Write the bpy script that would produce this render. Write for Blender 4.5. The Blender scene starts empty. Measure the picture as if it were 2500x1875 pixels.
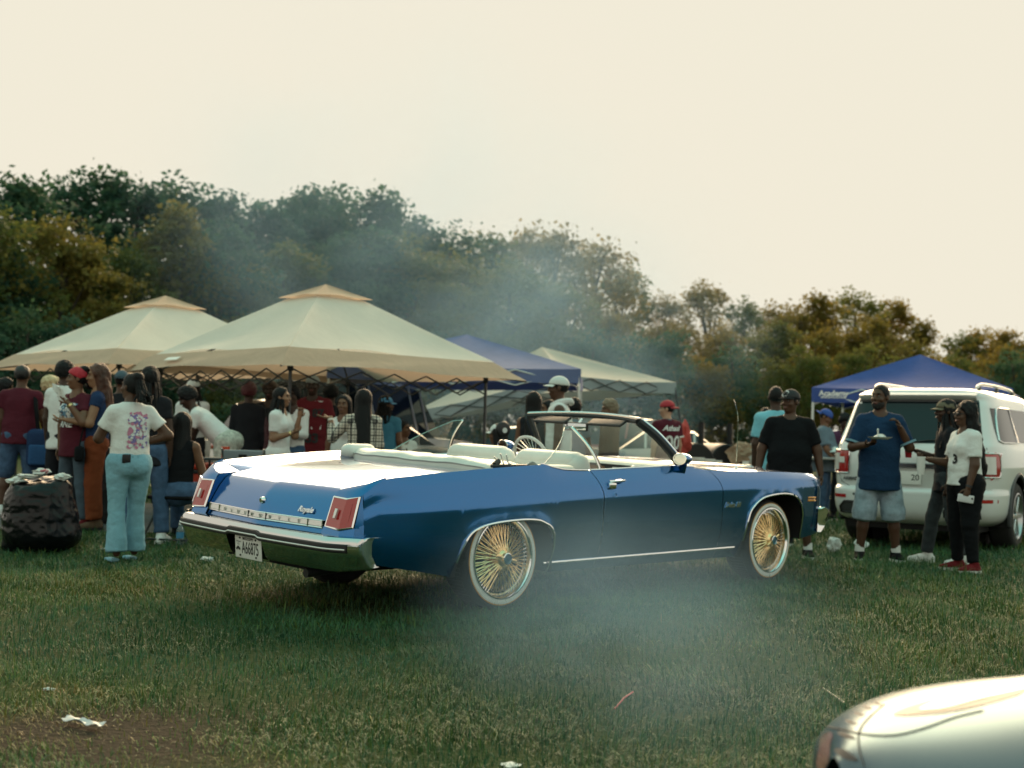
import bpy, bmesh, math, random
import numpy as np
from mathutils import Vector, Matrix
from mathutils.bvhtree import BVHTree
rng = np.random.default_rng(7); random.seed(7)
R = math.radians; PI = math.pi
scene = bpy.context.scene
col = scene.collection
# ------------------------------------------------------------------ camera, sky, sun, exposure
F_PX, CAM_H, PITCH, ROLL = 3139.0, 1.192, 0.0406, 0.026
cam = bpy.data.cameras.new('camera'); cam.sensor_width = 43.8; cam.lens = 55.0
cam.clip_end = 3000; cam.clip_start = 0.05
cam.dof.use_dof = True; cam.dof.focus_distance = 7.2; cam.dof.aperture_fstop = 3.0
camo = bpy.data.objects.new('camera', cam); col.objects.link(camo)
camo.matrix_world = Matrix.Translation((0, 0, CAM_H)) @ Matrix.Rotation(PI/2 + PITCH, 4, 'X') @ Matrix.Rotation(ROLL, 4, 'Z')
scene.camera = camo
SUN_EL, SUN_AZ = R(11), R(6.0)        # azimuth to the right of the +Y view axis
world = bpy.data.worlds.new('World'); scene.world = world; world.use_nodes = True
wn = world.node_tree; wn.nodes.clear()
sky = wn.nodes.new('ShaderNodeTexSky'); sky.sky_type = 'NISHITA'; sky.sun_disc = False
sky.sun_elevation = SUN_EL; sky.sun_rotation = SUN_AZ
sky.air_density = 1.2; sky.dust_density = 3.0; sky.ozone_density = 1.5; sky.altitude = 50
bg = wn.nodes.new('ShaderNodeBackground'); bg.inputs[1].default_value = 0.15
tint = wn.nodes.new('ShaderNodeMix'); tint.data_type = 'RGBA'; tint.blend_type = 'MULTIPLY'; tint.inputs[0].default_value = 1
tint.inputs[7].default_value = (1.5, 2.15, 3.7, 1)
clampn = wn.nodes.new('ShaderNodeMix'); clampn.data_type = 'RGBA'; clampn.blend_type = 'DARKEN'; clampn.inputs[0].default_value = 1
EXPOSURE = 1.6
_k = 1.0 / (2 ** EXPOSURE) / 0.15      # a thin bright veil of evening cloud: the sky never gets brighter than this cream
clampn.inputs[7].default_value = (0.885*_k, 0.83*_k, 0.685*_k, 1)
wo = wn.nodes.new('ShaderNodeOutputWorld')
wn.links.new(sky.outputs[0], tint.inputs[6]); wn.links.new(tint.outputs[2], clampn.inputs[6])
wn.links.new(clampn.outputs[2], bg.inputs[0]); wn.links.new(bg.outputs[0], wo.inputs[0])
sun = bpy.data.lights.new('sun', 'SUN'); sun.energy = 2.8; sun.angle = R(62); sun.color = (1.0, 0.72, 0.42)
suno = bpy.data.objects.new('sun', sun); col.objects.link(suno)
_sd = Vector((math.sin(SUN_AZ)*math.cos(SUN_EL), math.cos(SUN_AZ)*math.cos(SUN_EL), math.sin(SUN_EL)))
suno.rotation_euler = _sd.to_track_quat('Z', 'Y').to_euler(); suno.location = (20, 100, 60)
vs = scene.view_settings; vs.view_transform = 'Standard'; vs.look = 'None'; vs.exposure = EXPOSURE; vs.gamma = 1.0
scene.cycles.max_bounces = 8; scene.cycles.diffuse_bounces = 3; scene.cycles.glossy_bounces = 4
scene.cycles.transparent_max_bounces = 16; scene.cycles.transmission_bounces = 6; scene.cycles.volume_bounces = 1
scene.cycles.use_denoising = True
scene.cycles.caustics_reflective = False; scene.cycles.caustics_refractive = False
scene.cycles.volume_step_rate = 2.0; scene.cycles.volume_max_steps = 96

# ------------------------------------------------------------------ helpers
def ray(px, py):
    dx, dy = px - 1250.0, py - 937.5
    c, s = math.cos(ROLL), math.sin(ROLL)
    u, v = c*dx + s*dy, -s*dx + c*dy
    cz = -v / F_PX
    return Vector((u/F_PX, math.cos(PITCH) - math.sin(PITCH)*cz, math.sin(PITCH) + math.cos(PITCH)*cz))
def at(px, py, d):                      # the point a pixel sees at depth d along +Y
    r = ray(px, py); return Vector((0, 0, CAM_H)) + r * (d / r.y)
def xat(px, d): return at(px, 1065, d).x
def ss(a, b, x):
    t = np.clip((np.asarray(x, float) - a) / (b - a), 0, 1); return t*t*(3 - 2*t)
def gz(x, y):                           # the ground: flat by the car, a low bank up to the paved strip at the left
    x = np.asarray(x, float); y = np.asarray(y, float)
    return 0.11*ss(-1.2, -3.0, x)*ss(11.6, 13.4, y) + 0.036*ss(4.2, 2.6, np.hypot((x-0.4)*0.85, (y-10.4)*0.95)) + 0.012*np.sin(x*1.3+0.5)*np.sin(y*0.9) * ss(0.5, 3, np.hypot(x-0.4, (y-10.2)*0.6))
def hash3(i, j, k, s=0):
    n = (i*73856093) ^ (j*19349663) ^ (k*83492791) ^ (s*2654435761 & 0x7fffffff)
    n = (n ^ (n >> 13)) * 1274126177 & 0x7fffffff
    return ((n ^ (n >> 16)) & 0xffff) / 65535.0
def vnoise(P, s=0):                     # value noise in [-1, 1]
    P = np.asarray(P, float); I = np.floor(P).astype(np.int64); f = P - I; f = f*f*(3 - 2*f)
    out = 0
    for dx in (0, 1):
        for dy in (0, 1):
            for dz in (0, 1):
                w = (f[:, 0] if dx else 1-f[:, 0])*(f[:, 1] if dy else 1-f[:, 1])*(f[:, 2] if dz else 1-f[:, 2])
                out = out + w*hash3(I[:, 0]+dx, I[:, 1]+dy, I[:, 2]+dz, s)
    return out*2 - 1
def pchip(xs, ys):
    xs = np.asarray(xs, float); ys = np.asarray(ys, float)
    h = np.diff(xs); d = np.diff(ys)/h; m = np.zeros_like(ys)
    for i in range(1, len(xs)-1):
        if d[i-1]*d[i] > 0:
            w1, w2 = 2*h[i]+h[i-1], h[i]+2*h[i-1]; m[i] = (w1+w2)/(w1/d[i-1]+w2/d[i])
    m[0] = d[0]; m[-1] = d[-1]
    def f(x):
        x = np.clip(np.asarray(x, float), xs[0], xs[-1]); i = np.clip(np.searchsorted(xs, x, side='right')-1, 0, len(xs)-2)
        t = (x - xs[i])/h[i]
        return (2*t**3-3*t**2+1)*ys[i] + (t**3-2*t**2+t)*h[i]*m[i] + (-2*t**3+3*t**2)*ys[i+1] + (t**3-t**2)*h[i]*m[i+1]
    return f
def crom(pts, n=6, closed=False):       # Catmull-Rom through points
    P = [np.asarray(p, float) for p in pts]; N = len(P); out = []
    for i in range(N if closed else N-1):
        p0 = P[(i-1) % N] if closed or i > 0 else 2*P[0]-P[1]
        p1, p2 = P[i], P[(i+1) % N]
        p3 = P[(i+2) % N] if closed or i+2 < N else 2*P[-1]-P[-2]
        for k in range(n):
            t = k/n
            out.append(0.5*((2*p1) + (-p0+p2)*t + (2*p0-5*p1+4*p2-p3)*t*t + (-p0+3*p1-3*p2+p3)*t**3))
    if not closed: out.append(P[-1])
    return np.array(out)

class MB:                               # collects shapes into ONE mesh
    def __init__(s): s.v = []; s.f = []
    def add(s, V, Fs):
        o = len(s.v); s.v.extend([tuple(map(float, p)) for p in V]); s.f.extend([tuple(int(i)+o for i in q) for q in Fs]); return s
    def box(s, c, d, M=None, bev=0.0):
        if bev > 0: return s.rbox(c, d, bev, M)
        V = [Vector((x*d[0]/2, y*d[1]/2, z*d[2]/2)) for x in (-1, 1) for y in (-1, 1) for z in (-1, 1)]
        if M is not None: V = [M @ p for p in V]
        V = [p + Vector(c) for p in V]
        return s.add(V, [(0, 1, 3, 2), (4, 6, 7, 5), (0, 4, 5, 1), (2, 3, 7, 6), (0, 2, 6, 4), (1, 5, 7, 3)])
    def rbox(s, c, d, r, M=None, n=3):  # rounded box
        bm = bmesh.new(); bmesh.ops.create_cube(bm, size=1)
        for v in bm.verts: v.co = Vector((v.co.x*d[0], v.co.y*d[1], v.co.z*d[2]))
        bmesh.ops.bevel(bm, geom=bm.edges[:] + bm.verts[:], offset=min(r, min(d)*0.499), segments=n, profile=0.5, affect='EDGES')
        V = [v.co.copy() for v in bm.verts]
        if M is not None: V = [M @ p for p in V]
        V = [p + Vector(c) for p in V]; bm.verts.index_update()
        Fs = [[v.index for v in q.verts] for q in bm.faces]; bm.free(); return s.add(V, Fs)
    def tube(s, pts, r, n=8, cap=True, flat=1.0):
        P = [Vector(p) for p in pts]; m = len(P); rr = r if hasattr(r, '__len__') else [r]*m
        V = []; up = None
        for i in range(m):
            t = (P[min(i+1, m-1)] - P[max(i-1, 0)]).normalized()
            if up is None:
                up = Vector((0, 0, 1)) if abs(t.z) < 0.9 else Vector((1, 0, 0))
            a = t.cross(up); a = a.normalized() if a.length > 1e-6 else Vector((1, 0, 0)); b = a.cross(t).normalized(); up = b
            for k in range(n):
                an = 2*PI*k/n; V.append(P[i] + (a*math.cos(an) + b*math.sin(an)*flat)*rr[i])
        Fs = [(i*n+k, i*n+(k+1) % n, (i+1)*n+(k+1) % n, (i+1)*n+k) for i in range(m-1) for k in range(n)]
        if cap: Fs += [tuple(range(n-1, -1, -1)), tuple(range((m-1)*n, m*n))]
        return s.add(V, Fs)
    def lathe(s, prof, n=32, axis='z', c=(0, 0, 0), a0=0, a1=2*PI, M=None):   # prof: (radius, height)
        full = abs(a1-a0-2*PI) < 1e-6; N = n if full else n+1; V = []
        for r, h in prof:
            for k in range(N):
                a = a0 + (a1-a0)*k/n; x, y = r*math.cos(a), r*math.sin(a)
                p = Vector((x, y, h)) if axis == 'z' else (Vector((x, h, y)) if axis == 'y' else Vector((h, x, y)))
                if M is not None: p = M @ p
                V.append(p + Vector(c))
        Fs = []
        for i in range(len(prof)-1):
            for k in range(n):
                k2 = (k+1) % N; q = (i*N+k, i*N+k2, (i+1)*N+k2, (i+1)*N+k)
                Fs.append(q if axis != 'y' else q[::-1])
        return s.add(V, Fs)
    def grid(s, G, closeu=False, closev=False, flip=False):   # G[i][j] points
        G = np.asarray(G, float); a, b = G.shape[:2]; Fs = []
        for i in range(a if closeu else a-1):
            for j in range(b if closev else b-1):
                q = (i*b+j, i*b+(j+1) % b, ((i+1) % a)*b+(j+1) % b, ((i+1) % a)*b+j); Fs.append(q[::-1] if flip else q)
        return s.add(G.reshape(-1, 3), Fs)
    def prism(s, poly, h, M):           # polygon (2D) extruded along local z by h, placed by M
        n = len(poly); V = [M @ Vector((p[0], p[1], 0)) for p in poly] + [M @ Vector((p[0], p[1], h)) for p in poly]
        Fs = [tuple(range(n-1, -1, -1)), tuple(range(n, 2*n))] + [(i, (i+1) % n, n+(i+1) % n, n+i) for i in range(n)]
        return s.add(V, Fs)
    def xf(s, M):
        s.v = [tuple(M @ Vector(p)) for p in s.v]; return s
    def build(s, name, m, parent=None, sharp=35, thick=0, smooth=True, bev=0):
        me = bpy.data.meshes.new(name); me.from_pydata(s.v, [], s.f)
        return finish(me, name, m, parent, sharp, thick, smooth)
def finish(me, name, m, parent=None, sharp=35, thick=0, smooth=True, fixn=True):
    if fixn:
        bm = bmesh.new(); bm.from_mesh(me); bmesh.ops.recalc_face_normals(bm, faces=bm.faces)
        if thick:
            g = bm.faces[:]; bmesh.ops.solidify(bm, geom=g, thickness=thick)
        bm.to_mesh(me); bm.free()
    if smooth and len(me.polygons):
        me.polygons.foreach_set('use_smooth', [True]*len(me.polygons))
        if sharp < 180: me.set_sharp_from_angle(angle=R(sharp))
    o = bpy.data.objects.new(name, me); col.objects.link(o)
    if m is not None: me.materials.append(m)
    if parent is not None: o.parent = parent
    return o
def rawmesh(name, V, Fs, m, parent=None, attr=None, smooth=True):      # big numpy meshes, equal face size
    V = np.asarray(V, np.float32); Fs = np.asarray(Fs, np.int32); k = Fs.shape[1]
    me = bpy.data.meshes.new(name); me.vertices.add(len(V)); me.vertices.foreach_set('co', V.ravel())
    me.loops.add(Fs.size); me.loops.foreach_set('vertex_index', Fs.ravel())
    me.polygons.add(len(Fs)); me.polygons.foreach_set('loop_start', np.arange(0, Fs.size, k, dtype=np.int32))
    if smooth: me.polygons.foreach_set('use_smooth', np.ones(len(Fs), bool))
    for nm, a in (attr or {}).items():
        at_ = me.attributes.new(nm, 'FLOAT', 'POINT'); at_.data.foreach_set('value', np.asarray(a, np.float32))
    me.update(calc_edges=True)
    if m is not None: me.materials.append(m)
    o = bpy.data.objects.new(name, me); col.objects.link(o)
    if parent is not None: o.parent = parent
    return o
def tag(o, label=None, cat=None, group=None, kind=None):
    if label: o['label'] = label
    if cat: o['category'] = cat
    if group: o['group'] = group
    if kind: o['kind'] = kind
    return o
def empty(name, loc=(0, 0, 0), rz=0, label=None, cat=None, group=None):
    o = bpy.data.objects.new(name, None); col.objects.link(o); o.location = loc; o.rotation_euler = (0, 0, rz); o.empty_display_size = 0.1
    return tag(o, label, cat, group)
def copy_tree(o, parent=None):
    c = o.copy(); col.objects.link(c); c.parent = parent
    for ch in [q for q in o.children]: copy_tree(ch, c)
    return c
def textmesh(body, size=1.0, shear=0.0, bold=0.0, ext=0.0, align='CENTER', sub=0.0):
    cu = bpy.data.curves.new('t', 'FONT'); cu.body = body; cu.size = size; cu.shear = shear; cu.offset = bold; cu.extrude = ext
    cu.align_x = align; cu.align_y = 'CENTER'; cu.resolution_u = 3
    o = bpy.data.objects.new('t', cu); col.objects.link(o)
    dg = bpy.context.evaluated_depsgraph_get(); me = bpy.data.meshes.new_from_object(o.evaluated_get(dg))
    bpy.data.objects.remove(o); bpy.data.curves.remove(cu)
    bm = bmesh.new(); bm.from_mesh(me); bmesh.ops.triangulate(bm, faces=bm.faces)
    if sub:
        for _ in range(4):
            e = [x for x in bm.edges if x.calc_length() > sub]
            if not e: break
            bmesh.ops.subdivide_edges(bm, edges=e, cuts=1); bmesh.ops.triangulate(bm, faces=bm.faces)
    V = [v.co.copy() for v in bm.verts]; bm.verts.index_update(); Fs = [[v.index for v in q.verts] for q in bm.faces]
    bm.free(); bpy.data.meshes.remove(me); return V, Fs
def sign(body, name, m, parent, M, size, **kw):      # lettering laid flat: local x = reading direction, y = up, z = out
    V, Fs = textmesh(body, size, **kw); mb = MB(); mb.add([M @ v for v in V], Fs)
    return mb.build(name, m, parent, smooth=False)
def frame(o, x, y):                    # matrix from origin, x axis, y axis
    x = Vector(x).normalized(); z = x.cross(Vector(y)).normalized(); y = z.cross(x)
    return Matrix(((x.x, y.x, z.x, o[0]), (x.y, y.y, z.y, o[1]), (x.z, y.z, z.z, o[2]), (0, 0, 0, 1)))
def bvh_of(objs):
    V = []; Fs = []
    for o in objs:
        k = len(V); V += [v.co.copy() for v in o.data.vertices]; Fs += [[i+k for i in q.vertices] for q in o.data.polygons]
    return BVHTree.FromPolygons(V, Fs)
def decal(V, Fs, objs, M, name, m, parent, lift=0.004, dist=0.6):   # a print wrapped onto a garment: cast along -z of M
    bvh = bvh_of(objs); d = -(M.to_3x3() @ Vector((0, 0, 1))).normalized(); out = []; ok = []
    for v in V:
        p = M @ Vector((v[0], v[1], 0)); h = bvh.ray_cast(p - d*dist*0.5, d, dist*1.5)
        ok.append(h[0] is not None); out.append((h[0] - d*lift) if h[0] is not None else p)
    Fs = [q for q in Fs if all(ok[i] for i in q)]
    if not Fs: return None
    return MB().add(out, Fs).build(name, m, parent, smooth=False)

# ------------------------------------------------------------------ materials
MATS = {}
def mat(name, base=(0.5, 0.5, 0.5), rough=0.6, metal=0.0, coat=0.0, var=0.0, vscale=8.0, bump=0.0, bscale=60.0, trans=0.0, spec=None, sheen=0.0, ior=None, emit=None, alpha=None, var2=None, sss=0.0, tr=0.0):
    if name in MATS: return MATS[name]
    m = bpy.data.materials.new(name); m.use_nodes = True; nt = m.node_tree; b = nt.nodes['Principled BSDF']; MATS[name] = m
    b.inputs['Base Color'].default_value = (*base, 1); b.inputs['Roughness'].default_value = rough; b.inputs['Metallic'].default_value = metal
    if coat: b.inputs['Coat Weight'].default_value = coat; b.inputs['Coat Roughness'].default_value = 0.03
    if trans: b.inputs['Transmission Weight'].default_value = trans
    if spec is not None: b.inputs['Specular IOR Level'].default_value = spec
    if sheen: b.inputs['Sheen Weight'].default_value = sheen; b.inputs['Sheen Roughness'].default_value = 0.5
    if ior: b.inputs['IOR'].default_value = ior
    if alpha is not None: b.inputs['Alpha'].default_value = alpha
    if emit: b.inputs['Emission Color'].default_value = (*emit[:3], 1); b.inputs['Emission Strength'].default_value = emit[3]
    if sss: b.inputs['Subsurface Weight'].default_value = sss; b.inputs['Subsurface Radius'].default_value = (0.02, 0.008, 0.005); b.inputs['Subsurface Scale'].default_value = 1.0
    tc = nt.nodes.new('ShaderNodeTexCoord')
    if var:
        n = nt.nodes.new('ShaderNodeTexNoise'); n.inputs['Scale'].default_value = vscale; n.inputs['Detail'].default_value = 5; n.inputs['Roughness'].default_value = 0.6
        nt.links.new(tc.outputs['Object'], n.inputs['Vector'])
        r = nt.nodes.new('ShaderNodeValToRGB'); r.color_ramp.elements[0].position = 0.3; r.color_ramp.elements[1].position = 0.7
        a = var2 if var2 else tuple(c*(1-var) for c in base); z = tuple(min(1, c*(1+var*0.6)) for c in base)
        r.color_ramp.elements[0].color = (*a, 1); r.color_ramp.elements[1].color = (*z, 1)
        nt.links.new(n.outputs['Fac'], r.inputs[0]); nt.links.new(r.outputs[0], b.inputs['Base Color'])
    if bump:
        n2 = nt.nodes.new('ShaderNodeTexNoise'); n2.inputs['Scale'].default_value = bscale; n2.inputs['Detail'].default_value = 4
        nt.links.new(tc.outputs['Object'], n2.inputs['Vector'])
        bp = nt.nodes.new('ShaderNodeBump'); bp.inputs['Strength'].default_value = bump; bp.inputs['Distance'].default_value = 0.02
        nt.links.new(n2.outputs['Fac'], bp.inputs['Height']); nt.links.new(bp.outputs[0], b.inputs['Normal'])
    if tr:                              # thin cloth: part of the light comes through
        t = nt.nodes.new('ShaderNodeBsdfTranslucent'); t.inputs[0].default_value = (*base, 1); mx = nt.nodes.new('ShaderNodeMixShader'); mx.inputs[0].default_value = tr
        out = nt.nodes['Material Output']; nt.links.new(b.outputs[0], mx.inputs[1]); nt.links.new(t.outputs[0], mx.inputs[2]); nt.links.new(mx.outputs[0], out.inputs[0])
    return m
def glass_mat(name, tintc=(0.9, 0.95, 0.95), rough=0.0, f0=0.05):
    if name in MATS: return MATS[name]
    m = bpy.data.materials.new(name); m.use_nodes = True; nt = m.node_tree; nt.nodes.clear(); MATS[name] = m
    t = nt.nodes.new('ShaderNodeBsdfTransparent'); t.inputs[0].default_value = (*tintc, 1)
    g = nt.nodes.new('ShaderNodeBsdfGlossy'); g.inputs['Roughness'].default_value = rough
    lw = nt.nodes.new('ShaderNodeLayerWeight'); lw.inputs[0].default_value = 0.5
    pw = nt.nodes.new('ShaderNodeMath'); pw.operation = 'POWER'; pw.inputs[1].default_value = 5
    ma = nt.nodes.new('ShaderNodeMath'); ma.operation = 'MULTIPLY_ADD'; ma.inputs[1].default_value = 1-f0; ma.inputs[2].default_value = f0
    mx = nt.nodes.new('ShaderNodeMixShader'); o = nt.nodes.new('ShaderNodeOutputMaterial')
    nt.links.new(lw.outputs['Facing'], pw.inputs[0]); nt.links.new(pw.outputs[0], ma.inputs[0]); nt.links.new(ma.outputs[0], mx.inputs[0])
    nt.links.new(t.outputs[0], mx.inputs[1]); nt.links.new(g.outputs[0], mx.inputs[2]); nt.links.new(mx.outputs[0], o.inputs[0])
    return m
CHROME = mat('chrome', (0.82, 0.83, 0.84), 0.06, 1.0, bump=0.02, bscale=8)
GOLD = mat('gold_plate', (0.98, 0.72, 0.38), 0.28, 1.0)
RUBBER = mat('tyre_rubber', (0.015, 0.015, 0.016), 0.75, bump=0.3, bscale=90)
BLACKP = mat('black_plastic', (0.012, 0.012, 0.014), 0.45)
DARK = mat('dark_cavity', (0.01, 0.01, 0.011), 0.9)
# ------------------------------------------------------------------ the setting: ground, path, grass, trees
def ground_mat():
    m = bpy.data.materials.new('field_soil'); m.use_nodes = True; nt = m.node_tree; b = nt.nodes['Principled BSDF']; b.inputs['Roughness'].default_value = 0.95
    b.inputs['Specular IOR Level'].default_value = 0.1
    tc = nt.nodes.new('ShaderNodeTexCoord'); n = nt.nodes.new('ShaderNodeTexNoise'); n.inputs['Scale'].default_value = 0.9; n.inputs['Detail'].default_value = 9; n.inputs['Roughness'].default_value = 0.65
    r = nt.nodes.new('ShaderNodeValToRGB'); e = r.color_ramp.elements
    e[0].position = 0.3; e[0].color = (0.034, 0.055, 0.020, 1); e[1].position = 0.72; e[1].color = (0.075, 0.066, 0.034, 1)
    x = e.new(0.5); x.color = (0.045, 0.065, 0.022, 1)
    nt.links.new(tc.outputs['Object'], n.inputs['Vector']); nt.links.new(n.outputs['Fac'], r.inputs[0])
    # worn patch of bare earth at the near left
    vd = nt.nodes.new('ShaderNodeVectorMath'); vd.operation = 'DISTANCE'; vd.inputs[1].default_value = (-1.55, 4.9, 0); nt.links.new(tc.outputs['Object'], vd.inputs[0])
    nw = nt.nodes.new('ShaderNodeMath'); nw.operation = 'MULTIPLY_ADD'; nw.inputs[1].default_value = -0.9; nt.links.new(n.outputs['Fac'], nw.inputs[0]); nt.links.new(vd.outputs['Value'], nw.inputs[2])
    pm = nt.nodes.new('ShaderNodeMapRange'); pm.inputs[1].default_value = 0.50; pm.inputs[2].default_value = 0.0; nt.links.new(nw.outputs[0], pm.inputs[0])
    mxd = nt.nodes.new('ShaderNodeMix'); mxd.data_type = 'RGBA'; mxd.inputs[7].default_value = (0.050, 0.037, 0.026, 1); nt.links.new(pm.outputs[0], mxd.inputs[0]); nt.links.new(r.outputs[0], mxd.inputs[6]); nt.links.new(mxd.outputs[2], b.inputs['Base Color'])
    n2 = nt.nodes.new('ShaderNodeTexNoise'); n2.inputs['Scale'].default_value = 30; n2.inputs['Detail'].default_value = 6; nt.links.new(tc.outputs['Object'], n2.inputs['Vector'])
    bp = nt.nodes.new('ShaderNodeBump'); bp.inputs['Strength'].default_value = 0.8; bp.inputs['Distance'].default_value = 0.03
    nt.links.new(n2.outputs['Fac'], bp.inputs['Height']); nt.links.new(bp.outputs[0], b.inputs['Normal']); return m
gx = np.concatenate([np.array([-900, -500, -250, -120, -60, -35]), np.arange(-22, 24, 0.4), np.array([36, 60, 120, 250, 500, 900])])
gy = np.concatenate([np.array([-700, -300, -120, -50, -20, -8, -3]), np.arange(0, 34, 0.4), np.array([40, 55, 80, 120, 200, 400, 800, 1500])])
GX, GY = np.meshgrid(gx, gy); GZ = gz(GX, GY)
nx, ny = len(gx), len(gy); ii = np.arange(ny-1)[:, None]*nx + np.arange(nx-1)[None, :]
tag(rawmesh('ground', np.stack([GX, GY, GZ], -1).reshape(-1, 3), np.stack([ii, ii+1, ii+nx+1, ii+nx], -1).reshape(-1, 4), ground_mat()), kind='structure')
# paved strip under the left tents
px_ = np.concatenate([np.arange(-16, -1.2, 0.4)]); edge = 13.35 + 0.12*np.sin(px_*1.7) + 0.1*np.sin(px_*4.1+1)
PV = []; 
for k, t in enumerate((0, 0.12, 0.4, 0.7, 1)):
    y = edge + t*(18.2-edge); PV.append(np.stack([px_, y, gz(px_, y) + 0.006], -1))
mbp = MB(); mbp.grid(np.array(PV)); tag(mbp.build('path', mat('worn_asphalt', (0.075, 0.078, 0.08), 0.9, var=0.35, vscale=3, bump=0.4, bscale=120)), kind='structure')

def grass_mat():
    m = bpy.data.materials.new('grass_blades'); m.use_nodes = True; nt = m.node_tree; b = nt.nodes['Principled BSDF']
    b.inputs['Roughness'].default_value = 0.5; b.inputs['Specular IOR Level'].default_value = 0.25
    a = nt.nodes.new('ShaderNodeAttribute'); a.attribute_name = 'tint'
    r = nt.nodes.new('ShaderNodeValToRGB'); e = r.color_ramp.elements
    e[0].position = 0.0; e[0].color = (0.030, 0.095, 0.048, 1); e[1].position = 1.0; e[1].color = (0.26, 0.19, 0.085, 1)
    for p, c in ((0.35, (0.060, 0.14, 0.042)), (0.62, (0.12, 0.165, 0.036)), (0.82, (0.20, 0.175, 0.048)), (0.92, (0.17, 0.125, 0.05))):
        q = e.new(p); q.color = (*c, 1)
    nt.links.new(a.outputs['Fac'], r.inputs[0]); nt.links.new(r.outputs[0], b.inputs['Base Color'])
    t = nt.nodes.new('ShaderNodeBsdfTranslucent'); nt.links.new(r.outputs[0], t.inputs[0]); mx = nt.nodes.new('ShaderNodeMixShader'); mx.inputs[0].default_value = 0.15
    o = nt.nodes['Material Output']; nt.links.new(b.outputs[0], mx.inputs[1]); nt.links.new(t.outputs[0], mx.inputs[2]); nt.links.new(mx.outputs[0], o.inputs[0]); return m
def grass():
    xs, ys = [], []
    y0 = 3.5
    while y0 < 27:
        dy = 0.5; dens = min(4600, 4600*(5.8/y0)**1.55); w = 0.44*y0 + 1.0; N = int(2*w*dy*dens)
        xs.append(rng.uniform(-w, w, N)); ys.append(rng.uniform(y0, y0+dy, N)); y0 += dy
    x = np.concatenate(xs); y = np.concatenate(ys); P2 = np.stack([x, y, 0*x], -1)
    big = vnoise(P2*0.55, 1); mid = vnoise(P2*2.3, 2); fine = vnoise(P2*7, 3)
    # bare, dry patch by the lower left, and the paved strip
    q = at(205, 1775, 5); bare = np.exp(-(((x+1.62)/0.50)**2 + ((y-5.0)/0.32)**2)*1.1) + 0.85*np.exp(-(((x+1.05)/0.42)**2 + ((y-4.55)/0.2)**2)) + 0.6*np.exp(-(((x+2.1)/0.3)**2+((y-5.75)/0.14)**2))
    keep = (rng.random(len(x)) > np.clip(bare*0.8 + 0.3*fine*bare, 0, 0.75))
    keep &= ~((y > 13.35 + 0.12*np.sin(x*1.7) + 0.1*np.sin(x*4.1+1)) & (y < 18.2) & (x < -1.4))
    keep &= rng.random(len(x)) < 0.75 + 0.35*mid
    x, y, big, mid, fine, bare = [a[keep] for a in (x, y, big, mid, fine, bare)]; n = len(x)
    dry = np.clip(bare*1.3, 0, 1) + 0.5*np.exp(-((np.hypot(x-1.05, (y-7.2)*2.2)-0.2)/0.35)**2)*(fine > 0.0)
    L = (0.040 + 0.034*rng.random(n)**1.5 + 0.016*mid + 0.016*fine) * (1 + 0.0*y); L *= np.where(rng.random(n) < 0.05, 1.6, 1.0)*(1 - 0.45*np.clip(bare, 0, 1))
    L *= 1 + 0.35*ss(9, 16, y)
    wd = np.maximum(0.0032, 0.00052*y)*(0.55+0.8*rng.random(n))
    an = rng.uniform(0, 2*PI, n); lean = np.clip(rng.normal(0.75, 0.45, n) + 0.3*mid, 0.05, 1.5)
    lean = np.where(rng.random(n) < 0.14 + 0.5*np.clip(bare, 0, 1), 1.45, lean)
    fld = vnoise(np.stack([x, y, 0*x], -1)*1.1, 9)*PI*2; an = np.where(rng.random(n) < 0.45, fld + rng.normal(0, 0.6, n), an)
    dx, dy = np.cos(an), np.sin(an); px, py = -np.sin(an+rng.normal(0, .5, n)), np.cos(an)
    z = gz(x, y) - 0.004
    b = np.stack([x, y, z], -1); d1 = np.stack([dx*np.sin(lean*0.6), dy*np.sin(lean*0.6), np.cos(lean*0.6)], -1); d2 = np.stack([dx*np.sin(lean*1.5), dy*np.sin(lean*1.5), np.cos(lean*1.5)], -1)
    wv = np.stack([px, py, 0*px], -1)*wd[:, None]
    m1 = b + d1*(L*0.55)[:, None]; tip = m1 + d2*(L*0.6)[:, None]; tip[:, 2] = np.maximum(tip[:, 2], z+0.006)
    V = np.stack([b-wv*0.6, b+wv*0.6, m1-wv*0.5, m1+wv*0.5, tip], 1).reshape(-1, 3)
    o = np.arange(n)[:, None]*5
    T = np.concatenate([o+np.array([[0, 1, 3]]), o+np.array([[0, 3, 2]]), o+np.array([[2, 3, 4]])], 0)
    tint = np.clip(0.20 + 0.24*big + 0.20*mid + 0.14*fine + rng.normal(0, 0.19, n) + 0.62*np.clip(dry, 0, 1) + np.where(rng.random(n) < 0.012, 0.45, 0), 0, 1)
    ob = rawmesh('grass', V, T, grass_mat(), attr={'tint': np.repeat(tint, 5)}, smooth=False)
    tag(ob, 'short trampled green grass of the parking field', 'grass', kind='stuff')
grass()

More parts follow.
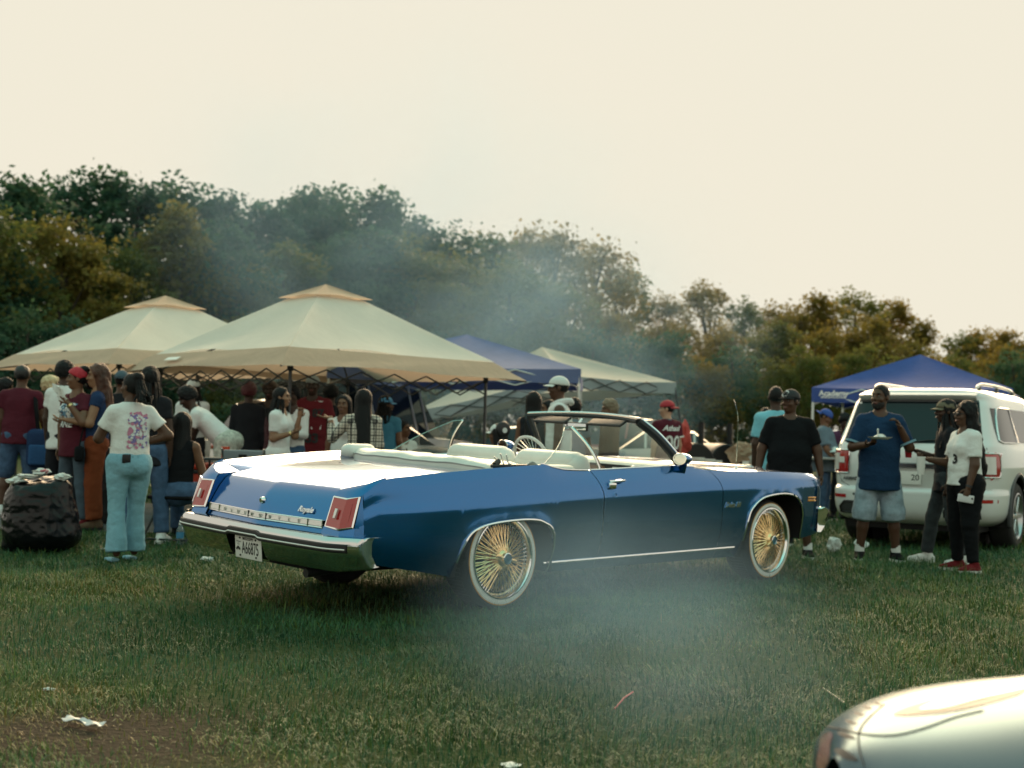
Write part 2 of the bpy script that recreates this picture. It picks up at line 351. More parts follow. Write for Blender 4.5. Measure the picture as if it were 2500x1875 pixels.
def leaf_mat(name, cols, tr=0.55):
    m = bpy.data.materials.new(name); m.use_nodes = True; nt = m.node_tree; b = nt.nodes['Principled BSDF']; b.inputs['Roughness'].default_value = 0.55; b.inputs['Specular IOR Level'].default_value = 0.25
    a = nt.nodes.new('ShaderNodeAttribute'); a.attribute_name = 'tint'; oi = nt.nodes.new('ShaderNodeObjectInfo')
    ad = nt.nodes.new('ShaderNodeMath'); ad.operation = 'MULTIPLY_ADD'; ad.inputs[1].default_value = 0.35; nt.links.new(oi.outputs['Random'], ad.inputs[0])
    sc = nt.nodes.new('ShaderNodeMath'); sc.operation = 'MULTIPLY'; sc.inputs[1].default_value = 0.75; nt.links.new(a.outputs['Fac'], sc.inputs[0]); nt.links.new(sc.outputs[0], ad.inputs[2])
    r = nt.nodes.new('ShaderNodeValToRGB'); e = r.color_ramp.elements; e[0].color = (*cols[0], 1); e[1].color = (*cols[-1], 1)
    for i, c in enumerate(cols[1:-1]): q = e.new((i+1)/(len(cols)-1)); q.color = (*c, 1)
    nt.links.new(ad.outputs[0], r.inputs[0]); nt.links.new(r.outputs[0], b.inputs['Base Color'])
    t = nt.nodes.new('ShaderNodeBsdfTranslucent'); nt.links.new(r.outputs[0], t.inputs[0]); mx = nt.nodes.new('ShaderNodeMixShader'); mx.inputs[0].default_value = tr
    o = nt.nodes['Material Output']; nt.links.new(b.outputs[0], mx.inputs[1]); nt.links.new(t.outputs[0], mx.inputs[2]); nt.links.new(mx.outputs[0], o.inputs[0]); return m
LEAF = {'dark': leaf_mat('leaves_blue_green', [(0.022, 0.066, 0.052), (0.038, 0.098, 0.064), (0.070, 0.130, 0.062)]),
        'mid': leaf_mat('leaves_green', [(0.055, 0.085, 0.030), (0.105, 0.130, 0.034), (0.18, 0.165, 0.040)]),
        'olive': leaf_mat('leaves_olive_sunglow', [(0.095, 0.082, 0.024), (0.18, 0.145, 0.034), (0.29, 0.205, 0.045)], .62),  # olive foliage, with the golden backlight glow tinted into the leaf colour
        'gold': leaf_mat('leaves_yellowing', [(0.085, 0.10, 0.030), (0.16, 0.15, 0.038), (0.25, 0.20, 0.048)], .55)}
BARK = mat('bark', (0.075, 0.062, 0.05), 0.95, var=0.4, vscale=6, bump=0.8, bscale=14)
def tree_mesh(seed, H, W, base, shape, nclump, per, leaf, spread):
    g = np.random.default_rng(seed); tr = MB()
    hp = [(0, 0, -0.3)]; x = y = 0.0
    for k in range(1, 7):
        x += g.normal(0, 0.12); y += g.normal(0, 0.12); hp.append((x, y, H*0.88*k/6))
    tr.tube(crom(hp, 3), np.linspace(H*0.019, 0.03, 19), 7)
    C = []
    while len(C) < nclump:
        t = g.random(); z = base + (1-base)*t
        prof = {'round': math.sqrt(max(0, 1-(2*t-0.9)**2*0.82)), 'tall': (math.sin(PI*min(1, t*0.86+0.14)))**0.6, 'cone': 1.05-t, 'bush': math.sqrt(max(0.02, 1-t*t))}[shape]
        a = g.uniform(0, 2*PI); r = W/2*prof*math.sqrt(g.uniform(0.12, 1.0))*(0.72 + 0.38*math.sin(3*a+seed) * math.sin(5*t+seed))
        C.append((r*math.cos(a), r*math.sin(a), z*H*(1 - 0.06*g.random())))
    C = np.array(C)
    for i in g.choice(len(C), min(len(C), 16), replace=False):
        c = C[i]; s0 = np.array(hp[1+int(min(4, max(0, (c[2]/H-0.25)*6)))]); s0[2] = min(s0[2], c[2]*0.9); m_ = (s0+c)/2 + np.array([0, 0, 0.25])
        tr.tube(crom([s0, m_, c], 4), np.linspace(H*0.007, 0.012, 9), 5)
    V = []; T = []
    for ci, c in enumerate(C):
        rad = spread*(0.6+0.7*g.random()); n = int(per*(0.6+0.8*g.random()))
        d = g.normal(0, 1, (n, 3)); d /= np.linalg.norm(d, axis=1)[:, None]; rr = rad*g.random(n)**0.45
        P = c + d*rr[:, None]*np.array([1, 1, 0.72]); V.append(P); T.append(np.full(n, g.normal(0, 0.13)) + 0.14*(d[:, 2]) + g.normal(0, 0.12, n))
    # loose sprays around the outline
    n = nclump*per//12; i = g.choice(len(C), n); P = C[i]*np.array([1.04, 1.04, 1.0]) + g.normal(0, spread*0.5, (n, 3)); V.append(P); T.append(g.normal(0.05, 0.15, n))
    P = np.concatenate(V); T = np.clip(0.5+np.concatenate(T), 0, 1); n = len(P); P[:, 2] = np.maximum(P[:, 2], 0.1)
    u = g.normal(0, 1, (n, 3)); u /= np.linalg.norm(u, axis=1)[:, None]; w = np.cross(u, g.normal(0, 1, (n, 3))); w /= np.linalg.norm(w, axis=1)[:, None]
    L = leaf*(0.6+0.8*g.random(n))[:, None]
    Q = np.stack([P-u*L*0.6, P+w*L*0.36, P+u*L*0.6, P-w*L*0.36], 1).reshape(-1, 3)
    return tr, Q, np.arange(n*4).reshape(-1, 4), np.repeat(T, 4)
def tree_proto(seed, *a):
    tr, Q, Fq, T = tree_mesh(seed, *a)
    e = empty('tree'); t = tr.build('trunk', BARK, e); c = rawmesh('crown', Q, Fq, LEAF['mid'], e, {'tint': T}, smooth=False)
    c.material_slots[0].link = 'OBJECT'; return e
PROTO = [(tree_proto(1, 12, 8.0, 0.22, 'round', 150, 66, 0.23, 0.85), 12, 8.0), (tree_proto(2, 13, 6.0, 0.15, 'tall', 130, 60, 0.22, 0.78), 13, 6.0),
         (tree_proto(3, 12, 7.0, 0.25, 'round', 110, 50, 0.20, 0.75), 12, 7.0), (tree_proto(4, 10, 7.0, 0.08, 'bush', 120, 60, 0.18, 0.75), 10, 7.0),
         (tree_proto(5, 6, 6.5, 0.02, 'bush', 90, 64, 0.15, 0.65), 6, 6.5), (tree_proto(6, 12, 5.5, 0.18, 'cone', 85, 50, 0.17, 0.7), 12, 5.5)]
used = set()
def put_tree(k, x, y, H, wscale, leafkey, name, label, group, rz):
    e, h0, w0 = PROTO[k]
    o = e if k not in used else copy_tree(e); used.add(k)
    o.name = name; o.location = (x, y, float(gz(x, y))); s = H/h0; o.scale = (s*wscale, s*wscale, s); o.rotation_euler = (0, 0, rz); tag(o, label, 'tree', group)
    for c in o.children:
        if c.name.startswith('crown'): c.material_slots[0].link = 'OBJECT'; c.material_slots[0].material = LEAF[leafkey]
    return o
sk_x = [-300, 0, 70, 285, 430, 510, 680, 790, 960, 1020, 1130, 1240, 1360, 1425, 1510, 1590, 1730, 1850, 2010, 2150, 2260, 2330, 2460, 2600, 2900]
sk_y = [470, 452, 420, 418, 435, 475, 492, 480, 475, 531, 576, 560, 565, 576, 644, 735, 678, 746, 723, 723, 768, 814, 802, 850, 880]
dist = lambda p: 54 + p/2500*54
g_ = np.random.default_rng(21)
LAB = {'dark': 'dark blue green leafy tree standing tall in the wood behind the tents', 'mid': 'mid green leafy tree standing in the wood behind the field',
       'olive': 'olive green tree with golden sun glow painted into its leaves at the low end of the wood', 'gold': 'yellowing tree with turning leaves at the edge of the wood'}
p_ = -260; i_ = 0
while p_ < 2850:                         # the tall back row makes the skyline
    d = dist(p_)*(1 + g_.uniform(0, 0.10)); top = np.interp(p_, sk_x, sk_y); hor = 1065 + 0.026*(p_-1250); H = (hor-top)/F_PX*d + CAM_H
    k = [0, 1, 0, 2, 1, 5, 2][i_ % 7]; lk = 'dark' if p_ < 1150 else ('mid' if i_ % 3 else 'olive')
    if p_ > 1330: lk = 'olive' if i_ % 3 else 'mid'
    if 1180 < p_ < 1900: k = 2
    put_tree(k, xat(p_, d), d, H*g_.uniform(0.97, 1.03), g_.uniform(1.08, 1.4)*(0.85 if 1180 < p_ < 1900 else 1), lk, 'tree', LAB[lk], 'trees of the wood behind the field: '+lk, g_.uniform(0, 6.28))
    p_ += g_.uniform(72, 118)*(80/d)**0.6; i_ += 1
mids = [(130, 545, 'gold', 0), (-40, 520, 'mid', 3), (415, 500, 'gold', 1), (300, 610, 'mid', 3), (560, 640, 'gold', 3), (690, 610, 'mid', 0), (820, 590, 'dark', 0), (980, 590, 'mid', 0), (1110, 640, 'mid', 3), (1230, 640, 'mid', 2), (1350, 690, 'mid', 2),
        (1480, 760, 'olive', 2), (1640, 790, 'olive', 2), (1760, 800, 'olive', 3), (1890, 790, 'mid', 0), (2010, 800, 'olive', 3), (2120, 780, 'olive', 0), (2220, 830, 'gold', 3), (2330, 870, 'mid', 3), (2450, 850, 'olive', 0), (2560, 870, 'olive', 3), (30, 660, 'dark', 3), (-160, 600, 'dark', 0), (520, 560, 'dark', 0), (900, 560, 'dark', 1)]
for (p, ty, lk, k) in mids:
    d = dist(p)*0.86; hor = 1065 + 0.026*(p-1250); H = (hor-ty)/F_PX*d + CAM_H
    put_tree(k, xat(p, d), d, H, g_.uniform(1.1, 1.4), lk, 'tree', LAB[lk], 'trees of the wood behind the field: '+lk, g_.uniform(0, 6.28))
p_ = -200
while p_ < 2800:                         # bushes closing the foot of the wood
    d = dist(p_)*0.76; ty = 850 + g_.uniform(-50, 40) + 0.03*(p_-1250); hor = 1065+0.026*(p_-1250); H = (hor-ty)/F_PX*d + CAM_H
    lk = ['dark', 'mid', 'olive'][int(g_.integers(0, 3))] if p_ > 500 else 'dark'
    o = put_tree(4, xat(p_, d), d, H, g_.uniform(0.9, 1.3), lk, 'bush', 'leafy bush closing the foot of the wood', 'bushes at the foot of the wood', g_.uniform(0, 6.28)); o['category'] = 'bush'
    p_ += g_.uniform(70, 105)
for a in np.linspace(R(205), R(335), 15):   # a tree line also stands round the rest of the field: the car's paint mirrors it
    d = 95 + g_.uniform(-12, 12)
    put_tree(int(g_.integers(0, 4)), d*math.cos(a), d*math.sin(a), g_.uniform(8, 14), 1.4, 'dark', 'tree', 'tree on the far side of the field', 'trees on the far side of the field', g_.uniform(0, 6.28))
# ------------------------------------------------------------------ the blue convertible
def paint_mat(name, base, metal=0.85, rough=0.17, flake=0.035):
    m = mat(name, base, rough, metal, coat=1.0); nt = m.node_tree; b = nt.nodes['Principled BSDF']; b.inputs['Coat IOR'].default_value = 1.55
    tc = nt.nodes.new('ShaderNodeTexCoord'); n = nt.nodes.new('ShaderNodeTexNoise'); n.inputs['Scale'].default_value = 2.2; n.inputs['Detail'].default_value = 3
    bp = nt.nodes.new('ShaderNodeBump'); bp.inputs['Strength'].default_value = 0.012; bp.inputs['Distance'].default_value = 0.05
    nt.links.new(tc.outputs['Object'], n.inputs['Vector']); nt.links.new(n.outputs['Fac'], bp.inputs['Height']); nt.links.new(bp.outputs[0], b.inputs['Normal']); nt.links.new(bp.outputs[0], b.inputs['Coat Normal'])
    n2 = nt.nodes.new('ShaderNodeTexNoise'); n2.inputs['Scale'].default_value = 14; n2.inputs['Detail'].default_value = 8; mr = nt.nodes.new('ShaderNodeMapRange')
    mr.inputs[1].default_value = 0.35; mr.inputs[2].default_value = 0.8; mr.inputs[3].default_value = 0.005; mr.inputs[4].default_value = flake
    nt.links.new(tc.outputs['Object'], n2.inputs['Vector']); nt.links.new(n2.outputs['Fac'], mr.inputs[0]); nt.links.new(mr.outputs[0], b.inputs['Coat Roughness']); return m
BLUE = paint_mat('blue_car_paint', (0.0002, 0.130, 0.38))
VINYL = mat('white_vinyl', (0.72, 0.74, 0.70), 0.42, bump=0.12, bscale=160, var=0.08, vscale=5)
WHITEW = mat('whitewall_rubber', (0.72, 0.74, 0.72), 0.45, var=0.08, vscale=20)
MUST = mat('mustard_stripe', (0.55, 0.27, 0.05), 0.5)
REDLENS = mat('red_lens', (0.42, 0.012, 0.012), 0.12, coat=0.8)
AMBER = mat('amber_lens', (0.85, 0.32, 0.03), 0.2, coat=0.6)
SILVERT = mat('brushed_trim', (0.62, 0.63, 0.62), 0.28, 0.9, bump=0.1, bscale=200)
CARGLASS = glass_mat('car_glass', (0.90, 0.96, 0.94))
WHITEP = mat('white_paint', (0.8, 0.8, 0.78), 0.5)
BLACKTXT = mat('black_print', (0.015, 0.015, 0.015), 0.6)
CAR = empty('convertible_car', (-0.7114, 9.3026, 0), 0.7849, 'glossy blue vintage convertible with white interior, gold wire wheels and top folded down', 'car')
TB = Matrix.Translation((0, 0, 0.5)) @ Matrix.Rotation(0.0319, 4, 'X') @ Matrix.Translation((0, 0, -0.5))
def BP(mb, name, m, parent=None, **kw): return mb.xf(TB).build(name, m, parent or CAR, **kw)
zs = pchip([-1.16, -1.08, -1.0, -.8, -.43, -.13, .2, .36, .50, .64, .93, 1.4, 1.95, 2.2, 2.4, 2.66, 3.15, 3.62, 3.92, 4.02, 4.07], [.845, .90, .937, .957, .987, 1.007, 1.024, 1.030, 1.006, .990, .986, 1.003, 1.016, 1.008, .994, .983, .980, .968, .950, .925, .88])
ysf = pchip([-1.16, -1.0, -.8, -.13, .5, 1, 2, 3, 3.7, 3.95, 4.07], [.905, .918, .932, .945, .935, .925, .925, .93, .915, .88, .80])
ymf = pchip([-1.16, -1.0, -.7, 0, 1, 2.5, 3.3, 3.8, 3.98, 4.07], [.925, .955, .99, 1.01, 1.0, 1.0, 1.0, .975, .93, .86])
zrf = pchip([-1.2, -.5, .8, 2.4, 4.1], [.765, .79, .84, .885, .895])
RA = [(-.45, .30), (-.43, .40), (-.40, .512), (-.367, .566), (-.322, .604), (-.247, .632), (-.15, .65), (-.04, .66), (.085, .666), (.18, .666), (.279, .658), (.346, .636), (.401, .611), (.438, .564), (.451, .518), (.457, .44), (.46, .285)]
FA = [(2.70, .285), (2.735, .42), (2.744, .507), (2.759, .587), (2.797, .667), (2.863, .721), (2.958, .766), (3.092, .789), (3.248, .799), (3.39, .79), (3.479, .763), (3.54, .719), (3.574, .66), (3.586, .59), (3.60, .40)]
botx = [-1.16, -.46] + [p[0] for p in RA] + [.47, 2.69] + [p[0] for p in FA] + [3.61, 4.07]
botz = [.43, .31] + [p[1] for p in RA] + [.285, .285] + [p[1] for p in FA] + [.40, .45]
zbot = lambda x: np.interp(x, botx, botz)
def archd(x, z):                        # soft flare round both openings
    o = 0
    for A in (RA, FA):
        P = np.array(A); d = np.min(np.hypot(P[:, 0]-x, P[:, 1]-z)); o = max(o, math.exp(-(d/0.05)**2))
    return o
def yside(x, z):
    ym, ys_, z1, zr = float(ymf(x)), float(ysf(x)), float(zs(x)), float(zrf(x))
    zr = min(zr, z1-0.06-0.06*max(0, min(1, (-0.95-x)/.15)))
    f = pchip([.2, .30, .38, .47, .60, zr-.05, zr+.02, (zr+.02+z1)/2, z1], [ym-.13, ym-.075, ym-.042, ym-.016, ym-.001, ym, ym-.016, (ym-.016+ys_)/2+.004, ys_])
    return float(f(z)) + 0.008*archd(x, z)
def xsamp(a, b):
    k = [q for q in botx if a < q < b]; xs = sorted(set(list(np.linspace(a, b, max(2, int((b-a)/0.05)))) + k)); out = [xs[0]]
    for q in xs[1:]:
        if q - out[-1] > 0.004: out.append(q)
    out[-1] = b; return out
rows = np.concatenate([np.linspace(0, .55, 9), np.linspace(.6, 1, 13)])
def seam(x, z):                         # the door's rear cut leans back near the belt, the front cut too
    u = max(0, z-.80)/.19; return -0.085*u*u*math.exp(-((x-.965)/.22)**2) - 0.11*u*u*math.exp(-((x-2.41)/.25)**2)
def side_grid(a, b, sg):
    G = []
    for x in xsamp(a, b):
        z0, z1 = float(zbot(x)), float(zs(x)); colp = []
        for t in rows:
            z = z0+(z1-z0)*t; colp.append((x+seam(x, z), sg*yside(x, z), z))
        G.append(colp)
    return np.array(G)
zc = pchip([-1.2, -1.10, -1.0, -.8, -.5, -.1, .45], [.845, .864, .886, .922, .956, .983, .999])
def zdeck(x, y): return float(zc(x)) - 0.010*(y/.68)**2
zh = pchip([2.1, 2.35, 2.8, 3.3, 3.7, 3.95, 4.05], [1.022, 1.030, 1.022, 1.008, .988, .965, .93])
def zhood(x, y):
    ay = abs(y); z = float(zh(x)) - 0.02*(ay/.72)**2; return z + 0.012*math.exp(-((ay-.34)/.05)**2)*float(ss(2.3, 2.6, x))
for sg in (-1, 1):
    # rear quarter: side skin, top skin and rear end cap
    mb = MB(); mb.grid(side_grid(-1.16, .962, sg))
    G = []
    for x in np.linspace(-1.0, .46, 40):
        y1 = float(ysf(x)); z1 = float(zs(x)); rowp = []
        for t in np.linspace(0, 1, 9):
            s_ = t**1.05; y = .685+(y1-.685)*t; rowp.append((x, sg*y, zdeck(x, .685)*(1-s_)+z1*s_ + .004*math.sin(PI*t)))
        G.append(rowp)
    mb.grid(G)
    crease = [(-1.0, .918, .937), (-1.08, .885, .916), (-1.13, .825, .894), (-1.158, .75, .874), (-1.165, .685, .862)]
    inner = [(-1.0, .685, zdeck(-1.0, .685)), (-1.05, .685, .868), (-1.10, .685, .866), (-1.14, .685, .864), (-1.165, .685, .862)]
    mb.grid([[(p[0], sg*p[1], p[2]) for p in r_] for r_ in (crease, inner)])
    lampt = [(-1.0, .918, .937), (-1.08, .915, .90), (-1.172, .902, .834), (-1.203, .822, .815), (-1.20, .685, .817)]
    Gc = []
    for c_, l_ in zip(crom(crease, 4), crom(lampt, 4)):
        Gc.append([(*(c_*(1-t)+l_*t)[:1], sg*(c_*(1-t)+l_*t)[1], (c_*(1-t)+l_*t)[2] + 0.012*math.sin(PI*t)) for t in np.linspace(0, 1, 6)])
    mb.grid(Gc)
    # below the lamp down to the bumper, and the sliver beside it
    lb = [(-1.262, .66, .632), (-1.268, .834, .624), (-1.222, .912, .640), (-1.16, .926, .66)]
    bb = [(-1.30, .66, .55), (-1.30, .84, .55), (-1.24, .925, .55), (-1.16, .93, .55)]
    mb.grid([[(p[0], sg*p[1], p[2]) for p in r_] for r_ in (lb, bb)])
    mb.grid([[(-1.16, sg*yside(-1.16, z), z) for z in (.64, .70, .76, .845)], [(-1.224, sg*.914, .638), (-1.208, sg*.913, .70), (-1.192, sg*.910, .765), (-1.172, sg*.903, .836)]])
    mb.grid([[(-1.20, sg*.685, .817), (-1.262, sg*.685, .63)], [(-1.165, sg*.685, .862), (-1.235, sg*.685, .63)]])
    mb.add([(x_, sg*.684, z_) for x_, z_ in ((-1.0, .875), (-1.10, .866), (-1.165, .862), (-1.203, .815), (-1.264, .632), (-1.262, .56), (-1.0, .56))], [(0, 1, 2, 3, 4, 5, 6)])
    BP(mb, 'quarter_panel', BLUE, sharp=28)
    # door
    mb = MB(); g = side_grid(.970, 2.408, sg); mb.grid(g)
    mb.grid([[tuple(c_[-1]) for c_ in g], [(c_[-1][0], sg*(abs(c_[-1][1])-.06), c_[-1][2]+.008) for c_ in g], [(c_[-1][0], sg*(abs(c_[-1][1])-.13), c_[-1][2]-.02) for c_ in g], [(c_[-1][0], sg*(abs(c_[-1][1])-.15), .5) for c_ in g]])
    dr = BP(mb, 'door', BLUE, sharp=28)
    hb = MB(); hz, hx = .912, 1.04
    hb.rbox((hx+.02, sg*(yside(hx, .885)+.012), .885), (.075, .03, .05), .012)
    hb.tube(crom([(hx-.01, sg*(yside(hx, hz)+.02), hz), (hx+.06, sg*(yside(hx, hz)+.032), hz+.006), (hx+.14, sg*(yside(hx+.1, hz)+.028), hz+.010), (hx+.16, sg*(yside(hx+.1, hz)+.008), hz+.010)], 4), .011, 8)
    BP(hb, 'door_handle', CHROME, dr)
    lk = MB(); lk.lathe([(0, .012), (.012, .012), (.017, .004), (.018, -.004)], 14, axis='y', c=(hx+.045, sg*yside(hx, .812)*1.0, .812)); BP(lk, 'lock', CHROME, dr)
    # belt moulding (chrome) along door and quarter
    mv = MB(); mv.tube([(x+seam(x, float(zs(x))), sg*(float(ysf(x))-.012), float(zs(x))+.008) for x in np.linspace(.98, 2.18, 24)], .0075, 6); BP(mv, 'belt_moulding', CHROME, dr)
    mv = MB(); mv.tube([(x+seam(x, float(zs(x))), sg*(float(ysf(x))-.012), float(zs(x))+.006) for x in np.linspace(.36, .955, 24)], .0075, 6); BP(mv, 'belt_moulding', CHROME)
    # front fender
    mb = MB(); mb.grid(side_grid(2.416, 4.07, sg)); G = []
    for x in np.linspace(2.30, 4.05, 40):
        y1 = float(ysf(max(x, 2.4))); z1 = float(zs(max(x, 2.3))); xx = x + (seam(x, z1) if x > 2.41 else 0)
        G.append([(x if t < .99 else max(x, 2.32), sg*(.725+(y1-.725)*t), zhood(x, .725)*(1-t**1.6)+z1*t**1.6) for t in np.linspace(0, 1, 8)])
    mb.grid(G)
    # nose cap
    mb.grid([[(4.07, sg*yside(4.07, z), z) for z in np.linspace(.45, .88, 8)], [(4.09, sg*.5, z) for z in np.linspace(.45, .90, 8)], [(4.10, 0, z) for z in np.linspace(.45, .91, 8)]])
    fd = BP(mb, 'front_fender', BLUE, sharp=28)
    for zz in (.757, .733):
        mk = MB(); mk.rbox((3.75, sg*(yside(3.75, zz)+.004), zz), (.125, .016, .016), .005); BP(mk, 'side_marker', AMBER, fd)
    for A, nm in ((RA, 'arch_trim'), (FA, 'arch_trim')):
        mv = MB(); P = crom([(p[0], sg*(yside(p[0], p[1])+.003), p[1]) for p in A[1:]], 3); mv.tube(P, .0095, 6); BP(mv, nm, CHROME)
        ln = MB(); P2 = crom([(p[0], p[1]) for p in A], 2)
        ln.grid([[(p[0], sg*y_, p[1]+.004) for p in P2] for y_ in (.985, .80, .58)])
        ln.add([(p[0], sg*.575, p[1]) for p in P2], [tuple(range(len(P2)))]); BP(ln, 'wheel_housing', DARK)
    # rocker moulding
    mv = MB(); mv.tube([(x, sg*(yside(x, .352)+.004), .352+.006*(x-.33)) for x in np.linspace(.40, 2.66, 12)], .0085, 6, flat=1.3); BP(mv, 'rocker_moulding', CHROME)
    # tail lamp: two planes meeting in an upright ridge
    T_ = [(-1.205, .687, .812), (-1.208, .822, .808), (-1.176, .898, .826)]; B_ = [(-1.264, .690, .634), (-1.270, .834, .627), (-1.226, .905, .644)]
    lm = MB(); lm.grid([[(p[0], sg*p[1], p[2]) for p in T_], [(p[0], sg*p[1], p[2]) for p in B_]]); lamp = BP(lm, 'tail_lamp', REDLENS, thick=-.012, sharp=15)
    bz = MB(); loop = T_ + B_[::-1]; bz.tube([(p[0]-.006, sg*p[1], p[2]) for p in loop] + [(T_[0][0]-.006, sg*T_[0][1], T_[0][2]), (T_[1][0]-.006, sg*T_[1][1], T_[1][2])], .0085, 6); BP(bz, 'bezel', CHROME, lamp)
    lerp = lambda a_, b_, t: tuple(a_[i]+(b_[i]-a_[i])*t for i in range(3))
    inn = [lerp(lerp(T_[0], T_[1], .28), lerp(B_[0], B_[1], .28), .18), lerp(T_[1], B_[1], .18), lerp(lerp(T_[1], T_[2], .62), lerp(B_[1], B_[2], .62), .18), lerp(lerp(T_[1], T_[2], .62), lerp(B_[1], B_[2], .62), .84), lerp(T_[1], B_[1], .84), lerp(lerp(T_[0], T_[1], .22), lerp(B_[0], B_[1], .22), .84)]
    rl = MB(); rl.add([(p[0]-.014, sg*p[1], p[2]) for p in inn], [(0, 1, 4, 5), (1, 2, 3, 4)]); BP(rl, 'raised_lens', REDLENS, lamp, thick=.012, sharp=10)
    em = MB(); c_ = lerp(lerp(T_[0], T_[1], .62), lerp(B_[0], B_[1], .62), .5); em.rbox((c_[0]-.030, sg*c_[1], c_[2]), (.008, .022, .062), .003, Matrix.Rotation(R(18), 3, 'Y')); BP(em, 'emblem', SILVERT, lamp)
# trunk lid: deck, rolled edge, sloping back face with a ridge down the middle
cen = [(-1.075, None), (-1.135, .862), (-1.185, .835), (-1.235, .785), (-1.267, .735), (-1.288, .69), (-1.298, .664)]
edg = [(-1.035, None), (-1.085, .856), (-1.125, .832), (-1.168, .778), (-1.20, .725), (-1.222, .685), (-1.236, .662)]
ysam = np.concatenate([-np.linspace(.676, .02, 14), [0], np.linspace(.02, .676, 14)])
G = []
for x in np.linspace(-.055, -1.0, 26): G.append([(x, y, zdeck(x, y)) for y in ysam])
for (cx, cz_), (ex, ez) in zip(cen, edg):
    r_ = []
    for y in ysam:
        t = abs(y)/.676; x = cx+(ex-cx)*t; z = zdeck(x, y) if cz_ is None else cz_+(ez-cz_)*t; r_.append((x, y, z))
    G.append(r_)
mb = MB(); mb.grid(G); lid = BP(mb, 'trunk_lid', BLUE, sharp=70)
mb = MB(); mb.grid([[(x, y, zdeck(x, y)-.001) for y in np.linspace(-.684, .684, 15)] for x in np.linspace(-.045, .47, 14)]); BP(mb, 'tulip_panel', BLUE)
mb = MB(); mb.grid([[(x, y, zdeck(x, y)-.03) for y in (-.69, 0, .69)] for x in (-1.1, -.5, .4)]); BP(mb, 'trunk_gutter', DARK)
lk = MB(); lk.lathe([(0, .014), (.014, .014), (.022, .006), (.024, -.01)], 16, axis='x', c=(-1.272, 0, .735)); lk2 = MB(); lk2.v = [(-(p[0]+1.272)-1.272, p[1], p[2]) for p in lk.v]; lk2.f = lk.f; BP(lk2, 'trunk_lock', CHROME, lid)
stripw = lambda y: -1.298 + (1.298-1.236)*abs(y)/.676
st = MB(); st.grid([[(stripw(y)-.004-dx, y, z) for y in np.linspace(-.64, .64, 21)] for dx, z in ((0, .664), (.010, .660), (.016, .628), (.006, .618))]); strip = BP(st, 'trim_strip', SILVERT, sharp=20)
for z in (.663, .619):
    rl = MB(); rl.tube([(stripw(y)-.016, y, z) for y in np.linspace(-.64, .64, 21)], .0045, 6); BP(rl, 'strip_edge', CHROME, strip)
for y in (-.64, -.505, -.10, .10, .505, .64):
    rl = MB(); rl.tube([(stripw(y)-.018, y, .663), (stripw(y)-.020, y, .619)], .0035 if abs(y) < .2 else .005, 6); BP(rl, 'strip_divider', CHROME if abs(y) > .2 else BLACKP, strip)
for i, ch in enumerate('OLDSMOBILE'):
    y = .42 - i*.0935; sl = (1 if y < 0 else -1)*.0917
    sign(ch, 'letter', SILVERT, strip, TB @ frame((stripw(y)-.0215, y, .640), (-sl if False else 0, -1, 0), (-.12, 0, 1)), .030, ext=.0015, bold=.0008)
y = -.44; sign('Royale', 'script_badge', CHROME, lid, TB @ frame((-1.243, y, .712), (.0917, -1, 0), (.32, 0, 1)), .052, shear=.45, bold=.0010, ext=.003)
# panel under the strip
mb = MB(); mb.grid([[(stripw(y)-.002+(-.003 if z > .6 else -.05*(.618-z)/.07), y, z) for y in np.linspace(-.665, .665, 21)] for z in (.621, .60, .575, .55)]); BP(mb, 'rear_panel', BLUE)
# rear bumper, bowed, with rubber strip and white line
def bx(y): return -1.408 + 0.055*(abs(y)/.9)**2 + 0.075*max(0, (abs(y)-.78)/.2)**2
bprof = [(.13, .588), (.06, .590), (.022, .584), (.006, .566), (0, .548), (.002, .492), (.012, .470), (.024, .44), (.042, .40), (.062, .375), (.10, .368)]
def bgrid(y0, y1, cut=None, n=30):
    G = []
    for y in np.linspace(y0, y1, n):
        f_ = float(ss(.80, .985, abs(y))); G.append([(bx(y)+dx+.02*f_, y, z + (.022*f_ if z < .45 else 0)) for dx, z in bprof])
    return G
mb = MB()
mb.grid(bgrid(.20, .975)); mb.grid(bgrid(-.975, -.20))
G = []
for y in np.linspace(-.20, .20, 9): G.append([(bx(y)+dx, y, z) for dx, z in bprof[:5]] + [(bx(y)+.004, y, .520), (bx(y)+.065, y, .512), (bx(y)+.075, y, .362)])
mb.grid(G)
for sg in (-1, 1):
    G = []
    for q in np.linspace(0, 1, 10):
        an_ = q*PI/2; G.append([(bx(.975)+.02+dx*(1-q*.35)+.085*(1-math.cos(an_))+.05*max(0, q-.8)*5*.4, sg*(.975+.028*math.sin(an_)-.020*max(0, q-.6)), z+(.022 if z < .45 else 0)+(.02*q if z < .42 else 0)) for dx, z in bprof])
    mb.grid(G)
bump = BP(mb, 'rear_bumper', mat('bumper_chrome', (.60, .61, .62), .07, 1.0, bump=.03, bscale=6), sharp=30)
def notch(y): return .012*(1-ss(.165, .19, abs(y)))
mb = MB(); mb.grid([[(bx(y)-dx+.02*float(ss(.80, .985, abs(y))), y, z+notch(y)) for dx, z in ((.002, .548), (.012, .543), (.014, .522), (.012, .500), (.002, .494))] for y in np.linspace(-.94, .94, 61)]); BP(mb, 'rubber_strip', BLACKP, bump, sharp=25)
mb = MB(); mb.tube([(bx(y)-.013+.02*float(ss(.80, .985, abs(y))), y, .516+notch(y)) for y in np.linspace(-.93, .93, 61)], .0052, 6); BP(mb, 'white_line', WHITEP, bump)
for sg in (-1, 1):
    mb = MB(); mb.rbox((bx(.36)+.006, sg*.36, .425), (.014, .26, .09), .006); BP(mb, 'bumper_slot', BLACKP, bump) if False else None
